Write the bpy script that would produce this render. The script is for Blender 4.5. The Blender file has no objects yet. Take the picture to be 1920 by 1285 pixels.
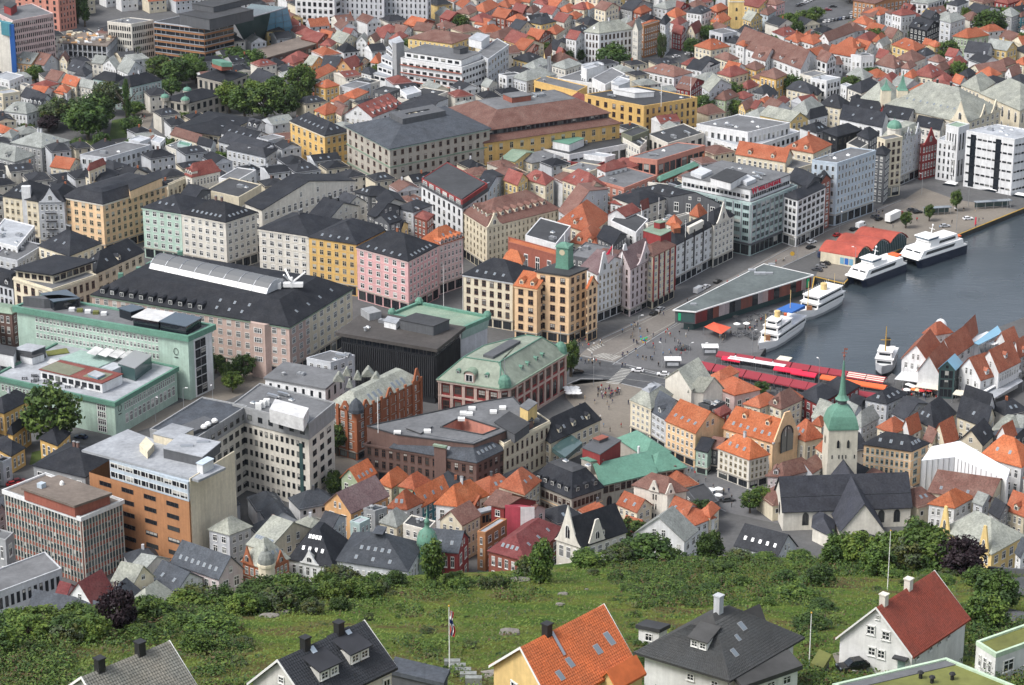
import bpy,math,random
import numpy as np
from mathutils import Matrix,Vector
from mathutils.geometry import tessellate_polygon
random.seed(7);RNG=np.random.default_rng(7)
D=bpy.data;SC=bpy.context.scene;COL=SC.collection
rad=math.radians
# camera
CAMH,PITCH,F=311.0,20.0,4681.0
cam=D.cameras.new('camera');camo=D.objects.new('camera',cam);COL.objects.link(camo)
camo.location=(0,0,CAMH);camo.rotation_euler=(rad(90-PITCH),0,0)
cam.sensor_width=36;cam.lens=36*F/1920;cam.clip_start=1;cam.clip_end=20000
SC.camera=camo
# sky, sun, exposure
SUN_EL,SUN_AZ=52.0,-118.0
W=D.worlds.new('World');SC.world=W;W.use_nodes=True
_n=W.node_tree.nodes;_l=W.node_tree.links
_bg=_n['Background'];_sky=_n.new('ShaderNodeTexSky');_sky.sky_type='NISHITA';_sky.sun_disc=False
_sky.sun_elevation=rad(SUN_EL);_sky.sun_rotation=rad(SUN_AZ);_sky.dust_density=3.0;_sky.air_density=1.0
_hs=_n.new('ShaderNodeHueSaturation');_hs.inputs['Saturation'].default_value=0.42
_l.new(_sky.outputs[0],_hs.inputs['Color']);_l.new(_hs.outputs[0],_bg.inputs['Color'])
_bg.inputs['Strength'].default_value=0.13
sun=D.lights.new('sun','SUN');suno=D.objects.new('sun',sun);COL.objects.link(suno)
sun.energy=1.35;sun.angle=rad(18);sun.color=(1.0,0.97,0.92)
_d=Vector((math.sin(rad(SUN_AZ))*math.cos(rad(SUN_EL)),math.cos(rad(SUN_AZ))*math.cos(rad(SUN_EL)),math.sin(rad(SUN_EL))))
suno.rotation_euler=_d.to_track_quat('Z','Y').to_euler();suno.location=(0,0,600)
SC.view_settings.view_transform='Standard';SC.view_settings.look='None'
SC.view_settings.exposure=0.96;SC.view_settings.gamma=1.0;SC.view_settings.use_curve_mapping=False
SC.cycles.max_bounces=5;SC.cycles.diffuse_bounces=2;SC.cycles.glossy_bounces=2
SC.cycles.transmission_bounces=2;SC.cycles.volume_bounces=0;SC.cycles.transparent_max_bounces=4
SC.cycles.use_denoising=True
# projection of plan points
_c,_s=math.cos(rad(PITCH)),math.sin(rad(PITCH))
OX=OY=0.0;ZS=4.0
def R(ix,iy,x0=None,y0=None,s=None):
 """choose the survey sheet that the following figures are read from"""
 global OX,OY,ZS
 OX,OY,ZS=ix*480.0,iy*320.0,4.0
 if iy==3:ZS=3.954
 if x0 is not None:OX,OY,ZS=float(x0),float(y0),float(s)
def px(p):return(OX+p[0]/ZS,OY+p[1]/ZS)
def G0(x,y,z=0.0):
 u,v=x-960.0,y-642.5
 dx,dy,dz=u,F*_c-v*_s,-(F*_s+v*_c)
 t=(z-CAMH)/dz
 return Vector((dx*t,dy*t,z))
def G(p,z=0.0):
 q=px(p);return G0(q[0],q[1],z)
def proj(P):
 x,y,z=P[0],P[1],P[2]-CAMH
 dep=y*_c-z*_s;vert=y*_s+z*_c
 return(960+F*x/dep,642.5-F*vert/dep)
 # materials
WALL={'wh':((.74,.75,.76),'white'),'lg':((.55,.57,.60),'pale grey'),'gy':((.33,.34,.35),'grey'),'cr':((.72,.65,.50),'cream'),'cw':((.70,.67,.60),'off-white'),'ye':((.74,.55,.24),'yellow'),'oc':((.72,.47,.17),'ochre'),'or':((.72,.42,.20),'orange'),'ap':((.84,.59,.36),'apricot'),'pk':((.72,.43,.43),'pink'),'pp':((.66,.50,.48),'pale pink'),'sa':((.56,.25,.19),'salmon'),'rd':((.26,.04,.04),'dark red'),'br':((.17,.105,.09),'brown brick'),'bc':((.36,.125,.06),'red brick'),'ob':((.41,.20,.095),'orange brick'),'st':((.42,.39,.34),'stone'),'gn':((.43,.57,.49),'mint green'),'gt':((.34,.47,.43),'grey green'),'tq':((.40,.51,.50),'pale teal'),'bl':((.50,.58,.66),'pale blue'),'mv':((.60,.52,.53),'mauve'),'bk':((.02,.022,.027),'black'),'dg':((.10,.105,.115),'dark grey'),'ol':((.20,.21,.15),'olive'),'rb':((.30,.10,.07),'red brown'),'pg':((.52,.39,.34),'pinkish grey'),'sp':((.36,.44,.30),'sage green'),'te':((.06,.22,.27),'teal'),'rw':((.42,.06,.09),'crimson')}
ROOF={'tr':((.38,.10,.045),'orange tile'),'tR':((.22,.055,.045),'red tile'),'tb':((.19,.088,.070),'brown tile'),'to':((.47,.125,.045),'bright orange tile'),'sg':((.27,.285,.27),'grey slate'),'sG':((.34,.35,.30),'pale slate'),'sd':((.036,.039,.047),'dark slate'),'sk':((.019,.0215,.028),'black slate'),'sb':((.072,.082,.098),'blue grey'),'fg':((.16,.164,.172),'grey flat'),'fd':((.055,.057,.062),'dark flat'),'fl':((.40,.42,.45),'light grey flat'),'fw':((.62,.62,.62),'white'),'cu':((.115,.25,.19),'green copper'),'cG':((.25,.31,.235),'pale green copper'),'cX':((.26,.295,.24),'pale copper'),'fn':((.20,.165,.14),'brownish flat'),'gr':((.16,.17,.05),'grass'),'fb':((.085,.077,.073),'dark brownish'),'tw':((.34,.10,.055),'red brown tile'),'tD':((.17,.032,.034),'dark red tile'),'tp':((.17,.105,.11),'purple brown tile')}
MATS={}
def shader(name):
 m=D.materials.new(name);m.use_nodes=True
 nt=m.node_tree;return m,nt,nt.nodes,nt.links,nt.nodes['Principled BSDF']
def mottled(name,col,rough=.85,s1=.35,a1=.35,s2=2.2,a2=.3,hue=.10,alt=None,altamt=.0,alts=.12,spec=.3,bump=0.0,bs=3.0,bands=None,tone=0.0):
 """base colour broken up by two sizes of dirt noise, an optional second colour in patches, optional courses as relief"""
 m,nt,n,l,b=shader(name)
 tc=n.new('ShaderNodeTexCoord');oi=n.new('ShaderNodeObjectInfo')
 off=n.new('ShaderNodeVectorMath');off.operation='ADD'
 sc=n.new('ShaderNodeMath');sc.operation='MULTIPLY';sc.inputs[1].default_value=177.0
 l.new(oi.outputs['Random'],sc.inputs[0]);l.new(tc.outputs['Object'],off.inputs[0]);l.new(sc.outputs[0],off.inputs[1])
 def noise(scale,detail=4.0):
  t=n.new('ShaderNodeTexNoise');t.inputs['Scale'].default_value=scale;t.inputs['Detail'].default_value=detail
  t.inputs['Roughness'].default_value=.62;l.new(off.outputs[0],t.inputs['Vector']);return t
 def rng(src,lo,hi):
  r=n.new('ShaderNodeMapRange');r.inputs['From Min'].default_value=.3;r.inputs['From Max'].default_value=.7
  r.inputs['To Min'].default_value=lo;r.inputs['To Max'].default_value=hi;l.new(src,r.inputs['Value']);return r.outputs[0]
 def mul(a,c):
  k=n.new('ShaderNodeMath');k.operation='MULTIPLY';l.new(a,k.inputs[0]);l.new(c,k.inputs[1]);return k.outputs[0]
 v=mul(rng(noise(s1).outputs[0],1-a1,1+a1*.7),rng(noise(s2,5).outputs[0],1-a2,1+a2*.8))
 if tone:
  mp=n.new('ShaderNodeMapping');mp.inputs['Scale'].default_value=(1.1,1.1,.07);l.new(off.outputs[0],mp.inputs[0]);st=noise(1.0,5);l.new(mp.outputs[0],st.inputs['Vector']);v=mul(v,rng(st.outputs[0],1-tone,1+tone*.35))
 hr=n.new('ShaderNodeMapRange');hr.inputs['To Min'].default_value=1-hue;hr.inputs['To Max'].default_value=1+hue
 l.new(oi.outputs['Random'],hr.inputs['Value']);v=mul(v,hr.outputs[0])
 rgb=n.new('ShaderNodeRGB');rgb.outputs[0].default_value=(*col,1);src=rgb.outputs[0]
 if alt:
  mx=n.new('ShaderNodeMixRGB');mx.inputs[2].default_value=(*alt,1);l.new(src,mx.inputs[1])
  l.new(rng(noise(alts,6).outputs[0],0,altamt),mx.inputs[0]);src=mx.outputs[0]
 vm=n.new('ShaderNodeVectorMath');vm.operation='SCALE';l.new(src,vm.inputs[0]);l.new(v,vm.inputs['Scale'])
 l.new(vm.outputs[0],b.inputs['Base Color'])
 b.inputs['Roughness'].default_value=rough;b.inputs['Specular IOR Level'].default_value=spec
 if bump:
  bp=n.new('ShaderNodeBump');bp.inputs['Strength'].default_value=bump;bp.inputs['Distance'].default_value=.1
  l.new(noise(bs,3).outputs[0],bp.inputs['Height']);l.new(bp.outputs[0],b.inputs['Normal'])
 return m
def plain(name,col,rough=.6,metal=0.0,spec=.4):
 if name in MATS:return MATS[name]
 m,nt,n,l,b=shader(name)
 b.inputs['Base Color'].default_value=(*col,1);b.inputs['Roughness'].default_value=rough
 b.inputs['Metallic'].default_value=metal;b.inputs['Specular IOR Level'].default_value=spec
 MATS[name]=m;return m
def M(c):
 if c in MATS:return MATS[c]
 if c in WALL:
  col,w=WALL[c];g=.75*np.mean(col)
  m=mottled('wall '+w,col,.85,.12,.09,1.3,.08,.05,alt=(col[0]*.62+.02,col[1]*.6+.02,col[2]*.58+.02),altamt=.42,alts=.35,tone=.16)
 elif c in ROOF:
  col,w=ROOF[c]
  if c[0]=='t':m=mottled('roof '+w,col,.8,.22,.32,1.9,.36,.2,alt=(col[0]*.42+.05,col[1]*.6+.04,col[2]*.6+.035),altamt=.62,alts=.22)
  elif c in('sg','sG'):m=mottled('roof '+w,col,.75,.28,.2,1.6,.32,.1,alt=(.17,.18,.17),altamt=.7,alts=.16)
  elif c in('cu','cG'):m=mottled('roof '+w,col,.6,.25,.14,1.5,.18,.06,alt=(.10,.20,.15),altamt=.55,alts=.2)
  elif c[0]=='s':m=mottled('roof '+w,col,.7,.3,.25,1.8,.3,.22,alt=(.05,.051,.056),altamt=.5,alts=.2,spec=.12)
  else:m=mottled('roof '+w,col,.8,.10,.22,.7,.18,.1,alt=(col[0]*.55,col[1]*.55,col[2]*.55),altamt=.55,alts=.09)
 else:raise KeyError(c)
 MATS[c]=m;return m
def _glass():
 m,nt,n,l,b=shader('window glass')
 oi=n.new('ShaderNodeObjectInfo');cr=n.new('ShaderNodeValToRGB');l.new(oi.outputs['Random'],cr.inputs[0])
 e=cr.color_ramp.elements;e[0].position=0;e[0].color=(.012,.015,.02,1);e[1].position=1;e[1].color=(.20,.21,.20,1)
 x=cr.color_ramp.elements.new(.7);x.color=(.018,.021,.026,1);x=cr.color_ramp.elements.new(.92);x.color=(.05,.055,.055,1)
 l.new(cr.outputs[0],b.inputs['Base Color']);b.inputs['Roughness'].default_value=.08;b.inputs['Specular IOR Level'].default_value=.5
 return m
MATS['glass']=_glass()
plain('skylight',(.17,.20,.23),.12,0,.6);plain('rglass',(.05,.075,.10),.1,.2,.6);plain('vault grey',(.13,.135,.14),.5);plain('dglass',(.012,.016,.022),.06,0,.6);plain('bglass',(.17,.36,.50),.2,0,.6);plain('tglass',(.05,.09,.09),.07,0,.7)
plain('frame white',(.72,.72,.70));plain('frame dark',(.03,.03,.034));plain('frame brown',(.10,.05,.035));plain('frame green',(.10,.22,.17));plain('frame teal',(.30,.40,.40));plain('frame cream',(.5,.43,.3))
plain('metal',(.45,.47,.5),.35,.8);plain('zinc',(.30,.31,.32),.5,.2);plain('black metal',(.02,.02,.022),.5);plain('white paint',(.78,.78,.77),.5);plain('white cloth',(.76,.77,.78),.8)
plain('red cloth',(.25,.028,.042),.75);plain('bright red cloth',(.62,.02,.06),.7);plain('orange cloth',(.70,.13,.04),.75);plain('blue cloth',(.03,.13,.42),.7);plain('yellow paint',(.50,.30,.04),.5)
plain('blind',(.42,.41,.38),.8)
FR={'w':'frame white','k':'frame dark','b':'frame brown','g':'frame green','t':'frame teal','c':'frame cream'}
# mesh helpers
class MB:
 def __init__(s):s.v=[];s.f=[];s.m=[]
 def poly(s,pts,mi=0):
  k=len(s.v);s.v+=[tuple(p)for p in pts];s.f.append(tuple(range(k,k+len(pts))));s.m.append(mi);return s
 def hexa(s,b,t,mi=0,bottom=True):
  """solid from bottom loop b to top loop t (same order, counter-clockwise from above)"""
  n=len(b);k=len(s.v);s.v+=[tuple(p)for p in b]+[tuple(p)for p in t]
  for i in range(n):
   j=(i+1)%n;s.f.append((k+i,k+j,k+n+j,k+n+i));s.m.append(mi)
  s.f.append(tuple(k+n+i for i in range(n)));s.m.append(mi)
  if bottom:s.f.append(tuple(k+i for i in reversed(range(n))));s.m.append(mi)
  return s
 def box(s,x0,x1,y0,y1,z0,z1,mi=0):
  return s.hexa([(x0,y0,z0),(x1,y0,z0),(x1,y1,z0),(x0,y1,z0)],[(x0,y0,z1),(x1,y0,z1),(x1,y1,z1),(x0,y1,z1)],mi)
 def obox(s,o,u,v,w,mi=0):
  """box from corner o along vectors u, v, w"""
  o,u,v,w=Vector(o),Vector(u),Vector(v),Vector(w)
  if u.cross(v).dot(w)<0:u,v=v,u
  b=[o,o+u,o+u+v,o+v];return s.hexa(b,[p+w for p in b],mi)
 def tube(s,p0,p1,r0,r1=None,n=6,mi=0):
  p0,p1=Vector(p0),Vector(p1);r1=r0 if r1 is None else r1
  d=(p1-p0).normalized();x=d.orthogonal().normalized();y=d.cross(x)
  c=[(math.cos(6.2832*i/n),math.sin(6.2832*i/n))for i in range(n)]
  return s.hexa([p0+(x*a+y*b)*r0 for a,b in c],[p1+(x*a+y*b)*r1 for a,b in c],mi)
 def lathe(s,o,prof,n=12,mi=0,sq=0.0,rot=0.0):
  o=Vector(o);k=len(s.v)
  for r,z in prof:
   for i in range(n):
    a=rot+6.28319*(i+.5)/n;q=1.0/max(abs(math.cos(a-rot)),abs(math.sin(a-rot)))if sq else 1.0
    q=1+(q-1)*sq
    s.v.append((o.x+r*q*math.cos(a),o.y+r*q*math.sin(a),o.z+z))
  for j in range(len(prof)-1):
   for i in range(n):
    i2=(i+1)%n;s.f.append((k+j*n+i,k+j*n+i2,k+(j+1)*n+i2,k+(j+1)*n+i));s.m.append(mi)
  s.f.append(tuple(k+(len(prof)-1)*n+i for i in range(n)));s.m.append(mi)
  return s
 def mesh(s,name,mats,origin=None,smooth=False):
  me=D.meshes.new(name);v=s.v
  if origin is not None:v=[(a-origin[0],b-origin[1],c-origin[2])for a,b,c in v]
  me.from_pydata(v,[],s.f)
  for m in mats:me.materials.append(M(m)if isinstance(m,str)else m)
  if len(mats)>1:me.polygons.foreach_set('material_index',np.array(s.m,dtype=np.int32))
  if smooth:me.polygons.foreach_set('use_smooth',np.ones(len(s.f),dtype=bool))
  me.update();return me
 def build(s,name,mats,root=None,smooth=False,kind=None):
  if not isinstance(mats,(list,tuple)):mats=[mats]
  o=D.objects.new(name,s.mesh(name,mats,root.location if root else None,smooth));COL.objects.link(o)
  if root:o.parent=root
  if kind:o['kind']=kind
  return o
def empty(name,loc,rz=0.0,label=None,cat=None,group=None):
 o=D.objects.new(name,None);COL.objects.link(o);o.location=loc;o.rotation_euler=(0,0,rz);o.empty_display_size=.5
 if label:o['label']=label
 if cat:o['category']=cat
 if group:o['group']=group
 return o
def tag(o,label=None,cat=None,group=None,kind=None):
 for k,v in(('label',label),('category',cat),('group',group),('kind',kind)):
  if v:o[k]=v
 return o
def inst(name,me,root,mat):
 o=D.objects.new(name,me);COL.objects.link(o);o.parent=root;o.matrix_local=mat;return o
def copy_thing(src,loc,rz=0.0,label=None,group=None,scale=None):
 r=src.copy();COL.objects.link(r);r.location=loc;r.rotation_euler=(0,0,rz)
 if scale:r.scale=scale
 if label:r['label']=label
 if group:r['group']=group
 for ch in CH.get(src.name,[]):
  c=ch.copy();COL.objects.link(c);c.parent=r
  for g in CH.get(ch.name,[]):
   e=g.copy();COL.objects.link(e);e.parent=c
 return r
CH={}
def kid(root,o):CH.setdefault(root.name,[]).append(o);return o
# windows
WM={}
def win(style='a',fr='w',var=0):
 k=style+fr+str(var)
 if k in WM:return WM[k]
 b=MB();t=.05 if style in 'bs' else.075;d=.09
 def ring(x0,x1,z0,z1,tx,tz):
  b.box(x0,x1,-d,0,z1-tz,z1);b.box(x0,x1,-d,0,z0,z0+tz)
  b.box(x0,x0+tx,-d,0,z0+tz,z1-tz);b.box(x1-tx,x1,-d,0,z0+tz,z1-tz)
 if style=='r':
  n=8;pts=[(.5*math.cos(math.pi*i/n),.14+.36*math.sin(math.pi*i/n))for i in range(n+1)]+[(-.5,-.5),(.5,-.5)]
  b.poly([(x,-.015,z)for x,z in pts][::-1],1)
  for i in range(n+1):
   (x0,z0),(x1,z1)=pts[i],pts[i+1]
   b.obox((x0,0,z0),(x1-x0,0,z1-z0),(0,-d,0),(-x0*.18,0,-(z0-.1)*.14))
  b.box(-.03,.03,-.05,0,-.5,.45)
 else:
  ring(-.5,.5,-.5,.5,t,t*.8);b.poly([(-.5+t,-.015,-.5+t*.8),(.5-t,-.015,-.5+t*.8),(.5-t,-.015,.5-t*.8),(-.5+t,-.015,.5-t*.8)],1)
  if style=='a':
   b.box(-.035,.035,-.05,0,-.42,.42);b.box(-.4,.4,-.05,0,.1,.17);b.box(-.55,.55,-.14,0,-.56,-.5)
  elif style=='x':
   for i in(-1,0,1):b.box(i*.22-.025,i*.22+.025,-.05,0,-.42,.42)
   b.box(-.4,.4,-.05,0,.1,.16)
  elif style=='s':
   for i in(-1,1):b.box(i*.17-.015,i*.17+.015,-.05,0,-.45,.45)
  elif style=='b':b.box(.1,.15,-.05,0,-.45,.45)
 if var and style!='r':b.poly([(-.5+t,-.025,.5-t*.8),(-.5+t,-.025,.5-var*.3),(.5-t,-.025,.5-var*.3),(.5-t,-.025,.5-t*.8)],2)
 WM[k]=b.mesh('window',[FR[fr],'glass','blind']);return WM[k]
def wmat(rel,n,w,h):
 """local matrix of a wall piece centred at rel facing n"""
 return Matrix.Translation(rel)@Matrix.Rotation(math.atan2(n.y,n.x)+math.pi/2,4,'Z')@Matrix.Diagonal((w,1,h,1))
def facade(root,p0,p1,n,z0,z1,rows,cols,style='a',fr='w',wf=.5,hf=.62,m=.5,wmax=2.0,name='window',skip=None,va=.5):
 if rows<=0 or cols<=0:return
 p0,p1=Vector((p0.x,p0.y,0)),Vector((p1.x,p1.y,0));L=(p1-p0).length;u=(p1-p0).normalized()
 bay=(L-2*m)/cols;st=(z1-z0)/rows;w=min(bay*wf,wmax if style in 'ar' else 4.6)if wf<.8 else bay*wf;hh=st*hf
 for r in range(rows):
  for c in range(cols):
   if skip and skip(r,c):continue
   P=p0+u*(m+bay*(c+.5))+n*.012;P.z=z0+st*(r+va)
   inst(name,win(style,fr,random.choice((0,0,0,0,0,0,0,1,2))),root,wmat(P-root.location,n,w,hh))
   # ground, streets, harbour
def flat_poly(name,pts,z,mat,kind='structure',holes=()):
 loops=[[Vector((p[0],p[1],0))for p in pts]]+[[Vector((p[0],p[1],0))for p in h]for h in holes]
 tris=tessellate_polygon(loops);v=[q for l in loops for q in l];me=D.meshes.new(name);fs=[]
 for t in tris:
  a,b,c=(v[i]for i in t);fs.append(tuple(t)if(b-a).cross(c-a).z>0 else tuple(reversed(t)))
 me.from_pydata([(p.x,p.y,z)for p in v],[],fs);me.materials.append(mat);o=D.objects.new(name,me);COL.objects.link(o)
 if kind:o['kind']=kind
 return o
MATS['asphalt']=mottled('asphalt',(.10,.103,.11),.9,.05,.22,.8,.16,0,alt=(.055,.057,.06),altamt=.8,alts=.12)
MATS['city']=mottled('city ground',(.105,.105,.108),.9,.04,.2,.6,.15,0,alt=(.09,.09,.088),altamt=.6,alts=.03)
MATS['setts']=mottled('stone setts',(.19,.172,.155),.9,.06,.16,1.1,.16,0,alt=(.15,.14,.13),altamt=.6,alts=.08)
MATS['setts grey']=mottled('grey setts',(.135,.135,.14),.9,.06,.14,1.1,.14,0,alt=(.11,.11,.112),altamt=.6,alts=.08)
MATS['sand paving']=mottled('sand paving',(.20,.178,.15),.9,.06,.12,1.0,.12,0,alt=(.17,.15,.13),altamt=.6,alts=.1)
MATS['lawn']=mottled('lawn',(.055,.095,.022),.95,.2,.25,1.5,.3,0,alt=(.09,.10,.03),altamt=.5,alts=.1)
MATS['quay wall']=mottled('quay wall',(.045,.045,.042),.9,.2,.25,1.0,.3,0)
MATS['road paint']=mottled('road paint',(.36,.355,.33),.8,.5,.15,2.0,.2,0)
HB=[(1425,668),(1434,655),(1512,592),(1518,575),(1528,520),(1583,533),(1600,515),(1700,462),(1800,440),(1919,392),(1990,362),(2300,240)]
harbor=[G0(x,y,0)for x,y in HB]
HN=[(1425,668),(1520,692),(1660,712),(1672,700),(1692,710),(1740,664),(1960,580)]
near=[G0(x,y,0)for x,y in HN]
shore=harbor+[Vector((1200,1500,0)),Vector((1200,690,0))]+near[::-1][:-1]
big=[(-3000,-400),(3000,-400),(3000,4200),(-3000,4200)]
flat_poly('ground',big,0.0,MATS['city'],holes=[shore])
q=MB();n=len(shore)
for i in range(n):
 a,b=shore[i],shore[(i+1)%n];q.poly([(a.x,a.y,0),(b.x,b.y,0),(b.x,b.y,-4),(a.x,a.y,-4)]);q.poly([(b.x,b.y,0),(a.x,a.y,0),(a.x,a.y,-4),(b.x,b.y,-4)][::-1])
q.f=q.f[::2];q.m=q.m[::2];q.build('quay_wall',MATS['quay wall'],kind='structure')
def water_mat():
 m,nt,n,l,b=shader('harbour water');b.inputs['Base Color'].default_value=(.034,.046,.056,1);b.inputs['Roughness'].default_value=.16;b.inputs['Specular IOR Level'].default_value=.5
 tc=n.new('ShaderNodeTexCoord');mp=n.new('ShaderNodeMapping');mp.inputs['Scale'].default_value=(.35,1.0,1);mp.inputs['Rotation'].default_value=(0,0,.5);l.new(tc.outputs['Object'],mp.inputs[0])
 h=None
 for s,a in((.55,.7),(.16,1.0),(1.6,.3)):
  t=n.new('ShaderNodeTexNoise');t.inputs['Scale'].default_value=s;t.inputs['Detail'].default_value=3;l.new(mp.outputs[0],t.inputs['Vector'])
  k=n.new('ShaderNodeMath');k.operation='MULTIPLY';k.inputs[1].default_value=a;l.new(t.outputs[0],k.inputs[0])
  if h is None:h=k.outputs[0]
  else:ad=n.new('ShaderNodeMath');ad.operation='ADD';l.new(h,ad.inputs[0]);l.new(k.outputs[0],ad.inputs[1]);h=ad.outputs[0]
 bp=n.new('ShaderNodeBump');bp.inputs['Strength'].default_value=.22;bp.inputs['Distance'].default_value=.6;l.new(h,bp.inputs['Height']);l.new(bp.outputs[0],b.inputs['Normal']);t=n.new('ShaderNodeTexNoise');t.inputs['Scale'].default_value=.018;t.inputs['Detail'].default_value=4;l.new(tc.outputs['Object'],t.inputs['Vector']);mr=n.new('ShaderNodeMapRange');mr.inputs['From Min'].default_value=.35;mr.inputs['From Max'].default_value=.65;mr.inputs['To Min'].default_value=.07;mr.inputs['To Max'].default_value=.34;l.new(t.outputs[0],mr.inputs['Value']);l.new(mr.outputs[0],b.inputs['Roughness']);return m
flat_poly('water',[(-20,550),(1300,550),(1300,1560),(-20,1560)],-1.7,water_mat())
def sheet(name,pix,lvl,mat,z=None):return flat_poly(name,[G0(x,y,0)for x,y in pix],.004*lvl if z is None else z,MATS[mat])
# buildings
THINGS=[]
def outn(p0,p1,ctr):
 e=p1-p0;n=Vector((e.y,-e.x,0)).normalized();mid=(p0+p1)/2-ctr
 return n if n.dot(Vector((mid.x,mid.y,0)))>0 else-n
def offset(poly,d):
 """push a plan outline outwards by d"""
 n=len(poly);a=sum(poly[i].x*poly[(i+1)%n].y-poly[(i+1)%n].x*poly[i].y for i in range(n));sg=1 if a>0 else-1
 out=[]
 for i in range(n):
  p,c,q=poly[i-1],poly[i],poly[(i+1)%n]
  e1=(c-p);e1.z=0;e1.normalize();e2=(q-c);e2.z=0;e2.normalize()
  n1=Vector((e1.y,-e1.x,0))*sg;n2=Vector((e2.y,-e2.x,0))*sg
  b=n1+n2;k=d/max(.25,1+n1.dot(n2));out.append(c+b*k)
 return out
def atz(poly,z):return[Vector((p.x,p.y,z))for p in poly]
def ccw(poly):
 n=len(poly);a=sum(poly[i].x*poly[(i+1)%n].y-poly[(i+1)%n].x*poly[i].y for i in range(n))
 return poly if a>0 else poly[::-1]
def lerp(a,b,t):return a+(b-a)*t
def slope_pt(f,u,v):return lerp(lerp(f[0],f[1],u),lerp(f[2],f[3],u),v)
UNIT={}
def skylight_mesh():
 if 'sky' not in UNIT:
  b=MB();b.box(-.5,.5,-.5,.5,0,.12,0);b.poly([(-.42,-.44,.13),(.42,-.44,.13),(.42,.44,.13),(-.42,.44,.13)],1);UNIT['sky']=b.mesh('skylight',['zinc','skylight'])
 return UNIT['sky']
def dormer_mesh(wall,roof,kind='g'):
 k=('dorm',wall,roof,kind)
 if k not in UNIT:
  b=MB();w,h,d=.8,1.45,3.0
  if kind=='f':
   b.box(-w,w,0,d,-.4,h,0);b.box(-w-.15,w+.15,-.2,d,h,h+.14,1)
  elif kind=='r':
   n=8;pr=[(w*math.cos(math.pi*i/n),h-.3+w*.8*math.sin(math.pi*i/n))for i in range(n+1)]
   lo=[(x,0,z)for x,z in pr]+[(-w,0,-.4),(w,0,-.4)]
   k0=len(b.v);b.poly(lo[::-1],0)
   for i in range(n):b.hexa([(pr[i][0]*1.1,-.15,pr[i][1]),(pr[i+1][0]*1.1,-.15,pr[i+1][1]),(pr[i+1][0]*1.1,d,pr[i+1][1]),(pr[i][0]*1.1,d,pr[i][1])],[(pr[i][0]*1.2,-.15,pr[i][1]+.1),(pr[i+1][0]*1.2,-.15,pr[i+1][1]+.1),(pr[i+1][0]*1.2,d,pr[i+1][1]+.1),(pr[i][0]*1.2,d,pr[i][1]+.1)],1)
   for sx in(-1,1):b.poly([(sx*w,0,-.4),(sx*w,d,-.4),(sx*w,d,h-.3),(sx*w,0,h-.3)],0)
  else:
   b.hexa([(-w,0,-.4),(w,0,-.4),(w,d,-.4),(-w,d,-.4)],[(-w,0,h),(w,0,h),(w,d,h),(-w,d,h)],0)
   b.poly([(-w,0,h),(w,0,h),(0,0,h+.7)],0)
   for sx in(-1,1):b.hexa([(sx*(w+.2),-.25,h-.15),(0,-.25,h+.75),(0,d+.5,h+.75),(sx*(w+.2),d+.5,h-.15)],[(sx*(w+.2),-.25,h-.03),(0,-.25,h+.9),(0,d+.5,h+.9),(sx*(w+.2),d+.5,h-.03)],1)
  b.box(-.6,.6,-.07,0,.1,1.25,2);b.poly([(-.5,-.08,.18),(-.04,-.08,.18),(-.04,-.08,1.17),(-.5,-.08,1.17)],3);b.poly([(.04,-.08,.18),(.5,-.08,.18),(.5,-.08,1.17),(.04,-.08,1.17)],3)
  UNIT[k]=b.mesh('dormer',[wall,roof,'frame white','glass'])
 return UNIT[k]
def chimney_mesh(mat):
 k=('chim',mat)
 if k not in UNIT:
  b=MB();b.box(-.42,.42,-.32,.32,-1.2,1.25,0);b.box(-.5,.5,-.4,.4,1.25,1.42,1);b.box(-.3,-.06,-.12,.12,1.42,1.65,1);b.box(.06,.3,-.12,.12,1.42,1.65,1);UNIT[k]=b.mesh('chimney',[mat,'zinc'])
 return UNIT[k]
def vent_mesh(i):
 k=('vent',i)
 if k not in UNIT:
  b=MB()
  if i==0:b.box(-1.3,1.3,-.9,.9,0,1.1);b.box(-1.1,-.2,-.6,.6,1.1,1.3,1);b.box(.2,1.1,-.6,.6,1.1,1.3,1)
  elif i==1:b.tube((0,0,0),(0,0,1.2),.5,n=8);b.tube((0,0,1.2),(0,0,1.5),.8,.3,8)
  elif i==2:b.box(-.8,.8,-.6,.6,0,.35);b.hexa([(-.7,-.5,.35),(.7,-.5,.35),(.7,.5,.35),(-.7,.5,.35)],[(-.3,-.2,.75),(.3,-.2,.75),(.3,.2,.75),(-.3,.2,.75)],1)
  else:b.box(-2.0,2.0,-.45,.45,.3,1.1);b.box(-1.6,-1.3,-.4,.4,0,.3);b.box(1.3,1.6,-.4,.4,0,.3);b.tube((2,0,.7),(2.9,0,.7),.35,n=8,mi=1)
  UNIT[k]=b.mesh('roof_vent',[('metal','zinc','white paint','metal')[i],('zinc','metal','skylight','zinc')[i]])
 return UNIT[k]
class Bld:pass
def place_root(name,poly,z0,label,cat):
 c=sum(poly,Vector((0,0,0)))/len(poly);r=empty(name,(c.x,c.y,z0),0,label,cat);return r
def register(r,pxc,auto,desc):THINGS.append((r,pxc,auto,desc))
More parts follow.
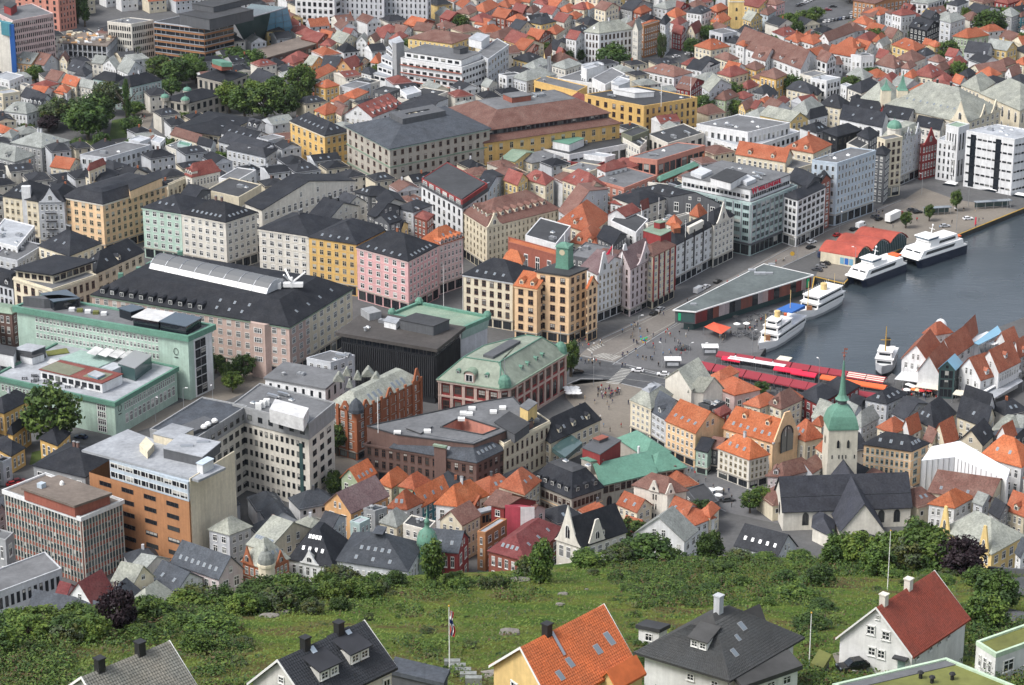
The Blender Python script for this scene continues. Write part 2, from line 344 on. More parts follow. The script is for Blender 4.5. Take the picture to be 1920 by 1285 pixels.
def gable_roof(B,poly,h,rh,along,roof,over=.45):
 """poly = a,b,c,d at eave level; along 0: ridge beside a-b, 1: ridge beside b-c"""
 a,b,c,d=poly
 if along:a,b,c,d=b,c,d,a
 m1,m2=(b+c)/2,(a+d)/2
 up=Vector((0,0,rh));ux=(b-a).normalized()*over
 mb=MB();faces=[]
 for e0,e1,q0,q1 in((a,b,m2,m1),(c,d,m1,m2)):
  w=(q0-e0);w.z=0;L=w.length;k=over/L
  E0=e0-w*k-Vector((0,0,rh*k));E1=e1-w*k-Vector((0,0,rh*k));Q0,Q1=q0+up,q1+up
  s=ux if e0 is a else-ux
  E0,E1,Q0,Q1=E0-s,E1+s,Q0-s,Q1+s
  t=Vector((0,0,.28));lo=[E0,E1,Q1,Q0]
  mb.hexa(lo,[p+t for p in lo]);faces.append((E0+t,E1+t,Q0+t,Q1+t))
 B.root_roof=mb.build('roof',roof,B.root)
 if along:B.faces['R']=faces[0]
 else:B.faces['L']=faces[0]
 B.ridge=(m2+up,m1+up)
def hip_roof(B,poly,h,rh,roof,over=.4,k=.9):
 o=offset(poly,over);a,b,c,d=o
 lab,lbc=(b-a).length,(c-b).length;mb=MB();up=Vector((0,0,rh));t=Vector((0,0,.12));dn=Vector((0,0,-.14))
 if lab>=lbc:
  t1=min(.5,k*.5*lbc/lab);q1=lerp((a+d)/2,(b+c)/2,t1)+up;q2=lerp((a+d)/2,(b+c)/2,1-t1)+up
  fs=[(a,b,q2,q1),(b,c,q2),(c,d,q1,q2),(d,a,q1)];B.faces['L']=(a,b,q1,q2);B.faces['R']=(b,c,q2,q2)
 else:
  t1=min(.5,k*.5*lab/lbc);q1=lerp((a+b)/2,(d+c)/2,t1)+up;q2=lerp((a+b)/2,(d+c)/2,1-t1)+up
  fs=[(a,b,q1),(b,c,q2,q1),(c,d,q2),(d,a,q1,q2)];B.faces['L']=(a,b,q1,q1);B.faces['R']=(b,c,q1,q2)
 for f in fs:mb.poly([p+t for p in f])
 for i in range(4):
  p,q=o[i],o[(i+1)%4];mb.poly([p+dn,q+dn,q+t,p+t])
 mb.poly([p+dn for p in o][::-1]);mb.build('roof',roof,B.root);B.ridge=(q1,q2)
 for key in B.faces:B.faces[key]=tuple(p+t for p in B.faces[key])
def slab_roof(B,poly,h,roof,edge,over=0.0,par=.45):
 """flat roof with a raised rim"""
 o=offset(poly,over+.05);i=offset(poly,-.32);n=len(poly);e=MB()
 for k in range(n):
  j=(k+1)%n;lo=[atz([o[k],o[j],i[j],i[k]],h-.35)][0];e.hexa(lo,atz(lo,h+par))
 e.build('parapet',edge,B.root)
 dk=MB();dk.hexa(atz(offset(poly,over-.05)if over else i,h-.3),atz(offset(poly,over-.05)if over else i,h+.02));dk.build('roof',roof,B.root)
def mansard_roof(B,poly,h,rh,inset,roof,top=None,over=.35,rh2=.8,inset2=None):
 o=offset(poly,over);q=offset(poly,-inset);n=len(poly);mb=MB()
 for k in range(n):
  j=(k+1)%n;mb.poly([Vector((o[k].x,o[k].y,h+.1)),Vector((o[j].x,o[j].y,h+.1)),Vector((q[j].x,q[j].y,h+rh)),Vector((q[k].x,q[k].y,h+rh))])
  mb.poly([Vector((o[k].x,o[k].y,h-.14)),Vector((o[j].x,o[j].y,h-.14)),Vector((o[j].x,o[j].y,h+.1)),Vector((o[k].x,o[k].y,h+.1))])
 mb.poly(atz(o,h-.14)[::-1]);
 if not top:mb.poly(atz(q,h+rh))
 mb.build('roof',roof,B.root)
 if top:
  t=MB();q2=offset(poly,-(inset2 or inset+3));q1=offset(poly,-inset+.15)
  for k in range(n):
   j=(k+1)%n;t.poly([Vector((q1[k].x,q1[k].y,h+rh+.02)),Vector((q1[j].x,q1[j].y,h+rh+.02)),Vector((q2[j].x,q2[j].y,h+rh+rh2)),Vector((q2[k].x,q2[k].y,h+rh+rh2))])
  t.poly(atz(q2,h+rh+rh2));t.poly(atz(q1,h+rh+.02)[::-1]);t.build('upper_roof',top,B.root)
 for key,(i0,i1)in(('L',(0,1)),('R',(1,2))):
  B.faces[key]=(Vector((o[i0].x,o[i0].y,h+.1)),Vector((o[i1].x,o[i1].y,h+.1)),Vector((q[i0].x,q[i0].y,h+rh)),Vector((q[i1].x,q[i1].y,h+rh)))
 B.ridge=(atz(q,h+rh)[0],atz(q,h+rh)[1])
def add_sky(B,key,n,v=.4,u0=.08,u1=.92,w=.85,l=1.25,pair=False):
 f=B.faces.get(key)
 if not f:return
 for i in range(n):
  u=lerp(u0,u1,(i+.5)/n);P=slope_pt(f,u,v);x=(f[1]-f[0]).normalized();up=(lerp(f[2],f[3],u)-lerp(f[0],f[1],u)).normalized();z=x.cross(up).normalized()
  if z.z<0:z=-z
  up=z.cross(x)
  for q in((-.6,.6)if pair else(0,)):
   m=Matrix((x,up,z)).transposed().to_4x4();m.translation=P+x*q-B.root.location
   inst('skylight',skylight_mesh(),B.root,m@Matrix.Diagonal((w,l,1,1)))
def add_dorm(B,key,n,wall,roof,v=.18,u0=.05,u1=.95,kind='g',sc=1.0):
 f=B.faces.get(key)
 if not f:return
 e=f[1]-f[0];nn=Vector((e.y,-e.x,0)).normalized();mid=(f[2]+f[3])/2-(f[0]+f[1])/2
 if nn.dot(mid)>0:nn=-nn
 for i in range(n):
  u=lerp(u0,u1,(i+.5)/n);P=slope_pt(f,u,v)
  m=Matrix.Translation(P-B.root.location)@Matrix.Rotation(math.atan2(nn.y,nn.x)+math.pi/2,4,'Z')@Matrix.Diagonal((sc,sc,sc,1))
  inst('dormer',dormer_mesh(wall,roof,kind),B.root,m)
def add_chim(B,n,mat='wall'):
 q0,q1=B.ridge
 for i in range(n):
  P=lerp(q0,q1,(i+.5)/n+random.uniform(-.08,.08));x=(B.poly[1]-B.poly[0])
  inst('chimney',chimney_mesh(mat),B.root,Matrix.Translation(P+Vector((0,0,.35))-B.root.location)@Matrix.Rotation(math.atan2(x.y,x.x),4,'Z'))
def add_vents(B,n,poly=None,z=None):
 p=poly or B.poly;z=B.h if z is None else z;a,b,d=p[0],p[1],p[-1];x=b-a
 for i in range(n):
  u,v=random.uniform(.12,.88),random.uniform(.15,.85);P=a+(b-a)*u+(d-a)*v
  inst('roof_vent',vent_mesh(random.choice((0,1,2,2,3))),B.root,Matrix.Translation(Vector((P.x,P.y,z+.02))-B.root.location)@Matrix.Rotation(math.atan2(x.y,x.x),4,'Z'))
def ring_band(B,poly,z0,z1,out,mat,name='cornice'):
 o=offset(poly,out);i=offset(poly,-.2);n=len(poly);e=MB()
 for k in range(n):
  j=(k+1)%n;lo=atz([o[k],o[j],i[j],i[k]],z0);e.hexa(lo,atz(lo,z1))
 return e.build(name,mat,B.root)
def penthouse(B,u0,u1,v0,v1,z,hh,wall,roof,rows=1,cl=0,cr=0,style='b',fr='k',name='penthouse',over=.0):
 """a smaller block standing on the roof, between shares u of a-b and v of b-c"""
 a,b,c,d=B.poly[:4]
 pt=lambda u,v:lerp(lerp(a,b,u),lerp(d,c,u),v)
 q=atz([pt(u0,v0),pt(u1,v0),pt(u1,v1),pt(u0,v1)],z)
 mb=MB();mb.hexa(ccw(q),atz(ccw(q),z+hh));o=mb.build(name,wall,B.root)
 t=MB();qo=ccw(offset(q,.18+over));t.hexa(atz(qo,z+hh-.1),atz(qo,z+hh+.22));t.build(name+'_roof',roof,B.root)
 ctr=sum(q,Vector())/4
 if cl:facade(B.root,q[0],q[1],outn(q[0],q[1],ctr),z+.2,z+hh,rows,cl,style,fr,.8 if style in 'bs' else.5,.6)
 if cr:facade(B.root,q[1],q[2],outn(q[1],q[2],ctr),z+.2,z+hh,rows,cr,style,fr,.8 if style in 'bs' else.5,.6)
 return q
def bld(A,Bp,C,h,wall='wh',roof='tr',t='gl',rh=4.0,z0=0.0,w=None,style='a',fr='w',sky=(),dorm=(),chim=0,shop=0.0,co=0,vents=0,label=None,name=None,cat=None,wf=.5,hf=.62,inset=2.5,top=None,edge=None,over=.4,base=4.0,frame=None,desc=None,gablewin=True,shopmat='dglass',world=None,band=0,rh2=.8,inset2=None,skip=None,kdorm='g',topz=.35,frs=None,shopwall=None,m=.5):
 B=Bld();B.faces={}
 if world:a,b,c=world
 else:a,b,c=G(A,h+z0),G(Bp,h+z0),G(C,h+z0)
 d=a+c-b;poly=[a,b,c,d];B.poly=poly;B.h=h+z0;ctr=(a+c)/2;H=h+z0
 area=(b-a).cross(c-b).length
 nm=name or('house' if area<330 and h<14 else 'town_building')
 B.root=place_root(nm,poly,z0,label,cat or('house' if nm=='house' else 'building'));B.ctr=ctr
 zb=z0-(base if z0>0 else 0)
 mb=MB();p2=ccw(poly);zt=H-.1 if t in('hip','mans','flat','none')else H
 for i in range(4):
  p,q=p2[i],p2[(i+1)%4];mb.poly([Vector((p.x,p.y,zb)),Vector((q.x,q.y,zb)),Vector((q.x,q.y,zt)),Vector((p.x,p.y,zt))])
 if t in('gl','gr'):
  for e0,e1 in(((b,c),(a,d))if t=='gl' else((a,b),(d,c))):
   mid=(e0+e1)/2 if isinstance(e0,Vector)else None
  for e in((b,c),(a,d))if t=='gl' else((a,b),(d,c)):
   mb.poly([e[0],e[1],(e[0]+e[1])/2+Vector((0,0,rh-.02))])
 B.wall=mb.build('wall',wall,B.root)
 if t=='gl':gable_roof(B,poly,H,rh,0,roof,over)
 elif t=='gr':gable_roof(B,poly,H,rh,1,roof,over)
 elif t=='hip':hip_roof(B,poly,H,rh,roof,over)
 elif t=='mans':mansard_roof(B,poly,H,rh,inset,roof,top,over,rh2,inset2)
 elif t=='flat':slab_roof(B,poly,H,roof,edge or wall,0.0,topz);B.ridge=(lerp(a,c,.3),lerp(a,c,.7))
 elif t=='slab':
  o=ccw(offset(poly,over));s=MB();s.hexa(atz(o,H-.25),atz(o,H+.35));s.build('roof',roof,B.root);B.ridge=(lerp(a,c,.3),lerp(a,c,.7))
 LL,LR=(b-a).length,(c-b).length;nL,nR=outn(a,b,ctr),outn(b,c,ctr);B.nL,B.nR=nL,nR
 if w is None:w=(max(1,round((h-shop-.6)/3.1)),max(1,round(LL/3.0)),max(1,round(LR/3.0)))
 zs=z0+(shop if shop else.5);ze=H-(.75 if t=='flat' else.45)
 if w[0]:
  facade(B.root,a,b,nL,zs,ze,w[0],w[1],style,fr,wf,hf,skip=skip,m=m);facade(B.root,b,c,nR,zs,ze,w[0],w[2],style,fr,wf,hf,skip=skip,m=m)
 if gablewin and t in('gl','gr')and rh>2.6:
  e0,e1,nn=(b,c,nR)if t=='gl' else(a,b,nL);L=(e1-e0).length
  if L>4.5:facade(B.root,lerp(e0,e1,.32),lerp(e0,e1,.68),nn,H-.1,H+rh*.5,1,1 if L<9 else 2,style,fr,.5 if L<9 else.45,.7,m=0,wmax=1.2)
 if shop:
  for e0,e1,nn in((a,b,nL),(b,c,nR)):
   L=(e1-e0).length;k=max(1,round(L/4.2));facade(B.root,e0,e1,nn,z0+.15,z0+shop-.55,1,k,'b','k',.84,.88,m=.3,name='shop_window')
  ring_band(B,poly,z0+shop-.5,z0+shop-.12,.22,shopwall or 'st','fascia')
 if co:ring_band(B,poly,H-.8,H-.17,.28,edge or wall)
 if band:
  for k in range(1,w[0]):z=zs+(ze-zs)*k/w[0];ring_band(B,poly,z-.12,z+.1,.1,wall if band==1 else band,'string_course')
 for k in sky:add_sky(B,*k)if not isinstance(k,dict)else add_sky(B,**k)
 for k in dorm:add_dorm(B,k[0],k[1],wall,roof,*(k[2:]or(.18,)),kind=kdorm)
 if chim:add_chim(B,chim,random.choice(('br','dg','bc','lg','bk')))
 if vents:add_vents(B,vents)
 q=proj(ctr+Vector((0,0,0)));register(B.root,q,label is None,desc or(wall,roof,t,h,area));return B
def rows(text):
 """one line per building: ax ay bx by cx cy h wall roof type rise [options] | name | category | label"""
 for ln in text.strip().split('\n'):
  ln=ln.strip()
  if not ln or ln[0]=='#':continue
  parts=[p.strip()for p in ln.split('|')];f=parts[0].split();g=[float(x)for x in f[:7]];kw={}
  if f[9]in('hip','gl','gr'):f[10]=float(f[10])*(.72 if g[6]<15 else.85)
  sky,dorm=[],[]
  for o in f[11:]:
   if o[0]=='s' and o[1]in 'LR':
    q=o[2:].split('@');sky.append((o[1],int(q[0]),float(q[1])if len(q)>1 else.42))
   elif o[0]=='d' and o[1]in 'LR':
    q=o[2:].split('@');dorm.append((o[1],int(q[0]),float(q[1])if len(q)>1 else.15))
   elif o[0]=='c' and o[1:].isdigit():kw['chim']=int(o[1:])
   elif o[0]=='v' and o[1:].isdigit():kw['vents']=int(o[1:])
   elif o[:2]=='w=':kw['w']=tuple(int(x)for x in o[2:].split(','))
   elif o[:3]=='st=':kw['style']=o[3];kw['fr']=o[4]if len(o)>4 else 'w'
   elif o[:3]=='sh=':kw['shop']=float(o[3:])
   elif o=='co':kw['co']=1
   elif o=='band':kw['band']=1
   else:
    k,v=o.split('=');kw[k]=float(v)if v.replace('.','').replace('-','').isdigit()else v
  if len(parts)>1 and parts[1]:kw['name']=parts[1]
  if len(parts)>2 and parts[2]:kw['cat']=parts[2]
  if len(parts)>3:kw['label']=parts[3]
  bld(g[0:2],g[2:4],g[4:6],g[6],f[7],f[8],f[9],float(f[10]),sky=sky,dorm=dorm,**kw)
  # sheet 0,0: upper left
R(0,0)
rows('''
-200 150 68 180 100 168 30 cw fg flat 0 w=0,1,1 | office_block | office building | cream office block with a blue corner stripe at the upper left edge
-60 85 95 160 400 105 30 pp fg flat 0 w=9,4,20 st=bk wf=.5 | office_block | office building | long beige office block with nine rows of small square windows beside the blue stripe
100 -230 425 -190 552 -215 32 sa fd flat 0 w=9,6,5 st=bk wf=.3 | tower_block | tower block | tall salmon pink tower block cut off by the top edge
805 165 985 185 1150 155 20 cw fg flat 0 w=5,10,11 st=bk wf=.6 v2 | office_block | office building | square off-white office block with five rows of dark windows left of the striped glass building
110 468 234 480 350 445 9 or sg gl 6 w=2,4,3 dL2
236 470 330 490 445 458 9 lg tb gl 6 w=2,4,0 sL1
445 450 502 462 520 430 10 cr tb gr 4 w=2,2,2
505 520 600 545 690 500 9 gy sd gl 5 sL2
690 470 770 480 830 450 9 cw sg gl 4
770 480 870 520 905 490 9 wh sg gr 5
880 520 960 555 1072 500 9 wh sg gl 6
560 560 640 575 690 540 8 lg sd hip 4
235 640 330 660 440 630 8 wh tR hip 3
340 590 430 610 530 580 9 wh tb gl 5
420 680 500 695 530 660 8 wh tr hip 3
465 620 570 650 640 610 9 cr tr gl 4 sL1
575 640 690 665 720 640 9 cw sg gl 4
700 590 865 620 960 600 12 tq sk hip 5 w=3,5,3
860 640 985 652 1210 600 12 tq sk hip 6 w=3,4,9 wf=.6 c1 | town_building | building | pale teal building with large windows and two black hip roofs behind the park
230 690 330 700 400 670 8 wh tr gl 3
400 690 470 710 520 680 7 cr tr hip 3
-60 580 70 610 180 570 12 wh fl flat 0
150 640 190 655 225 640 9 cw fg flat 0
-40 690 20 710 150 690 11 cr fl flat 0
155 720 250 750 340 710 9 wh sd gl 4
210 780 310 800 400 750 9 wh sd gl 6 dL3
400 790 470 800 520 770 8 wh sd hip 4
30 835 200 855 300 825 8 wh sg mans 4 w=2,6,3 dL1 inset=3 | villa | house | white villa under a grey slate mansard roof left of the big dark park tree
85 1070 310 1112 520 1055 13 gy sg hip 6 w=3,7,5 c2 sR2 | town_building | building | grey plastered building with a big grey hip roof at the left edge below the park
-120 1150 110 1215 262 1165 13 gy sg hip 6 w=3,5,4 sL2 dL2
-90 960 20 1000 130 985 8 lg tr hip 3
20 1020 90 1040 140 1000 8 lg sg hip 3
1480 572 1690 622 1852 560 13 st sk hip 4 w=2,5,4 co st=bk | museum_building | museum | stone museum block with a black roof and a green copper lantern at the park
1215 742 1415 775 1695 700 10 st sk hip 4 w=2,4,6 co st=bk | museum_building.001 | museum | low stone museum with corner pavilions beside the paved park square
1325 962 1640 1012 1880 892 11 cr sk hip 3 w=2,9,7 st=sk wf=.8 over=1.6 sR2 | town_building | building | cream building under a wide low black hip roof right of the paved park square
600 1165 795 1190 1130 1092 16 lg fg flat 0 w=4,4,9 st=bw wf=.6 v3 | office_block | office building | pale grey panelled office block with dark window rows below the lawn
965 1050 1050 1070 1130 1040 15 lg fl flat 0
1130 1060 1200 1080 1240 1040 14 wh fl flat 0 st=bk
1240 1100 1320 1130 1440 1080 12 cw fg flat 0 v1
1330 1085 1420 1105 1440 1080 13 tq cu flat 0 w=1,3,1 st=bk
1280 1010 1480 1070 1560 1030 10 cr tb gl 3
1480 1080 1580 1105 1620 1070 12 wh sk gl 3
1660 1000 1900 1062 2010 1010 13 wh sk gl 4 w=2,9,3 st=bk sL4
1850 950 1930 970 1990 930 12 wh sd gl 4 dL2
1640 1060 1900 1130 2050 1080 12 lg sd gl 4 w=2,7,4
1700 1115 1990 1180 2080 1120 12 lg sd mans 3 w=3,8,3
700 1240 850 1275 960 1240 13 wh sd hip 3
380 1250 520 1270 610 1210 12 cr tr gl 4
''')
def construction():
 A,B_,C=G((435,318),13),G((800,345),13),G((880,262),13);d=A+C-B_;poly=[A,B_,C,d]
 r=place_root('construction_shell',poly,0,'unfinished concrete shell with a cluttered brown deck between the beige and white offices','building site')
 B=Bld();B.root=r;B.poly=poly;B.faces={}
 for z,nm in((5.5,'floor_slab'),(9.2,'floor_slab'),(13,'roof_deck')):
  m=MB();q=ccw(offset(poly,.3));m.hexa(atz(q,z-.5),atz(q,z));m.build(nm,'fn' if z>12 else 'gy',r)
 m=MB();q=ccw(offset(poly,-4));m.hexa(atz(q,0),atz(q,12.4));m.build('core_wall','dg',r)
 me=None
 for e0,e1 in((A,B_),(B_,C)):
  n=int((e1-e0).length/2.6)
  for i in range(n+1):
   P=lerp(e0,e1,(i+.02)/(n+.04))
   if me is None:c=MB();c.box(-.28,.28,-.28,.28,0,12.5);me=c.mesh('column',['lg'])
   inst('column',me,r,Matrix.Translation(Vector((P.x,P.y,0))-r.location))
 for i in range(46):
  u,v=random.random()*.94+.03,random.random()*.9+.05;P=A+(B_-A)*u+(d-A)*v;c=MB();s=random.uniform(.6,2.4);t=random.uniform(.4,1.6)
  k=('mat',i%4)
  if k not in UNIT:c.box(-1,1,-.6,.6,0,1);UNIT[k]=c.mesh('building_material',[('cr','or','wh','fn')[i%4]])
  inst('building_material',UNIT[k],r,Matrix.Translation(Vector((P.x,P.y,13.01))-r.location)@Matrix.Rotation(random.choice((.3,1.87)),4,'Z')@Matrix.Diagonal((s,t,random.uniform(.4,1.4),1)))
 register(r,proj((A+C)/2),False,None)
construction()
def copper_dome(root,P,w,h,base='st',drum=2.0,n=10):
 m=MB();m.lathe(P,[(w*1.05,0),(w*1.05,drum),(w*1.15,drum),(w*1.15,drum+.3)],n,0);m.build('dome_drum',base,root)
 m=MB();pr=[(w*1.1*math.cos(a),drum+.3+h*math.sin(a))for a in[i*math.pi/2/6 for i in range(6)]]+[(.15,drum+.3+h),(.08,drum+h+1.6)]
 m.lathe(P,pr,n,0);return m.build('dome','cu',root,smooth=False)
def last(n=1):return THINGS[-n][0]
def by_label(s):
 for t in THINGS:
  if t[0].get('label','').startswith(s):return t[0]
def blk(root,A,Bp,C,z,hh,wall,name='roof_block',roof=None,top=.2):
 """a block standing at height z, corner figures read at its top"""
 a,b,c=G(A,z+hh),G(Bp,z+hh),G(C,z+hh);q=ccw([a,b,c,a+c-b]);m=MB();m.hexa(atz(q,z),atz(q,z+hh));o=m.build(name,wall,root)
 if roof:t=MB();q=ccw(offset(q,.2));t.hexa(atz(q,z+hh-.05),atz(q,z+hh+top));t.build(name+'_roof',roof,root)
 return[a,b,c,a+c-b]
r=by_label('stone museum block');blk(r,(1588,470),(1660,500),(1745,490),17,2.2,'rb');q=blk(r,(1590,445),(1660,470),(1740,470),19,2.2,'cu','lantern')
r=by_label('low stone museum')
for p in((1238,752),(1390,772),(1405,700)):copper_dome(r,G(p,10),2.0,1.6,'st',1.2)
r=by_label('cream office block');blk(r,(-200,122),(72,182),(95,172),24,6.4,'bl2' if 'bl2' in WALL else 'te','blue_fascia')
m=MB();a=G((70,186),30);m.obox((a.x-.2,a.y-.4,0),(2.2,.5,0),(.2,1,0),(0,0,30));m.build('corner_stripe','blue cloth',r)
r=by_label('long beige office');blk(r,(28,40),(80,62),(125,30),30,4,'rd','penthouse','fd')
R(0,0)
def striped():
 B=bld((1155,168),(1530,216),(1750,165),21,'ob','fd','flat',0,w=(0,1,1),label='dark office building striped with orange brick and glass bands under a stepped dark roof',name='office_block',cat='office building',edge='fl')
 a,b,c,d=B.poly;ctr=B.ctr
 for e0,e1 in((a,b),(b,c)):
  n=outn(e0,e1,ctr);L=(e1-e0).length;u=(e1-e0)/L
  for k in range(6):
   z=20.4-3.25*k
   for lo,hi,mat,nm in((z-1.75,z,'dglass','glass_band'),(z-2.1,z-1.75,'fl','ledge')):
    m=MB();m.obox(Vector((e0.x,e0.y,lo))+n*.03+u*.15,u*(L-.3),n*(.12 if mat=='dglass' else.3),(0,0,hi-lo));m.build(nm,mat,B.root)
   for i in range(int(L/3)):
    if(i*7+k*3)%4==0:continue
    inst('mullion',UNIT.setdefault('mull',MB().box(-.12,.12,-.2,0,-.8,.8).mesh('mullion',['zinc'])),B.root,wmat(Vector((e0.x,e0.y,z-.88))+u*(i*3+1.5)+n*.08-B.root.location,n,1,1))
 blk(B.root,(1345,105),(1570,150),(1900,75),21.4,5.5,'dg','penthouse','fd')
 blk(B.root,(1440,30),(1600,55),(1960,-30),27,3,'dg','upper_penthouse','fd')
striped()
R(1,0)
def wedge():
 z=21;top=[(-170,165),(110,92),(236,55),(-40,30)]
 p=[G(q,z)for q in top];g=[G((-60,360)),G((60,330)),G((300,300)),G((200,180))]
 c=(p[1]+p[2])/2;r=empty('glass_building',(c.x,c.y,0),0,'sloping glass end of the striped office with one pale blue slanted facade','office building')
 m=MB();m.poly([g[0],g[1],p[1],p[0]]);m.poly(p);m.poly([p[2],p[3],g[3],g[2]]);m.poly([p[3],p[0],g[0],g[3]]);m.build('dark_glass_wall','tglass',r)
 m=MB();n=5
 for i in range(n):
  for j in range(3):
   q=[lerp(lerp(g[1],g[2],(j+s)/3),lerp(p[1],p[2],(j+s)/3),(i+t)/n)for s,t in((.03,.03),(.97,.03),(.97,.97),(.03,.97))]
   k=MB();k.hexa(q,[x+Vector((0,-.25,.1))for x in q]);k.build('glass_panel','bglass',r)
 m=MB();m.poly([g[1],g[2],p[2],p[1]]);m.build('facade_frame','zinc',r)
 m=MB()
 for a,b in((p[0],p[1]),(p[1],p[2])):m.tube(a,b,.4)
 m.build('roof_edge','fl',r);register(r,proj(c),False,None)
wedge()
rows('''
-60 395 60 440 490 318 7 br fn slab 0 w=1,4,12 st=bk over=.8 | office_block | office building | low brown wing with a thin flat roof in front of the slanted blue glass
290 -110 585 -95 640 -120 24 wh fl flat 0 w=6,7,1 st=bk wf=.55 | tower_block | tower block | white tower block with six rows of paired windows at the top edge
590 -90 958 -70 985 -110 22 lg fg flat 0 w=6,10,1 st=bk wf=.3 | tower_block | tower block | pale grey panel clad tower with scattered windows right of the white tower
972 -90 1285 -75 1310 -110 22 lg fg flat 0 w=6,9,1 st=bk wf=.3 | tower_block | tower block | narrower grey panel clad tower, the right one of the two grey towers
300 250 400 280 480 255 8 cr tR hip 4
340 290 460 320 570 270 8 rb tR gl 4
480 340 560 350 600 320 9 cr tR hip 4
470 280 550 300 600 260 8 wh tr gl 4
560 300 650 330 760 290 9 cr sG gl 5 sL1
752 310 828 318 850 290 9 wh sg gr 4
832 300 890 315 930 290 9 cr tb gr 4
640 260 700 270 760 245 8 wh tR gl 4
890 260 960 290 1010 260 8 wh tR gl 4
905 220 1000 250 1110 230 8 wh tR hip 4
1000 290 1080 300 1140 270 8 cr tR hip 4
1010 240 1100 255 1180 220 8 wh tb gl 4
1110 180 1220 205 1340 165 8 rb tr gl 4
1140 285 1470 330 1640 272 11 ye tb hip 5 w=3,9,5 wf=.35 c2 | apartment_building | apartment building | long pale yellow apartment building with a brown hip roof behind the white funkis block
1180 225 1300 240 1360 200 8 cr tb gl 4
1320 205 1420 225 1500 190 8 cr tb hip 4
1730 270 1830 300 1980 240 9 cw tb hip 4
1380 130 1450 150 1560 120 8 rd tR gl 4
1500 90 1600 110 1680 70 9 cr tb hip 4
1620 70 1720 95 1830 40 9 wh tr hip 5
1590 150 1700 170 1780 130 8 cr tR hip 4
1640 180 1720 195 1800 160 7 wh tr gl 3
1770 120 1870 140 1960 90 8 rb tr gl 4
1800 40 1890 60 1960 20 8 wh tr hip 4
1880 320 1960 345 2040 300 8 cr tb hip 4
360 480 420 490 520 465 8 or sG gl 5
490 500 610 510 670 470 9 or sd gl 6 sL1
600 510 712 515 800 480 9 or tR gr 6 w=2,4,2
700 480 770 490 850 455 9 cr sk gl 4 sL3
180 460 280 480 360 450 8 sa tR hip 4
230 430 320 450 400 420 8 rb tR hip 4
60 480 140 500 210 470 8 gy sd hip 4
-60 590 60 650 215 600 10 lg sd gl 5
860 470 920 480 960 440 9 wh tr hip 5
790 540 860 560 900 530 8 wh sd hip 3
370 580 440 600 600 520 10 cr tr hip 4
440 640 520 662 622 640 12 oc tr hip 4 w=3,2,3 sL1 | house | house | ochre corner house with an orange hip roof right of the park trees
630 650 740 670 860 630 11 lg fg flat 0 w=2,3,4
675 620 800 650 930 610 10 cw fd flat 0 v2
640 720 740 740 840 690 10 cw tr hip 3
560 760 640 780 700 740 10 cw tr hip 3
440 830 520 865 640 830 12 ye tr hip 5
570 830 640 870 690 800 12 cr tb gl 3
660 860 870 880 1100 790 12 wh tR gr 7 w=2,5,6 dR5 sR4@.7 | town_building | building | white gabled building with a dark red roof of dormers and skylights above the grey block
880 680 1000 700 1080 670 11 dg fd flat 0 v1
1060 740 1240 770 1440 690 12 cw fd flat 0 v2
1040 800 1180 860 1330 790 12 dg sd hip 3
1080 680 1130 720 1240 690 14 wh fl flat 0
1150 820 1290 860 1440 740 13 lg sd gl 3
1820 560 1880 575 2000 560 14 wh fd flat 0 st=bk
1690 640 1740 660 1810 620 11 cw sg gl 3
256 908 516 1020 695 985 19 oc sk hip 5 w=4,6,4 co sL6 sR2 edge=cr c1 fr=c | town_building | building | bright ochre building with white cornice and black roof left of the big grey block
5 1040 90 1060 215 1030 14 lg fg flat 0 w=3,3,5 st=bk
-60 1110 70 1120 130 1100 14 lg fg flat 0 st=bk v1
''')
R(1,0)
def funkis():
 B=bld((1085,440),(1545,510),(1740,440),18,'wh','fg','flat',0,w=(5,9,8),style='s',fr='k',wf=.62,hf=.42,label='long white funkis block with ribbon windows, stepped end and grey stair tower',name='office_block',cat='office building')
 q=blk(B.root,(1115,388),(1540,452),(1690,395),18,3.2,'wh','top_floor','fg')
 facade(B.root,q[0],q[1],B.nL,18.2,21,1,8,'s','k',.62,.5)
 for i in range(3):
  z=18-(i+1)*4.0;m=MB()
  for e0,e1,nn in((B.poly[0],B.poly[1],B.nL),):
   m.obox(Vector((e0.x,e0.y,z+.9))+nn*.02,e1-e0,nn*.9,(0,0,.3))
  m.build('balcony_rail','rb',B.root)
 blk(B.root,(1022,322),(1052,330),(1110,315),0,25,'gy','stair_tower','fl',.4)
 for i,(x0,x1,y,z)in enumerate(((870,1020,575,8),(900,1022,510,11.5),(930,1022,445,15),(965,1022,380,18),(985,1022,330,21))):
  q=blk(B.root,(x0+10,y-22),(x1,y+14),(x1+80,y-20),0,z,'wh','stepped_wing','fl')
  nn=outn(q[0],q[1],sum(q,Vector())/4);facade(B.root,q[0],q[1],nn,z-3,z-.4,1,3,'s','k',.7,.5)
 blk(B.root,(1480,362),(1530,372),(1590,355),21,3,'dg','plant_room','fd')
 B=bld((1655,400),(1740,450),(1895,340),19,'lg','fg','flat',0,w=(5,3,7),style='b',fr='w',wf=.5,label='pale grey office block with a white roof box behind the white funkis block',name='office_block',cat='office building')
 blk(B.root,(1595,290),(1690,312),(1752,268),19,4,'wh','plant_room','fl')
funkis()
R(2,0)
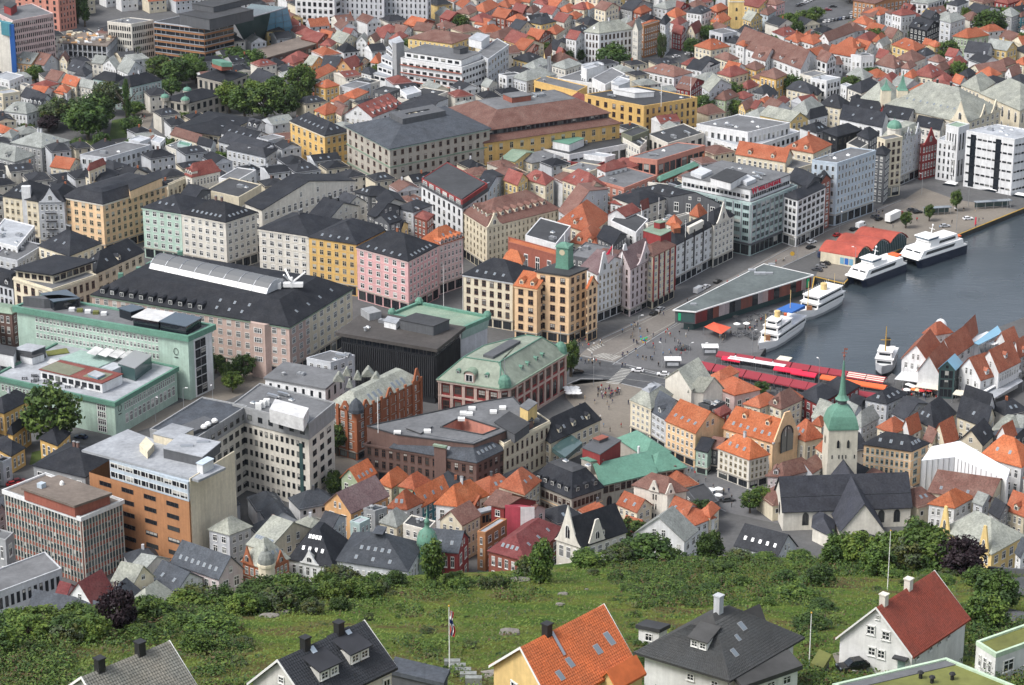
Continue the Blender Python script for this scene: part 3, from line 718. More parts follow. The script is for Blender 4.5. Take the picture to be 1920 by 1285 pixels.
rows('''
-60 20 40 40 90 0 9 wh tr hip 4
60 10 130 20 170 -15 9 cr tr gl 4
0 80 80 100 140 60 8 rb tR gl 4
100 90 160 100 210 70 8 wh tb hip 4
160 20 240 40 290 10 9 wh tR hip 4
-40 150 40 165 110 140 8 rb tr hip 4
120 165 220 185 330 160 9 ye sd hip 4 c1
-20 205 60 225 165 200 8 cr sd gl 5
210 90 300 110 370 80 8 wh tR gl 4
240 40 330 55 430 10 8 wh tr gl 4
310 150 390 170 470 130 8 cw tR gl 4
340 80 420 95 490 60 8 wh tr hip 4
400 130 480 145 530 110 8 wh tr hip 3
430 60 540 75 620 50 9 cr tR hip 4
500 55 580 70 625 50 9 bl tr hip 4
470 -40 640 -10 820 -60 14 cr tb hip 3 w=4,5,6
620 60 700 80 800 50 13 cr tb gl 4
700 80 790 95 815 60 9 cw tR hip 4
815 60 900 80 1055 30 10 gy sd gl 5
905 90 970 105 1045 75 9 rb tr hip 4
1060 50 1160 70 1290 30 9 lg sg hip 4
1150 110 1230 135 1310 105 9 cr tr hip 5
1190 170 1250 190 1310 160 9 wh tR hip 4
1180 60 1250 80 1330 40 8 rd tR gl 4
1310 90 1420 105 1495 75 14 wh sd hip 4 w=4,4,3 sR2 | house | house | tall white house with a dark hip roof left of the yellow church
1310 240 1370 250 1430 215 8 cr tR gr 6 w=2,3,2
1200 240 1270 260 1300 220 9 rd tR gl 4
1490 160 1560 180 1640 140 9 oc tr hip 5 sL2
1480 70 1540 90 1620 60 8 rb tr hip 4
1730 140 1790 160 1875 130 9 ye sG gl 5
1710 30 1850 60 1960 20 9 ye tR gl 4
1860 100 1920 115 1980 80 9 bl tb hip 4
1480 235 1580 260 1690 240 13 lg fg flat 0 w=3,4,3 st=bk
1370 345 1490 375 1630 350 9 cr tr hip 6 c2 sR2
1590 310 1690 330 1760 300 9 lg sd hip 3
1690 330 1740 350 1790 340 11 wh tr hip 3
1680 310 1800 360 1990 290 9 dg sd gl 5 sL2 sR4
1800 430 1900 460 1990 400 10 wh tb gl 6 dL1
1520 430 1620 460 1700 440 8 cr tb hip 4
1310 510 1420 530 1530 480 9 wh sd gl 4
1390 460 1490 500 1560 470 9 wh sk hip 4
1270 480 1350 500 1420 460 7 cr tR hip 3
1540 550 1640 580 1770 545 9 cr tR hip 5 w=2,4,4
1590 520 1680 540 1750 500 8 wh tr gl 4
1740 500 1830 530 1900 500 7 oc tb hip 4
1800 580 1900 610 1990 570 8 oc tb hip 4
1850 590 1950 620 2010 590 8 oc tb gl 4
985 530 1215 578 1352 545 10 wh tb hip 5 w=2,6,4 sL3 c1 | house | house | large white house with a brown hip roof beside the round green street tree
1230 660 1330 680 1440 610 9 rd tb gl 5 sL4
1425 650 1480 690 1645 635 14 lg sG gl 6 w=4,2,4 | house | house | pale grey gabled house with a slate roof and white sign standing above the ochre bank
1520 740 1600 755 1700 720 10 sp tb hip 5 w=3,3,3 sR1
1650 720 1740 745 1810 715 8 lg tR hip 3
1700 650 1770 670 1850 640 7 wh tR hip 4
1810 690 1890 705 1960 670 8 gy sd hip 4
1700 800 1750 830 1820 790 8 ye tb gr 4
1790 810 1830 820 1900 790 8 cr tR gl 4
1830 770 1900 780 1960 750 8 cr tr hip 3
1750 860 1860 890 1960 850 10 lg sg hip 4
235 430 250 440 300 380 12 ye tb gr 5 w=3,1,2
280 360 330 380 400 330 10 cw sd gl 4
0 360 90 380 240 330 9 cr tr gl 5
60 380 140 400 210 350 8 rb tb gl 4
-60 300 60 340 180 290 9 ye tR gl 5
100 280 200 300 290 240 9 rb tr gl 4
250 240 330 260 390 220 8 cr tr hip 4
10 440 130 470 225 430 9 ye sd hip 4 w=2,4,4 sR1
330 400 360 410 400 380 9 rd tR gl 3
405 285 480 300 545 260 14 wh tR gl 4 w=4,3,3
545 238 655 252 905 218 17 wh sG hip 6 w=4,4,8 fr=b sL1 c1 | apartment_building | apartment building | grand white and brick corner building with a pale slate roof and turret above the street
905 215 945 225 975 205 19 cw sg gr 5 w=5,2,2
975 190 990 200 1110 165 17 ob fg flat 0 w=4,1,7 dR4@.0 | apartment_building | apartment building | brown brick town house with a grey roof between two white gables at the upper street
1110 170 1150 185 1185 150 17 lg sk hip 4 w=4,2,2
0 580 110 610 330 560 13 lg sg hip 5 w=2,5,7 v2
80 500 180 520 300 470 10 lg sg hip 4 v1
300 490 400 520 520 480 11 cw sg hip 4 v1
340 592 690 640 880 575 13 wh fg flat 0 w=2,9,6 v3 | office_block | office building | stepped white flat-roofed office with roof terraces below the round green tree
520 510 560 525 690 490 19 wh fl flat 0 w=1,2,3 v1
600 590 700 640 850 560 16 wh fg flat 0 w=1,4,5
745 615 830 640 885 600 17 wh fl flat 0 w=1,3,2 st=bk
165 610 490 690 565 650 13 oc fg flat 0 w=1,6,2 st=sk wf=.85 edge=oc v1 | office_block | office building | low ochre edged flat block at the left end of the ochre bank
545 712 990 800 1390 735 17 oc fd flat 0 w=4,7,9 fr=b wf=.38 v4 edge=oc | bank_building | bank | ochre bank with four rows of brown windows and a dark flat roof around a white courtyard
1385 935 1770 998 2085 925 17 wh fg flat 0 w=2,8,9 st=bw v6 | office_block | office building | upper floors of the stepped white office beside the ochre bank
1300 985 1765 1120 2160 990 12 wh fl flat 0 w=3,9,11 st=bk wf=.5 | office_block | office building | broad white lower storeys of the stepped white office with three rows of dark windows
820 1000 900 1030 1030 980 16 ol fd flat 0 w=2,2,3
1020 1010 1170 1080 1440 1000 14 cw fd flat 0 w=2,4,5 st=bk v5
830 1040 960 1110 1010 1060 14 cw fd flat 0 v1
880 1182 1090 1205 1450 1095 15 sa fg flat 0 w=2,4,8 st=sk wf=.8 v2 | office_block | office building | salmon red office with glazed terraces and a pale grey flat roof
100 1092 430 1165 990 1060 12 wh fd flat 0 w=1,5,9 st=bk wf=.75 hf=.75 v2 | office_block | office building | white building with five tall black windows and a white roof box
450 1150 700 1185 775 1165 11 wh fl flat 0 w=2,4,2
410 1215 640 1240 760 1190 9 rd fg flat 0 w=2,6,3
680 1245 860 1275 1010 1215 12 sa tR hip 3 w=2,5,4 dL2
0 1175 150 1225 380 1180 12 cr fg hip 3 v3
-80 1190 20 1215 190 1150 13 ye cG gl 3
380 1270 560 1300 700 1250 12 cr fg flat 0 v2
''')
r=by_label('stepped white flat-roofed');blk(r,(520,486),(562,500),(688,478),13,5,'wh','roof_block','fl');m=MB();m.tube(G((278,560),13),G((278,560),13)+Vector((0,0,9)),.9,n=10);m.build('vent_stack','metal',r)
r=by_label('ochre bank');blk(r,(760,670),(920,700),(1065,690),17.1,2.4,'wh','courtyard_wall','fw');blk(r,(750,630),(800,645),(885,615),17,3.5,'wh','stair_house','fl')
for q in((1118,800,640),(1338,740,540)):m=MB();p=G((q[0],q[1]),17);m.tube(p,p+Vector((0,0,10)),.12);m.build('flagpole','white paint',r)
r=by_label('white building with five tall');blk(r,(305,1060),(430,1085),(540,1040),12,3.4,'wh','roof_block','cu')
def brownbank():
 B=bld((700,960),(1740-1920+0,1080),(805,925),19,'oc','tb','none',0,world=[G0(812,222,19),G0(908,268,19),G0(1162,231,19)],w=(4,6,13),fr='c',wf=.34,label='huge ochre bank hall with two tiers of brown roof behind the grey block',name='bank_building',cat='bank',co=1)
 P=B.poly;mansard_roof(B,P,19,2.2,3.2,'tb',None,.9)
 q=offset(P,-3.6);m=MB();m.hexa(atz(ccw(q),21),atz(ccw(q),23.4));m.build('clerestory_wall','dg',B.root)
 ctr=sum(q,Vector())/4
 for e0,e1,n in((q[0],q[1],10),(q[1],q[2],26)):facade(B.root,e0,e1,outn(e0,e1,ctr),21.1,23.2,1,n,'b','k',.7,.8)
 B2=Bld();B2.root=B.root;B2.faces={}
 mansard_roof(B2,q,23.4,5.5,11,'tb','fg',.9,.5,13)
 q3=offset(P,-20);add_vents(B,9,q3,29.4)
 B.h=29.5;B.poly=offset(P,-15);penthouse(B,.3,.75,.25,.5,29.3,2.5,'rb','fg')
brownbank()
def yellow_church():
 R(2,0);p=G((1675,205));r=empty('yellow_church',p,0,'yellow church with a square tower and green cap near the top edge','church')
 m=MB();m.box(p.x-4,p.x+4,p.y-4,p.y+4,0,22);m.build('tower','ye',r)
 m=MB();m.lathe(p+Vector((0,0,22)),[(4.6,0),(4.6,.5),(2.6,2.2),(1.8,3),(.2,7)],8);m.build('tower_cap','cu',r)
 m=MB();m.box(p.x-4.2,p.x+4.2,p.y-4.2,p.y+4.2,15,15.6);m.build('cornice','cw',r)
 for z in(6,11,18):inst('window',win('r','c'),r,wmat(Vector((0,-4.02,z)),Vector((0,-1,0)),1.2,2.2))
 register(r,proj(p+Vector((0,0,12))),False,None)
yellow_church()
R(3,0)
rows('''
-60 20 60 40 125 15 10 pk tb hip 3
640 5 800 30 1070 -15 10 ob tb gl 3
770 -30 900 0 1000 -40 9 or tr hip 3
1075 15 1200 30 1330 -10 10 wh sg hip 3 st=bk
1290 -30 1400 -10 1480 -40 9 wh tb hip 4
1340 30 1420 45 1500 15 9 wh sd hip 3
1475 85 1600 115 1740 70 8 wh sd gl 4
1700 10 1800 30 1900 0 8 rd tR hip 4
1860 40 1910 50 1960 30 8 rd tr hip 4
700 110 790 130 860 100 8 cr tb gl 4
720 95 840 115 925 85 9 wh tr hip 4
880 90 930 110 980 95 11 lg tb hip 2
640 165 740 190 790 155 9 wh tr hip 4
930 100 1000 118 1108 105 14 wh tR hip 4 w=3,3,4 c1
1000 60 1060 75 1110 60 9 rd tR gl 3
1060 200 1190 230 1290 185 10 bk sd gl 5 sL3 dL1
1150 120 1220 140 1290 120 11 dg sd gl 4 w=1,2,2
1290 150 1370 172 1478 138 15 lg sg hip 4 w=4,2,4 | house | house | tall narrow pale grey house with an old slate roof left of the green house
1390 272 1500 288 1655 265 10 sp tr hip 6 w=2,4,4 c1 | house | house | sage green house under a bright orange hip roof near the right edge
1740 105 1830 128 1890 105 13 gy sg hip 5
1878 120 1900 130 1960 110 12 te tb hip 3
1475 385 1640 405 1690 375 8 lg sd gl 6
1630 355 1790 380 1868 355 9 ye sg gl 5 w=2,4,3 c1
-240 335 245 518 370 430 10 wh tb gl 9 w=2,12,3 dL5@.1 c2 | warehouse | warehouse | long white gabled warehouse with a big brown roof and five dormers in the upper right
365 440 440 470 510 440 12 wh tb gl 5 w=3,2,3 st=bk
380 290 455 310 650 235 10 wh tb gr 5 w=2,2,5
130 292 220 322 300 280 9 wh tr hip 4 c1
220 300 340 335 440 290 9 wh tr hip 4 c2
260 270 300 280 350 250 8 wh tr hip 3
500 350 640 375 740 350 10 cr tr hip 7 w=2,4,3 dR1
640 300 760 320 850 280 9 cr tR hip 5
650 350 740 375 800 340 9 wh tr gl 4
460 395 640 428 680 390 9 wh tr gl 4 w=2,6,2
622 415 700 425 795 418 13 wh fg flat 0 w=1,2,3 v1
780 310 850 325 895 290 9 cr tr hip 5
800 340 860 350 920 320 9 wh sg gr 4
860 270 930 290 1010 250 8 cr tb gl 5
930 335 1100 390 1178 350 9 ye tr hip 5 sL2 w=2,5,3
1115 395 1180 422 1252 400 8 wh sd hip 4 sL1
1160 330 1210 345 1250 320 8 cr tr gl 3
1200 330 1250 355 1312 342 9 ye tr hip 3
800 480 950 515 1030 485 8 wh tb hip 7 w=2,5,3 dR1
810 430 880 450 930 400 8 cr tR gl 4
960 440 1090 470 1180 435 9 cw tb hip 6 w=1,4,3
1000 510 1060 520 1110 490 8 wh tb hip 4
1200 450 1280 470 1340 450 8 wh tb hip 4
1330 415 1400 430 1455 400 8 wh tR gl 4
1330 485 1410 500 1490 465 9 rd tR hip 5 w=2,3,3
1080 560 1230 585 1330 550 8 cr tR hip 7 sR2
1230 520 1300 540 1380 500 8 cr tb hip 4
830 605 930 625 1000 590 8 wh tR hip 5
590 560 720 605 785 565 9 rd sg hip 5 w=2,4,3
1020 570 1080 590 1130 560 8 cr tr hip 4
1240 610 1330 632 1400 600 7 wh tR hip 5
1380 610 1440 632 1495 605 7 wh tr gl 4
1500 520 1600 560 1790 530 8 cr tb gr 5
1560 555 1680 585 1750 555 8 cr tr hip 5 w=1,4,4
1430 560 1500 580 1560 550 8 dg sd hip 4
1780 545 1830 575 1900 545 8 wh tb gr 5
1690 480 1780 500 1870 470 8 cr tb hip 4
1850 470 1920 490 1990 460 8 cr tr hip 4
1560 600 1690 625 1800 600 8 wh sd hip 3
1790 600 1900 630 1990 600 8 dg sd hip 4
320 590 440 610 545 585 13 wh fl flat 0 w=3,3,4 st=bk v1
240 560 330 580 440 550 10 cw fg flat 0
545 640 590 655 630 640 10 wh fl flat 0
-60 565 60 595 140 560 11 oc tb hip 5 w=2,4,3
140 665 320 705 370 660 9 cr sd hip 5 sL1
330 700 370 715 400 690 8 cr sd hip 3
700 670 770 700 840 650 8 wh tr hip 4
600 660 700 700 850 640 10 cw sd hip 5
380 785 540 815 625 780 10 cr sd hip 7 sL1
620 730 660 745 710 730 9 wh sk hip 2
170 830 300 865 420 800 10 lg sg hip 7 w=2,4,4
-60 862 170 912 300 892 13 ye sG gl 5 w=3,6,3 | house | house | yellow house with a white gable peak and an old slate roof above the orange roofed row
290 885 312 895 445 862 12 lg sd hip 6 w=3,1,7
30 780 90 800 160 750 8 wh tR hip 3
-40 720 20 740 70 700 9 wh sd gr 3 w=2,3,2
605 825 830 855 870 790 12 wh sk gl 5 sL2 w=2,6,2
840 830 870 840 890 800 13 rd tR gr 3 w=2,1,1
540 890 855 955 900 880 13 wh sk gl 6 sL2 w=2,9,2
850 865 1050 900 1115 855 13 wh sk gl 5 sL2 w=2,5,2
850 790 900 800 990 770 12 wh sk gl 3
1110 940 1290 975 1330 920 14 cw sk gl 4 sL1 w=3,5,2
410 985 520 1028 705 975 14 bk sk hip 4 w=3,3,5 st=bk | town_building | building | black timber clad hall with a pointed black hip roof behind the pale blue building
590 1080 690 1120 800 1050 12 cw fd flat 0 w=2,4,4
670 1010 760 1050 830 1000 14 dg sk hip 4
870 790 1480 925 1745 820 15 cr sG hip 13 w=4,12,7 sL8@.35 wf=.5 c2 | town_building | building | great stone building with a vast pale slate roof and ornate stone gables on the right
700 735 880 790 1000 700 15 cr sG hip 9 w=4,4,5 
1450 640 1590 695 1700 620 15 cr sG hip 6
1590 700 1890 830 2100 740 15 cr sG hip 9 w=2,6,6 st=r hf=.7 wf=.3 | town_building | building | cream hall with tall arched windows and a pale slate roof at the right edge
-240 1155 130 1215 185 1165 15 cr tr gl 5 w=2,9,2 dL2
125 1110 340 1150 475 1085 16 cr tr hip 6 w=2,5,5 dL2 c1 | town_building | building | cream row house with a long orange tile roof and grey dormers left of the black hall
-60 1215 200 1275 350 1230 12 cr fg flat 0 v2
1140 1085 1155 1092 1272 1062 16 rd tR gr 0.5 w=4,1,5
1270 1050 1420 1076 1480 1045 18 wh fl flat 0 w=5,4,2 st=bk wf=.35
1335 942 1430 962 1510 935 25 wh cG flat 0 w=2,4,3 st=bk wf=.35
''')
def white_office():
 B=bld((1488,985),(1850,1050),(2080,1000),25,'wh','fl','flat',0,w=(6,9,9),style='s',fr='k',wf=.78,hf=.2,label='big white office with thin ribbon windows and two black vertical slits on the right',name='office_block',cat='office building',vents=5)
 a,b=B.poly[0],B.poly[1]
 for u in(.1,.62):
  m=MB();P=lerp(a,b,u);e=(b-a).normalized();m.obox(Vector((P.x,P.y,.5))-B.nL*.3,e*2.6,B.nL*.36,(0,0,23.5));m.build('window_slit','dglass',B.root)
white_office()
def spire(label,p,z,w,h,cat='spire',mat='cu'):
 P=G(p,z);r=empty('spire',(P.x,P.y,0),0,label,cat);m=MB();m.box(P.x-w,P.x+w,P.y-w,P.y+w,0,z);m.build('tower','cr',r)
 m=MB();m.lathe(P,[(w*1.5,0),(w*1.1,.8),(w*.5,h*.45),(.05,h)],4,sq=0);m.build('spire_roof',mat,r);register(r,proj(P),False,None)
spire('small green copper spire left of the taller one over the slate roof',(885,672),22,2.2,5);spire('taller green copper spire standing over the great slate roof',(1008,672),22,2.4,8)
rows('''
-30 -30 440 180 530 150 1 wh fg none 0 w=0,0,0
''' if False else '''
330 1205 520 1228 810 1132 27 bl fg flat 0 w=6,4,11 st=bw wf=.45 v5 sh=5 edge=bl | office_block | office building | pale blue six storey office on the quay with shops along the ground floor
790 1150 880 1165 915 1130 22 dg sk hip 3
820 1035 880 1055 1010 1030 26 cr fg flat 0 w=6,2,3 sh=5 fr=b | office_block | office building | narrow cream block at the quay corner between pale blue and domed buildings
865 1020 1000 1050 1150 985 21 lg sG mans 4 w=5,3,5 inset=2 wf=.4 dR3 st=x co sh=4.5 | town_building | building | pale stone corner building with a green dome and curved gables above the red gable house
''')
r=by_label('pale stone corner');P=G((945,1010),23);copper_dome(r,P,3.0,3.2,'cw',3.0,10)
def step_gable(root,e0,e1,nn,z,hh,mat,k=1.0,name='gable',curved=True):
 """ornamental gable front between plan points"""
 u=e1-e0;m=MB();n=10;pts=[]
 for i in range(n+1):
  t=i/n;s=1-abs(2*t-1);y=hh*(s**1.5 if curved else(math.ceil(s*4)/4));pts.append(Vector((e0.x,e0.y,z))+u*t+Vector((0,0,max(.2,y))))
 lo=[Vector((e0.x,e0.y,z)),Vector((e1.x,e1.y,z))]
 f=[lo[0],lo[1]]+pts[::-1];m.poly([p+nn*.25 for p in f]);m.poly([p-nn*.25 for p in f][::-1])
 for i in range(n):m.poly([pts[i]+nn*.25,pts[i+1]+nn*.25,pts[i+1]-nn*.25,pts[i]-nn*.25])
 o=m.build(name,mat,root);inst('window',win('r'),root,wmat(Vector((e0.x,e0.y,z))+u*.5+Vector((0,0,hh*.32))+nn*.27-root.location,nn,min(1.6,u.length*.25),hh*.35));return o
def gables_on(r,key,us,w,z,hh,mat,poly,curved=True):
 a,b=(poly[0],poly[1])if key=='L' else(poly[1],poly[2]);ctr=(poly[0]+poly[2])/2;n=outn(a,b,ctr);L=(b-a).length
 for u in us:step_gable(r,lerp(a,b,u-w/2/L)+n*.35,lerp(a,b,u+w/2/L)+n*.35,n,z-.1,hh,mat,curved=curved)
pp=[G((865,1020),21),G((1000,1050),21),G((1150,985),21)];pp.append(pp[0]+pp[2]-pp[1]);gables_on(r,'R',(.3,.78),5,21,5,'lg',pp)
pp=[G((870,790),15),G((1480,925),15),G((1745,820),15)];pp.append(pp[0]+pp[2]-pp[1]);r=by_label('great stone building');gables_on(r,'L',(.94,),11,15,10,'cr',pp);gables_on(r,'R',(.5,.82),8,15,6,'cr',pp)
pp=[G((1140,1085),16),G((1155,1092),16),G((1272,1062),16)];pp.append(pp[0]+pp[2]-pp[1])
r=last()
for t in THINGS:
 if t[3]and isinstance(t[3],tuple)and t[3][0]=='rd' and t[3][3]==16:r=t[0]
gables_on(r,'R',(.5,),(pp[2]-pp[1]).length*.98,16,7.5,'rd',pp);r['label']='dark red brick gable house between the domed building and the white office'
R(0,1)
rows('''
20 190 285 232 420 140 19 cr sk hip 6 w=4,6,3 sL4 sh=4 fr=c | town_building | building | pale cream house with a blank white chimney wall and black roof at the left edge
287 235 480 232 560 150 20 lg sk mans 4 w=4,5,3 sh=4 inset=3 | town_building | building | grey art nouveau facade with a round gable and iron balconies left of the apricot block
478 198 770 252 1250 105 21 ap sk mans 3.5 w=5,5,11 sh=4 inset=3.4 co edge=cw fr=c top=sk | apartment_building | apartment building | big apricot corner block with a black roof facing the street
1250 108 1262 116 1428 45 17 cr sk flat 0 w=3,1,5 fr=c | apartment_building | apartment building | cream continuation of the apricot block with a flat roof terrace
1068 276 1358 322 1580 232 21 gn sk hip 5 w=5,5,5 sh=4.6 co sL3 edge=gn | apartment_building | apartment building | mint green corner block with a black roof and glazed arcade
1360 322 1692 388 1925 312 21 cw sk hip 6 w=5,6,5 sh=4.6 co sL7@.25 sR5@.25 edge=cw c2 | apartment_building | apartment building | off-white corner block next to the mint green block with a row of skylights
640 40 760 90 900 20 20 cr sk hip 3 w=4,3,3
880 50 960 70 1100 20 19 cw sk gl 4 w=4,3,3
660 -10 670 0 790 -50 25 cr tR hip 3 w=4,1,4
1390 30 1440 50 1650 5 19 cw tR hip 6 w=4,1,8 dL3 sL2 | town_building | building | white house with a dark red hip roof and skylights above the mint block
1550 150 1790 205 1960 110 19 cr fd flat 0 w=1,3,3 v2
1640 60 1780 80 1920 0 18 wh fg flat 0 w=3,4,3
1350 190 1450 230 1580 150 22 dg sk gl 3
290 562 520 640 760 545 15 cr sk hip 7 w=3,5,5 c3 sL2 | town_building | building | dark roofed house with salmon chimneys behind the low cream office
-60 640 130 680 330 560 13 lg fg flat 0 v2
-100 520 130 580 260 420 15 wh fl flat 0 v5 st=bk
640 690 720 772 1078 610 18 cr sk hip 6 w=4,2,7 sL2 sR3 dR1 co edge=cr fr=c | town_building | building | pale yellow corner house with a black roof and green copper dormers beside the glass arcade
-80 830 98 880 180 830 16 lg sk mans 4 w=4,5,2 inset=2 dL2 fr=k | town_building | building | pale blue grey house with a black mansard roof cut by the left edge
-150 1040 88 1075 160 1030 13 br cG mans 1.5 w=3,5,2 inset=1.5 | town_building | building | brown brick house with white windows and a copper edged roof at the left edge
100 805 392 895 725 785 20 cr fg flat 0 w=4,5,7 fr=b co | town_building | building | cream building with a dark roofed setback floor behind the green copper edged store
''')
r=by_label('cream building with a dark roofed');B=Bld();B.root=r;B.faces={};q=blk(r,(118,745),(392,783),(692,685),20,3.4,'cr','top_floor')
nn=outn(q[0],q[1],sum(q,Vector())/4);facade(r,q[0],q[1],nn,20.2,23.2,1,5,'b','b',.7,.6);nn=outn(q[1],q[2],sum(q,Vector())/4);facade(r,q[1],q[2],nn,20.2,23.2,1,6,'b','b',.8,.7)
t=MB();o=ccw(offset(q,1.1));t.hexa(atz(o,23.4),atz(o,24));t.build('roof','sk',r)
r=by_label('pale cream house with a blank');m=MB();p=G((200,215),19);m.box(p.x-1.8,p.x+1.8,p.y-.6,p.y+1.4,0,24.5);m.build('chimney_wall','wh',r)
r=by_label('grey art nouveau');pp=[G((287,235),20),G((480,232),20),G((560,150),20)];pp.append(pp[0]+pp[2]-pp[1]);gables_on(r,'L',(.47,),9,20,6,'lg',pp)
for z in(5,8.4,11.8,15.2):
 m=MB();nn=outn(pp[0],pp[1],(pp[0]+pp[2])/2);P=lerp(pp[0],pp[1],.47);u=(pp[1]-pp[0]).normalized();P.z=z
 m.obox(P-u*2.2,u*4.4,nn*1.1,(0,0,.12))
 for k in range(9):m.obox(P-u*2.2+u*.53*k+nn*1.02,u*.07,nn*.07,(0,0,1.1))
 m.obox(P-u*2.2+nn*1.0+Vector((0,0,1.1)),u*4.4,nn*.1,(0,0,.08));m.build('balcony','black metal',r)
r=by_label('big apricot');blk(r,(960,92),(975,155),(1215,55),21,3.6,'ap','attic_floor','sk');
def dorm_row(label,key,n,z,A,Bp,C,wall,kind='f',v=.1):pass
def arcade():
 R(0,1)
 B=bld((0,0),(0,0),(0,0),20,'pg','sk','none',0,world=[G0(172,552,20),G0(542,613,20),G0(660,541,20)],w=(4,22,9),style='x',wf=.5,shop=5,label='long pinkish grey department store with a black hip roof around a glazed barrel arcade',name='department_store',cat='department store')
 a,b,c,d=B.poly;o=offset(B.poly,.5);q=offset(B.poly,-9);m=MB()
 for k in range(4):
  j=(k+1)%4;m.poly([Vector((o[k].x,o[k].y,20)),Vector((o[j].x,o[j].y,20)),Vector((q[j].x,q[j].y,26)),Vector((q[k].x,q[k].y,26))])
 m.poly(atz(o,19.8)[::-1]);m.poly(atz(q,26));m.build('roof','sk',B.root)
 B.faces={'L':(atz(o,20)[0],atz(o,20)[1],atz(q,26)[0],atz(q,26)[1]),'R':(atz(o,20)[1],atz(o,20)[2],atz(q,26)[1],atz(q,26)[2])}
 ring_band(B,B.poly,19.2,19.75,.35,'cG');add_dorm(B,'L',11,'sk','sk',.12,.02,.58,kind='r',sc=1.25);add_sky(B,'L',3,.3,.6,.8);add_sky(B,'L',3,.6,.6,.85);add_sky(B,'R',4,.35)
 n=outn(b,c,B.ctr);e=(c-b);m=MB();m.obox(Vector((b.x,b.y,0))+e*.3+n*.004,e*.7,n*.006+n*.0,(0,0,19.2));m.build('cream_facade','cr',B.root)
 P=lerp(a,b,.86);u=(b-a).normalized();m=MB();m.hexa(ccw([P+B.nL*0-u*4,P+u*4,P+u*2.8+B.nL*2,P-u*2.8+B.nL*2])and[Vector((p.x,p.y,0))for p in ccw([P-u*4,P+u*4,P+u*2.8+B.nL*2,P-u*2.8+B.nL*2])],[Vector((p.x,p.y,20))for p in ccw([P-u*4,P+u*4,P+u*2.8+B.nL*2,P-u*2.8+B.nL*2])]);m.build('bay','pg',B.root)
 for z in(7,10.5,14,17.5):
  inst('window',win('x','w'),B.root,wmat(Vector((P.x,P.y,z))+B.nL*2.02-B.root.location,B.nL,3.2,1.9))
 p0,p1=G0(300,500,25),G0(520,548,25);u=(p1-p0).normalized();v=Vector((-u.y,u.x,0));m=MB();g=MB();n=9;rr=6.5;L=(p1-p0).length;seg=16
 for i in range(seg):
  for j in range(n):
   a0,a1=math.pi*j/n,math.pi*(j+1)/n;q=[]
   for s,t in((i,a0),(i+1,a0),(i+1,a1),(i,a1)):q.append(p0+u*(L*s/seg)+v*(-rr*math.cos(t))+Vector((0,0,.9*rr*math.sin(t)-1)))
   (g if j==1 else m).poly(q)
 m.build('vault_roof','vault grey',B.root);g.build('vault_glazing','white paint',B.root)
 for s in(0,L):
  m=MB();m.poly([p0+u*s+v*(-rr*math.cos(math.pi*j/n))+Vector((0,0,.9*rr*math.sin(math.pi*j/n)-1))for j in range(n+1)]);m.build('vault_end','lg',B.root)
 rib=MB()
 for i in range(0,seg+1,2):
  for j in range(n):rib.tube(*[p0+u*(L*i/seg)+v*(-rr*1.01*math.cos(math.pi*t/n))+Vector((0,0,.91*rr*math.sin(math.pi*t/n)-1))for t in(j,j+1)],.12,n=4)
 rib.build('vault_ribs','metal',B.root)
 R(0,1);blk(B.root,(1100,700),(1190,712),(1230,690),20,5,'cw','roof_house','cu')
 for q in((1040,730),(905,775),(1105,770),(1515,880),(1350,610),(1500,690)):P=G(q,24);m=MB();m.box(P.x-.9,P.x+.9,P.y-.8,P.y+.8,P.z-1.6,P.z+.3);m.build('copper_vent','cu',B.root)
 P=G((1850,915),23);m=MB();m.box(P.x-1.1,P.x+1.1,P.y-1,P.y+1,P.z-2,P.z+1);m.hexa([(P.x-1.3,P.y-1.2,P.z+1),(P.x+1.3,P.y-1.2,P.z+1),(P.x+1.3,P.y+1.2,P.z+1),(P.x-1.3,P.y+1.2,P.z+1)],[(P.x-.1,P.y,P.z+3.5),(P.x+.1,P.y,P.z+3.5),(P.x+.1,P.y+.1,P.z+3.5),(P.x-.1,P.y+.1,P.z+3.5)]);m.build('copper_turret','cu',B.root)
 R(1,1);P=G((270,900),25);m=MB()
 for i in range(3):m.box(P.x-13+i*3.3,P.x-10.4+i*3.3,P.y-1.5,P.y+1.5,25.5,28.2)
 for i in range(3):m.tube(P+Vector((0,0,3)),P+Vector((math.cos(i*2.1)*5,math.sin(i*2.1)*4,7.0)),.35,n=5)
 m.box(P.x-3,P.x+4,P.y-1,P.y+1,26.5,28);m.tube(P+Vector((0,0,1)),P+Vector((0,0,5)),.5);m.build('ventilation_plant','white paint',B.root)
arcade()
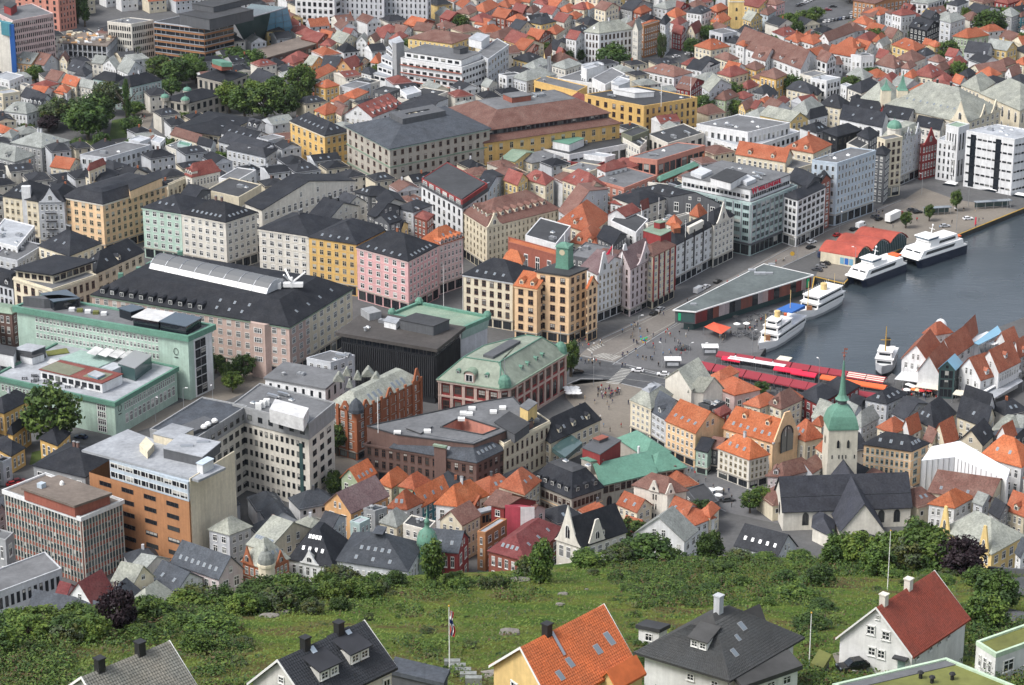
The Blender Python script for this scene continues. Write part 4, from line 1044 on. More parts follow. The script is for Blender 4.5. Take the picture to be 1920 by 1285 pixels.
def green_store():
 R(0,1)
 B=bld((0,0),(0,0),(0,0),23,'gn','fg','none',0,world=[G0(31,577,23),G0(352,632,23),G0(397,612,23)],w=(0,1,1),label='tall mint green store with a copper cornice, roof pavilions and a glazed white end',name='department_store',cat='department store')
 a,b,c,d=B.poly;o=ccw(offset(B.poly,.8));m=MB();m.hexa(atz(o,22.2),atz(o,23.0));m.build('roof','fg',B.root)
 ring_band(B,B.poly,21.6,23.6,1.0,'cu')
 facade(B.root,lerp(a,b,.1),lerp(a,b,.84),B.nL,12.5,21.4,3,34,'a','w',.62,.6,name='window',skip=lambda r_,c_:False)
 facade(B.root,lerp(a,b,.55),lerp(a,b,.84),B.nL,5,12.4,2,13,'a','w',.62,.6)
 n=B.nR;e=c-b;m=MB();m.obox(Vector((b.x,b.y,0))+e*.22+n*.004,e*.76,n*.05,(0,0,21.5));m.build('end_wall','wh',B.root)
 facade(B.root,lerp(b,c,.26),lerp(b,c,.72),n,.5,20.5,6,2,'x','k',.92,.9,m=.1,name='glazing')
 for x in B.root.children:
  if x.name.startswith('glazing'):x.location+=n*.06
 blk(B.root,(170,945),(330,965),(600,950),23,3.5,'dg','roof_pavilion');
 for A_,B_,C_,mt,nm in(((300,920),(400,985),(600,955),'rglass','glass_roof'),((880,1030),(980,1060),(1090,1030),'rglass','glass_roof'),((985,1095),(1190,1130),(1310,1065),'fw','pavilion_roof'),((1190,1130),(1395,1170),(1520,1100),'rglass','glass_roof')):
  q=blk(B.root,A_,B_,C_,26.2,.3,mt,nm);s=ccw(offset(q,-.4));m=MB();m.hexa(atz(s,23),atz(s,26.2));m.build('glazed_wall','dglass',B.root)
 for i in range(5):
  P=G((540+i*60,1050+i*8),23);m=MB();m.box(P.x-1,P.x+1,P.y-1,P.y+1,23,24);m.build('planter',random.choice(('gr','dg','wh')),B.root)
 R(0,2);P=G((1358,60),0);
 R(0,2)
 B2=bld((-40,262),(858,462),(1322,200),12,'gn','fl','none',0,w=(0,1,1),label='lower mint green wing with a copper edge, roof garden and terrace pavilions',name='department_store',cat='department store')
 a,b,c,d=B2.poly;o=ccw(offset(B2.poly,.3));m=MB();m.hexa(atz(o,11.2),atz(o,11.9));m.build('roof','fl',B2.root);ring_band(B2,B2.poly,10.8,12.4,.7,'cu')
 facade(B2.root,lerp(a,b,.04),lerp(a,b,.72),B2.nL,6.8,10.4,1,22,'a','w',.6,.6);facade(B2.root,lerp(a,b,.04),lerp(a,b,.72),B2.nL,2,6.2,1,9,'x','k',.6,.6)
 facade(B2.root,lerp(a,b,.85),lerp(a,b,.93),B2.nL,.5,10.6,4,1,'x','w',.92,.85,m=0)
 facade(B2.root,lerp(b,c,.13),lerp(b,c,.98),B2.nR,7.2,10.6,1,24,'a','w',.55,.75);facade(B2.root,lerp(b,c,.13),lerp(b,c,.98),B2.nR,2.4,6.4,1,12,'x','w',.7,.85)
 q=blk(B2.root,(300,215),(765,318),(915,250),12,3.4,'wh','terrace_pavilion');s=ccw(offset(q,.3));m=MB();m.hexa(atz(s,15.4),atz(s,15.7));m.build('pavilion_roof','tR',B2.root)
 blk(B2.root,(305,205),(520,258),(640,205),15.7,.1,'ol','green_roof');blk(B2.root,(620,262),(765,290),(850,245),15.7,.12,'ol','green_roof');blk(B2.root,(660,248),(730,275),(785,250),15.8,.6,'bglass','roof_lantern','fl')
 nn=outn(q[0],q[1],sum(q,Vector())/4);facade(B2.root,q[0],q[1],nn,12.2,15,1,9,'b','k',.7,.6)
 blk(B2.root,(440,130),(740,195),(900,130),12,.25,'gt','glass_terrace')
 for i in range(4):blk(B2.root,(650+i*82,85+i*11),(715+i*82,105+i*11),(780+i*82,55+i*11),14.4,.2,'fw','awning')
 for i in range(3):blk(B2.root,(350+i*80,160+i*16),(420+i*80,182+i*16),(450+i*80,150+i*16),14.4,.2,'fw','awning')
 q=blk(B2.root,(885,165),(1010,205),(1135,110),12,4.5,'tglass','glass_house','zinc');blk(B2.root,(760,195),(840,220),(930,180),13,2.6,'fl','roof_hatch')
 blk(B2.root,(340,75),(360,110),(520,85),12,.2,'gr','roof_lawn');blk(B2.root,(105,60),(240,80),(340,40),12,4,'dg','roof_house','fl');blk(B2.root,(-60,80),(100,110),(120,50),12,4.5,'wh','roof_house','fd');blk(B2.root,(150,105),(240,125),(330,95),12,2.6,'wh','roof_house','fd')
 for i in range(26):
  u,v=random.uniform(.2,.7),random.uniform(.05,.3);P=lerp(lerp(a,b,u),lerp(d,c,u),v);
  if 'cafe' not in UNIT:k=MB();k.box(-.5,.5,-.5,.5,.6,.7);k.box(-.05,.05,-.05,.05,0,.6);k.box(-.9,-.6,-.3,.3,0,.9);k.box(.6,.9,-.3,.3,0,.9);UNIT['cafe']=k.mesh('table_set',['dg'])
  inst('terrace_table',UNIT['cafe'],B2.root,Matrix.Translation(Vector((P.x,P.y,11.92))-B2.root.location))
 for bb in(B,B2):
  e0,e1,n=(bb.poly[0],bb.poly[1],bb.nL)if bb is B else(bb.poly[1],bb.poly[2],bb.nR);u=.93 if bb is B else.07
  P=lerp(e0,e1,u);P.z=17 if bb is B else 9.3;m=MB();k=12;uu=(e1-e0).normalized()
  for i in range(k):
   a0,a1=6.2832*i/k,6.2832*(i+1)/k;m.tube(P+n*.2+uu*math.cos(a0)*.9+Vector((0,0,1.2*math.sin(a0))),P+n*.2+uu*math.cos(a1)*.9+Vector((0,0,1.2*math.sin(a1))),.09,n=4)
  m.tube(P+n*.2-Vector((0,0,2.1))-uu*.8,P+n*.2-Vector((0,0,2.1))+uu*.8,.14,n=4);m.build('sign_emblem','black metal',bb.root)
green_store()
R(1,1)
rows('''
-80 245 45 298 742 78 19 cw sk gl 7 w=3,2,16 sR9@.35 dR2 sh=4 | apartment_building | apartment building | long off-white wing with a steep black roof running back towards the grey block
20 435 395 492 645 372 21 cw sk hip 5 w=5,6,5 sh=4.5 co c2 edge=cw band | apartment_building | apartment building | cream white front of the three coloured block, leftmost of the three
397 498 754 554 1000 430 21 oc sk hip 6 w=5,6,5 sh=4.5 sL4@.2 edge=oc fr=c band | apartment_building | apartment building | bright ochre front in the middle of the three coloured block
756 575 1140 680 1367 562 21 pk sk hip 7 w=5,6,8 sh=4.6 co sL5@.15 sR6@.15 edge=pp c1 band | apartment_building | apartment building | pink corner front of the three coloured block with an arcade below and skylights
1240 520 1369 562 1552 502 20 pp to hip 6 w=5,2,6 sh=4.6 dR6@.02 sR2@.5 edge=pp | apartment_building | apartment building | pale pink block with a bright orange hip roof behind the pink corner front
400 330 540 375 770 268 21 cw sk gl 5 w=4,3,6 c2 sR2
590 235 680 270 830 240 21 cw sd gl 4 w=4,3,3
740 160 850 190 1060 190 21 dg sk hip 4 sL2
900 210 960 280 1120 240 22 cw sk gl 3 w=3,2,3
840 330 900 350 1080 270 23 dg sk gl 4 sR2
1000 420 1080 460 1140 400 19 ye sk gl 3 w=3,2,2
880 360 1000 400 1090 370 24 dg sk gr 3 sR2
1050 280 1180 310 1320 260 22 lg sd hip 3 v2
1180 340 1280 375 1330 330 20 rb tR hip 2
1240 110 1548 282 1740 150 21 wh fd mans 3.2 w=5,8,6 inset=1.2 wf=.36 fr=k | town_building | building | white block with a dark red attic storey and flat grey roof left of the brown roofed cream block
1655 105 1740 150 1860 40 20 bl sk gl 3 w=5,3,4 sL2 | apartment_building | apartment building | pale blue house with balconies behind the white red-attic block
1860 60 1900 75 1990 10 20 ye sd gl 3 w=5,2,3
1545 305 1732 425 2275 288 19 cr tb hip 8 w=5,7,17 sh=4 dL4@.3 dR8@.3 fr=c wf=.36 co edge=cr | apartment_building | apartment building | long cream block with a wide brown tiled roof, dormers and a rounded gable
1555 778 1925 838 2090 740 19 cr sk hip 6 w=4,6,4 sh=4 sL4@.25 fr=b co edge=lg | town_building | building | cream stone corner building with brown windows and a black pyramid roof left of the clock tower block
''')
r=by_label('white block with a dark red');A,Bq,Cq=G((1240,110),21),G((1548,282),21),G((1740,150),21);B=Bld();B.root=r;B.poly=[A,Bq,Cq,A+Cq-Bq]
ring_band(B,offset(B.poly,-.3),21.1,24.0,.12,'rd','attic_wall')
n=outn(A,Bq,(A+Cq)/2);facade(r,A,Bq,n,21.2,24,1,6,'x','w',.6,.75)
r=by_label('long cream block with');A,Bq,Cq=G((1545,305),19),G((1732,425),19),G((2275,288),19);pp=[A,Bq,Cq,A+Cq-Bq];gables_on(r,'R',(.09,),8,19,5.5,'cr',pp)
R(1,1);
def grey_block():
 B=bld((0,0),(0,0),(0,0),25,'st','sb','none',0,world=[G0(650,236,25),G0(731,279,25),G0(918,241,25)],w=(6,7,13),wf=.36,hf=.52,fr='b',co=1,edge='gt',label='massive grey stone block with a low blue grey roof around a pale courtyard',name='office_block',cat='office building')
 mansard_roof(B,B.poly,25,4.5,13,'sb',None,.8);q=offset(B.poly,-13.5);B.poly4=q
 for z in(8,16.5):ring_band(B,B.poly,z,z+.5,.3,'cG','string_course')
 o=offset(B.poly,-15);i=offset(B.poly,-20);m=MB();n=4
 for k in range(4):
  j=(k+1)%4;m.hexa(ccw(atz([o[k],o[j],i[j],i[k]],29)),ccw(atz([o[k],o[j],i[j],i[k]],32)))
 m.build('courtyard_attic','dg',B.root);m=MB();m.hexa(ccw(atz(i,29)),ccw(atz(i,30.2)));m.build('courtyard_floor','fw',B.root)
 for k in range(6):
  P=lerp(i[0],i[2],random.uniform(.2,.8));s=MB();s.box(P.x-1.2,P.x+1.2,P.y-1,P.y+1,30,31.6);s.build('roof_house',random.choice(('lg','cr','wh')),B.root)
 add_vents(B,4,q,29.5)
grey_block()
R(2,1)
rows('''
350 300 430 355 720 140 19 lg tb gl 6 w=4,2,6 | town_building | building | white grey gabled house with a curved front and copper canopy behind the brown roofed cream block
530 215 545 225 712 130 18 cr tb gl 6 w=4,1,6 | town_building | building | cream house under a red brown roof behind the curved white gable
90 60 250 110 310 60 19 cr tR hip 4 w=4,4,2 dL1
-60 70 40 110 120 60 20 ye tR gl 4 w=5,3,3
380 70 560 140 700 110 18 cr tR hip 6 sL2
610 70 840 135 1085 40 16 sa fg flat 0 w=4,5,6 co v1 | apartment_building | apartment building | salmon pink house with cornices behind the black roofed quay houses
640 -20 700 10 860 -30 18 wh tR hip 3
1080 60 1110 80 1400 -40 14 rb cu mans 1.5 w=3,1,9 inset=1.5 | apartment_building | apartment building | dark red terrace with a green roof edge behind the teal office
740 240 900 275 1010 215 17 wh tR hip 4
760 200 960 275 1180 200 19 cw sk hip 3 w=4,5,5
930 140 1180 200 1560 250 20 dg sk gl 4 dR4 sL3 w=3,4,4
1020 90 1300 170 1500 190 18 cw sk flat 0 v3
340 390 590 470 740 350 17 cr tr hip 9 w=3,5,5 sL2 dL1 | town_building | building | house with a broad orange tile roof and dormers behind the clock tower block
440 540 640 570 720 480 15 cr tr hip 6 w=3,5,3 dL2
100 490 330 555 440 420 21 wh fd flat 0 w=2,5,4 v2
720 330 850 345 960 300 20 wh tR gr 3 w=2,3,2
740 380 930 470 1020 370 19 wh fd flat 0 w=3,3,4 edge=wh | town_building | building | white stepped house with a red hipped attic behind the mauve gable
960 270 975 280 1025 260 19 wh tR gr 3 w=3,1,1
1000 400 1020 410 1330 330 19 cw fd flat 0 v2
1330 330 1400 350 1460 320 18 cr tr hip 5
1160 400 1240 430 1270 390 20 cw tr hip 4
-60 660 75 700 95 660 22 cw to hip 4 w=2,1,2
-30 540 330 640 330 600 20 rb to flat 0 w=2,4,1 | town_building | building | terracotta red attic with an orange roof left of the green copper tower
430 640 640 680 760 580 19 dg fg flat 0 v2
560 700 640 790 890 690 17 wh tb gl 4 
640 500 760 560 860 480 18 dg sk gl 3
20 862 187 888 330 800 21 ap to gl 4 w=5,2,2 fr=b sh=4 wf=.5 dL2 co | town_building | building | left wing of the ochre corner tower block under an orange roof with two dormers
185 758 428 792 562 738 26 ap fd slab 0 w=6,3,3 fr=b sh=4 wf=.5 over=.4 | tower_block | tower block | ochre corner tower block with a square green copper turret on its flat roof
560 880 566 882 642 848 21 ap to gl 4 w=5,1,2 fr=b sh=4 dR1 | town_building | building | narrow right wing of the ochre corner tower block with a red roof
520 720 640 778 888 682 19 wh tp gl 5 w=5,3,8 sh=4 fr=c wf=.34 | apartment_building | apartment building | white house with two ornate pointed gables beside the ochre corner tower block
760 680 888 735 1058 648 19 mv tp gr 7 w=5,3,5 sh=3 dR1 wf=.3 fr=b | apartment_building | apartment building | mauve gabled house with a steep brown roof between the ornate white house and the red striped house
950 600 1060 645 1224 560 21 cr tb hip 3 w=6,3,5 sh=3.5 wf=.6 style=x | apartment_building | apartment building | cream house with red vertical stripes and a dark red attic block on the quay street
1120 500 1226 560 1512 410 17 wh sk hip 3 w=4,3,8 sh=4 wf=.4 | apartment_building | apartment building | long white quay front with three dark vertical strips
1420 350 1514 405 1666 335 18 cw sk hip 4 w=5,3,5 sh=4 dR1 | apartment_building | apartment building | off-white house with a curved gable at the end of the long white quay front
''')
r=by_label('ochre corner tower');P=G((378,735),26.3);m=MB();u=(G((428,792),26)-G((185,758),26)).normalized();v=Vector((-u.y,u.x,0));s=2.5
def sq(P,u,v,s,z):return[P-u*s-v*s+Vector((0,0,z)),P+u*s-v*s+Vector((0,0,z)),P+u*s+v*s+Vector((0,0,z)),P-u*s+v*s+Vector((0,0,z))]
P=P+v*2.0
m.hexa(sq(P,u,v,s,0),sq(P,u,v,s*.93,8));m.hexa(sq(P,u,v,s*1.08,8),sq(P,u,v,s*1.0,8.6));m.hexa(sq(P,u,v,s*.8,8.6),sq(P,u,v,.2,9.6));m.hexa(sq(P,u,v,s*1.06,0),sq(P,u,v,s*1.06,.8));m.build('copper_turret','cu',r)
k=MB();n=14;c0=P-v*(s*.98)+Vector((0,0,6.2));k.poly([c0+u*math.cos(6.283*i/n)*1.1+Vector((0,0,1.1*math.sin(6.283*i/n)))for i in range(n)][::-1]);k.build('clock_face','frame cream',r)
k=MB();k.tube(P+Vector((0,0,9.4)),P+Vector((0,0,13)),.12);k.build('flagpole','white paint',r)
r=by_label('white house with two ornate');A,Bq,Cq=G((520,720),19),G((640,778),19),G((888,682),19);pp=[A,Bq,Cq,A+Cq-Bq];gables_on(r,'R',(.17,.80),6.0,19,8,'wh',pp,False)
r=by_label('mauve gabled');A,Bq,Cq=G((760,680),19),G((888,735),19),G((1058,648),19);pp=[A,Bq,Cq,A+Cq-Bq];gables_on(r,'R',(.62,),12,19,8,'mv',pp)
r=by_label('cream house with red vertical');A,Bq,Cq=G((950,600),21),G((1060,645),21),G((1224,560),21);n=outn(Bq,Cq,(A+Cq)/2)
for i in range(5):
 Q=lerp(Bq,Cq,(i+.02)/4.04);e=(Cq-Bq).normalized();m=MB();m.obox(Vector((Q.x,Q.y,3))-e*.3,e*.6,n*.4,(0,0,18));m.build('red_pilaster','rd',r)
blk(r,(985,450),(1115,490),(1195,450),21,4.6,'rd','attic_block','cG');blk(r,(1065,385),(1110,395),(1150,385),25.8,2.4,'rd','attic_turret','cG')
r=by_label('long white quay front');A,Bq,Cq=G((1120,500),17),G((1226,560),17),G((1512,410),17);n=outn(Bq,Cq,(A+Cq)/2)
for uu in(.24,.48,.72):Q=lerp(Bq,Cq,uu);e=(Cq-Bq).normalized();m=MB();m.obox(Vector((Q.x,Q.y,4.5))-e*.35,e*.7,n*.3,(0,0,15));m.build('dark_strip','black metal',r)
blk(r,(1310,420),(1330,430),(1440,375),17,3.5,'cw','attic_floor');A=G((1226,560),17)
for q in(((1190,400),(1215,440),(1265,430)),):blk(r,*q,17,4,'bc','attic_block','to')
r=by_label('off-white house with a curved');A,Bq,Cq=G((1420,350),18),G((1514,405),18),G((1666,335),18);pp=[A,Bq,Cq,A+Cq-Bq];gables_on(r,'R',(.4,),10,18,8,'cw',pp)
for q in((1100,240,330),(1468,300,380),(1300,360,500)):
 P=G((q[0],q[2]),22);m=MB();m.tube(P,P+Vector((0,0,7)),.1);o=m.build('flagpole','white paint');tag(o,{1100:'flagpole on the quay roofs left of two others, beside the black roof',1468:'flagpole on the roof nearest the teal office',1300:'flagpole rising in front of the long white quay roof'}[q[0]],'flagpole','flagpoles on the quay roofs')
P=G((752,720),19);r=empty('roof_flag',P,0,'red flag on a pole between the two ornate white gables','flag');m=MB();m.tube(P,P+Vector((0,0,8.5)),.12);m.build('pole','white paint',r);m=MB();m.hexa([P+Vector(q)for q in((0,0,8.2),(.1,.05,8.2),(-1.2,.3,4.6),(-2.3,.2,4.6))],[P+Vector(q)for q in((0,.12,8.4),(.1,.17,8.4),(-1.2,.42,4.8),(-2.3,.32,4.8))]);m.build('flag','bright red cloth',r)
def teal_office():
 R(2,1)
 B=bld((1215,130),(1797,250),(2140,115),22,'tq','fg','flat',0,w=(0,1,1),label='teal glazed office with a white top floor and red rooftop letters on the quay',name='office_block',cat='office building')
 a,b,c,d=B.poly;ctr=B.ctr
 for e0,e1,n,k in((a,b,B.nL,9),(b,c,B.nR,10)):
  facade(B.root,e0,e1,n,5.5,21.6,5,k,'s','t',.74,.62);L=(e1-e0).length;u=(e1-e0)/L
  fin=MB();fin.box(-.18,.18,-.35,0,0,16.2);fm=fin.mesh('fin',['fl'])
  for i in range(k+1):inst('fin',fm,B.root,wmat(Vector((e0.x,e0.y,5.4))+u*(.5+(L-1)*i/k)-B.root.location,n,1,1))
  facade(B.root,e0,e1,n,.2,4.6,1,k,'b','k',.9,.9,name='shop_window')
 ring_band(B,B.poly,4.7,5.4,.5,'dg','canopy')
 q=offset(B.poly,-2.2);m=MB();m.hexa(atz(ccw(q),22),atz(ccw(q),27));m.build('top_floor','wh',B.root);m=MB();o=ccw(offset(q,.3));m.hexa(atz(o,26.9),atz(o,27.3));m.build('top_roof','fg',B.root)
 cc=sum(q,Vector())/4;nl,nr=outn(q[0],q[1],cc),outn(q[1],q[2],cc);facade(B.root,q[0],q[1],nl,22.6,25,1,16,'b','k',.75,.6);facade(B.root,q[1],q[2],nr,22.6,25,1,18,'b','k',.75,.6)
 u=(q[2]-q[1]).normalized();rot=Matrix((u,Vector((0,0,1)),u.cross(Vector((0,0,1))))).transposed().to_4x4()
 def text(s,P,size,mat,name):
  cu=D.curves.new(name,'FONT');cu.body=s;cu.size=size;cu.extrude=.12;cu.materials.append(MATS[mat]);t_=D.objects.new(name,cu);COL.objects.link(t_);bpy.context.view_layer.update();me=D.meshes.new_from_object(t_);D.objects.remove(t_);o=D.objects.new(name,me);COL.objects.link(o)
  o.parent=B.root;mm=rot.copy();mm.translation=P-B.root.location;o.matrix_local=mm;return o
 text('WALLENDAHL',Vector((q[1].x,q[1].y,25.15))+u*5.2+nr*.3,2.5,'bright red cloth','sign_letters')
 text('W',Vector((q[1].x,q[1].y,24.8))+u*.6+nr*.32,3.8,'bright red cloth','sign_emblem')
 R(2,1);blk(B.root,(1490,55),(1640,95),(1760,25),27.2,3,'wh','plant_room','fd');add_vents(B,9,offset(q,-3),27.3)
 for q4 in(((1340,10),(1420,40),(1500,0)),((1700,60),(1760,90),(1830,60))):blk(B.root,*q4,27.2,1.6,'metal' if False else 'lg','roof_unit')
teal_office()
R(3,1)
rows('''
120 190 222 222 432 122 20 wh sk hip 3 w=5,3,6 sh=4.5 style=x wf=.62 fr=k | office_block | office building | white grid fronted block between the teal office and the pale blue block
150 60 290 130 400 60 22 dg sk gl 3 v3
350 -20 400 90 470 60 21 rb sk gl 3 sL4
''')
R(0,2)
rows('''
-100 500 30 540 240 430 8 oc sk hip 5 w=1,4,6 c1
60 690 95 700 225 600 8 oc sk hip 4 w=1,1,4 
-60 780 85 860 185 800 6 oc sk hip 4 w=1,3,3 fr=w | house | house | low ochre house with white framed windows and a black roof by the small lawn
-40 900 20 910 85 880 8 lg sk flat 0 w=1,1,1
300 730 430 780 525 690 7 oc sk hip 4 w=1,3,3 | house | house | low ochre wing right of the big round tree
250 930 640 1020 900 850 13 gy sk hip 6 w=2,5,4 c2
-80 1260 -20 1290 40 1260 11 lg sd gl 3
''')
def slab_block():
 R(0,0)
 B=bld((0,0),(0,0),(0,0),24,'ob','fl','none',0,world=[G0(167,885,24),G0(354,941,24),G0(440,887,24)],w=(6,4,1),style='s',fr='k',wf=.6,hf=.36,label='tall orange brick block with white strip floors, wide white roof slab and cream end wall',name='office_block',cat='office building',m=2)
 a,b,c,d=B.poly;e=c-b;m=MB();m.obox(Vector((b.x,b.y,0))+e*.03+B.nR*.01,e*.97,B.nR*.3,(0,0,31));m.build('end_wall','cr',B.root)
 q=[lerp(a,b,.22),b,lerp(b,c,.62),lerp(a,b,.22)+(c-b)*.62]
 m=MB();m.hexa(ccw(atz(q,24)),ccw(atz(q,30)));m.build('strip_floors','bl',B.root);cc=sum(q,Vector())/4
 for e0,e1,k in((q[0],q[1],10),(q[1],q[2],3)):
  n=outn(e0,e1,cc);facade(B.root,e0,e1,n,24.2,26.8,1,k,'b','w',.95,.7,m=.2);facade(B.root,e0,e1,n,27.3,29.6,1,k,'b','w',.95,.7,m=.2)
 s=[G0(153,845,30.6),G0(372,902,30.6),G0(423,878,30.6),G0(240,806,30.6)];m=MB();m.hexa(ccw(atz(s,30.1)),ccw(atz(s,30.8)));m.build('roof_slab','fl',B.root)
 R(0,2);blk(B.root,(1225,805),(1515,870),(1650,760),30.8,3,'dg','plant_room','fl');blk(B.root,(1150,695),(1310,735),(1450,660),30.8,2.6,'cr','roof_canopy_house','fl');blk(B.root,(1045,775),(1105,830),(1155,770),30.8,2.2,'cr','cooling_unit');blk(B.root,(1475,915),(1520,930),(1600,885),30.8,2.8,'wh','lift_cradle','bl')
 for q in((1400,790),(1520,760)):P=G(q,34);m=MB();m.tube(P-Vector((1.8,0,0)),P+Vector((1.8,.5,0)),.7,n=8);m.build('duct','metal',B.root)
 for q in((1530,650),(1560,630),(1610,605)):P=G(q,29);m=MB();m.lathe(P,[(.9,0),(1.0,.6),(.5,1.1)],10);m.build('vent_dome','white paint',B.root)
slab_block()
def white_block():
 lab='white office block with square dark windows, black vertical glazing and a grey roof storey'
 B=bld((0,0),(0,0),(0,0),23,'cw','fg','none',0,world=[G0(440,787,23),G0(579,824,23),G0(626,785,23)],w=(6,13,3),style='b',fr='k',wf=.5,hf=.5,label=lab,name='office_block',cat='office building',m=1.2)
 a,b,c,d=B.poly;o=offset(B.poly,.35);m=MB();m.hexa(ccw(atz(o,23)),ccw(atz(o,28)));m.build('roof_storey','gy',B.root);slab_roof(B,o,28,'fg','gy')
 cc=B.ctr;facade(B.root,o[0],o[1],B.nL,23.4,27,1,7,'b','k',.4,.5);e=b-a;m=MB();m.obox(Vector((a.x,a.y,1))+e*.87+B.nL*.01,e*.045,B.nL*.12,(0,0,20));m.build('vertical_glazing','tglass',B.root)
 R(1,2);blk(B.root,(100,510),(355,580),(395,500),28,4.2,'fw','plant_screen');add_vents(B,4,o,28.1)
 for q in((20,510),(50,495),(80,480)):P=G(q,28);m=MB();m.box(P.x-.9,P.x+.9,P.y-.8,P.y+.8,28,30);m.build('fan_unit','white paint',B.root)
 B2=bld((0,0),(0,0),(0,0),23,'cw','fg','none',0,world=[G0(285,833,23),G0(368,850,23),G0(462,789,23)],w=(6,4,8),style='b',fr='k',wf=.6,hf=.5,label='long rear wing of the white office block with a grey roof storey reaching behind the brick block',name='office_block',cat='office building')
 o=offset(B2.poly,.3);m=MB();m.hexa(ccw(atz(o,23)),ccw(atz(o,27.6)));m.build('roof_storey','gy',B2.root);facade(B2.root,o[1],o[2],B2.nR,23.4,26.6,1,8,'b','k',.5,.5);slab_roof(B2,o,27.6,'sb','gy');R(0,2);blk(B2.root,(1310,650),(1420,690),(1640,600),27.7,1,'dg','roof_deck')
white_block()
def finned():
 R(0,0)
 B=bld((0,0),(0,0),(0,0),21,'rb','fn','flat',0,world=[G0(8,921,21),G0(152,972,21),G0(229,940,21)],w=(0,1,1),label='office block of close white fins over red brown panels with a brick roof house, bottom left',name='office_block',cat='office building',edge='wh',topz=.5)
 a,b,c,d=B.poly;fin=MB();fin.box(-.1,.1,-.3,0,0,21);fm=fin.mesh('fin',['cw'])
 for e0,e1,n,k in((a,b,B.nL,24),(b,c,B.nR,13)):
  facade(B.root,e0,e1,n,.8,20.8,6,k,'b','t',.8,.6,m=.3,wmax=3);L=(e1-e0).length;u=(e1-e0)/L
  for i in range(k+1):inst('fin',fm,B.root,wmat(Vector((e0.x,e0.y,.2))+u*(.3+(L-.6)*i/k)-B.root.location,n,1,1))
 ring_band(B,B.poly,20.2,21.5,.5,'wh','cornice')
 B.poly=offset(B.poly,0);R(0,2);q=blk(B.root,(178,1108),(560,1240),(822,1150),21.1,3.4,'rb','roof_house');o=ccw(offset(q,.5));m=MB();m.hexa(atz(o,24.3),atz(o,25));m.build('roof_house_roof','fn',B.root);blk(B.root,(275,1065),(310,1075),(345,1060),25,1.4,'bl','roof_unit');P=G((465,1075),25);m=MB();m.lathe(P,[(.7,0),(.6,.8),(.2,1.2)],8);m.build('vent_dome','white paint',B.root)
finned()
def black_bank():
 R(1,1)
 B=bld((0,0),(0,0),(0,0),19.5,'bk','fn','none',0,world=[G0(640,628,19.5),G0(815,657,19.5),G0(862,620,19.5)],w=(0,1,1),label='black office box of narrow vertical fins with an overhanging brown roof edge',name='office_block',cat='office building')
 a,b,c,d=B.poly;fin=MB();fin.box(-.1,.1,-.4,0,0,14.5);fm=fin.mesh('fin',['fd'])
 for e0,e1,n,k in((a,b,B.nL,48),(b,c,B.nR,22)):
  L=(e1-e0).length;u=(e1-e0)/L
  for i in range(k):inst('fin',fm,B.root,wmat(Vector((e0.x,e0.y,2.2))+u*(L*(i+.5)/k)-B.root.location,n,1,1))
  facade(B.root,e0,e1,n,17,19.3,1,max(3,k//4),'b','k',.94,.9,m=.1,wmax=6)
 o=ccw(offset(B.poly,1.6));m=MB();m.hexa(atz(o,19.5),atz(o,20.7));m.build('roof','fb',B.root)
 blk(B.root,(1080,1120),(1330,1170),(1450,1120),20.7,3.4,'dg','plant_room','fd');blk(B.root,(785,1035),(850,1075),(940,1055),20.7,2.6,'gy','roof_tank');blk(B.root,(960,1130),(1050,1150),(1080,1115),20.7,2.2,'wh','fan_units','fl');add_vents(B,6,B.poly,20.8)
 R(1,1)
 B=bld((1040,1090),(1535,1180),(1740,1110),18,'lg','cG','none',0,world=[G((1020,1085),18),G((1535,1190),18),G((1735,1105),18)],w=(0,1,1),label='pale stone bank hall with a moss green flat roof and bright copper rim behind the black box',name='bank_hall',cat='bank')
 o=offset(B.poly,.2);m=MB();m.hexa(ccw(atz(o,17.4)),ccw(atz(o,17.9)));m.build('roof','cG',B.root);ring_band(B,B.poly,17.5,18.8,.9,'cu','copper_rim')
 for p in(B.poly[0],B.poly[3],B.poly[2]):m=MB();m.lathe(Vector((p.x,p.y,18.7)),[(1.6,0),(1.5,.8),(.9,1.7),(.1,2)],8);m.build('corner_knob','cu',B.root)
 e=B.poly[2]-B.poly[1];m=MB();b=B.poly[1];m.poly([Vector((b.x,b.y,17.6))+B.nR*.9,Vector((b.x,b.y,17.6))+e+B.nR*.9,Vector((b.x,b.y,14.2))+e+B.nR*.25,Vector((b.x,b.y,14.2))+B.nR*.25]);m.build('copper_skirt','gt',B.root)
black_bank()
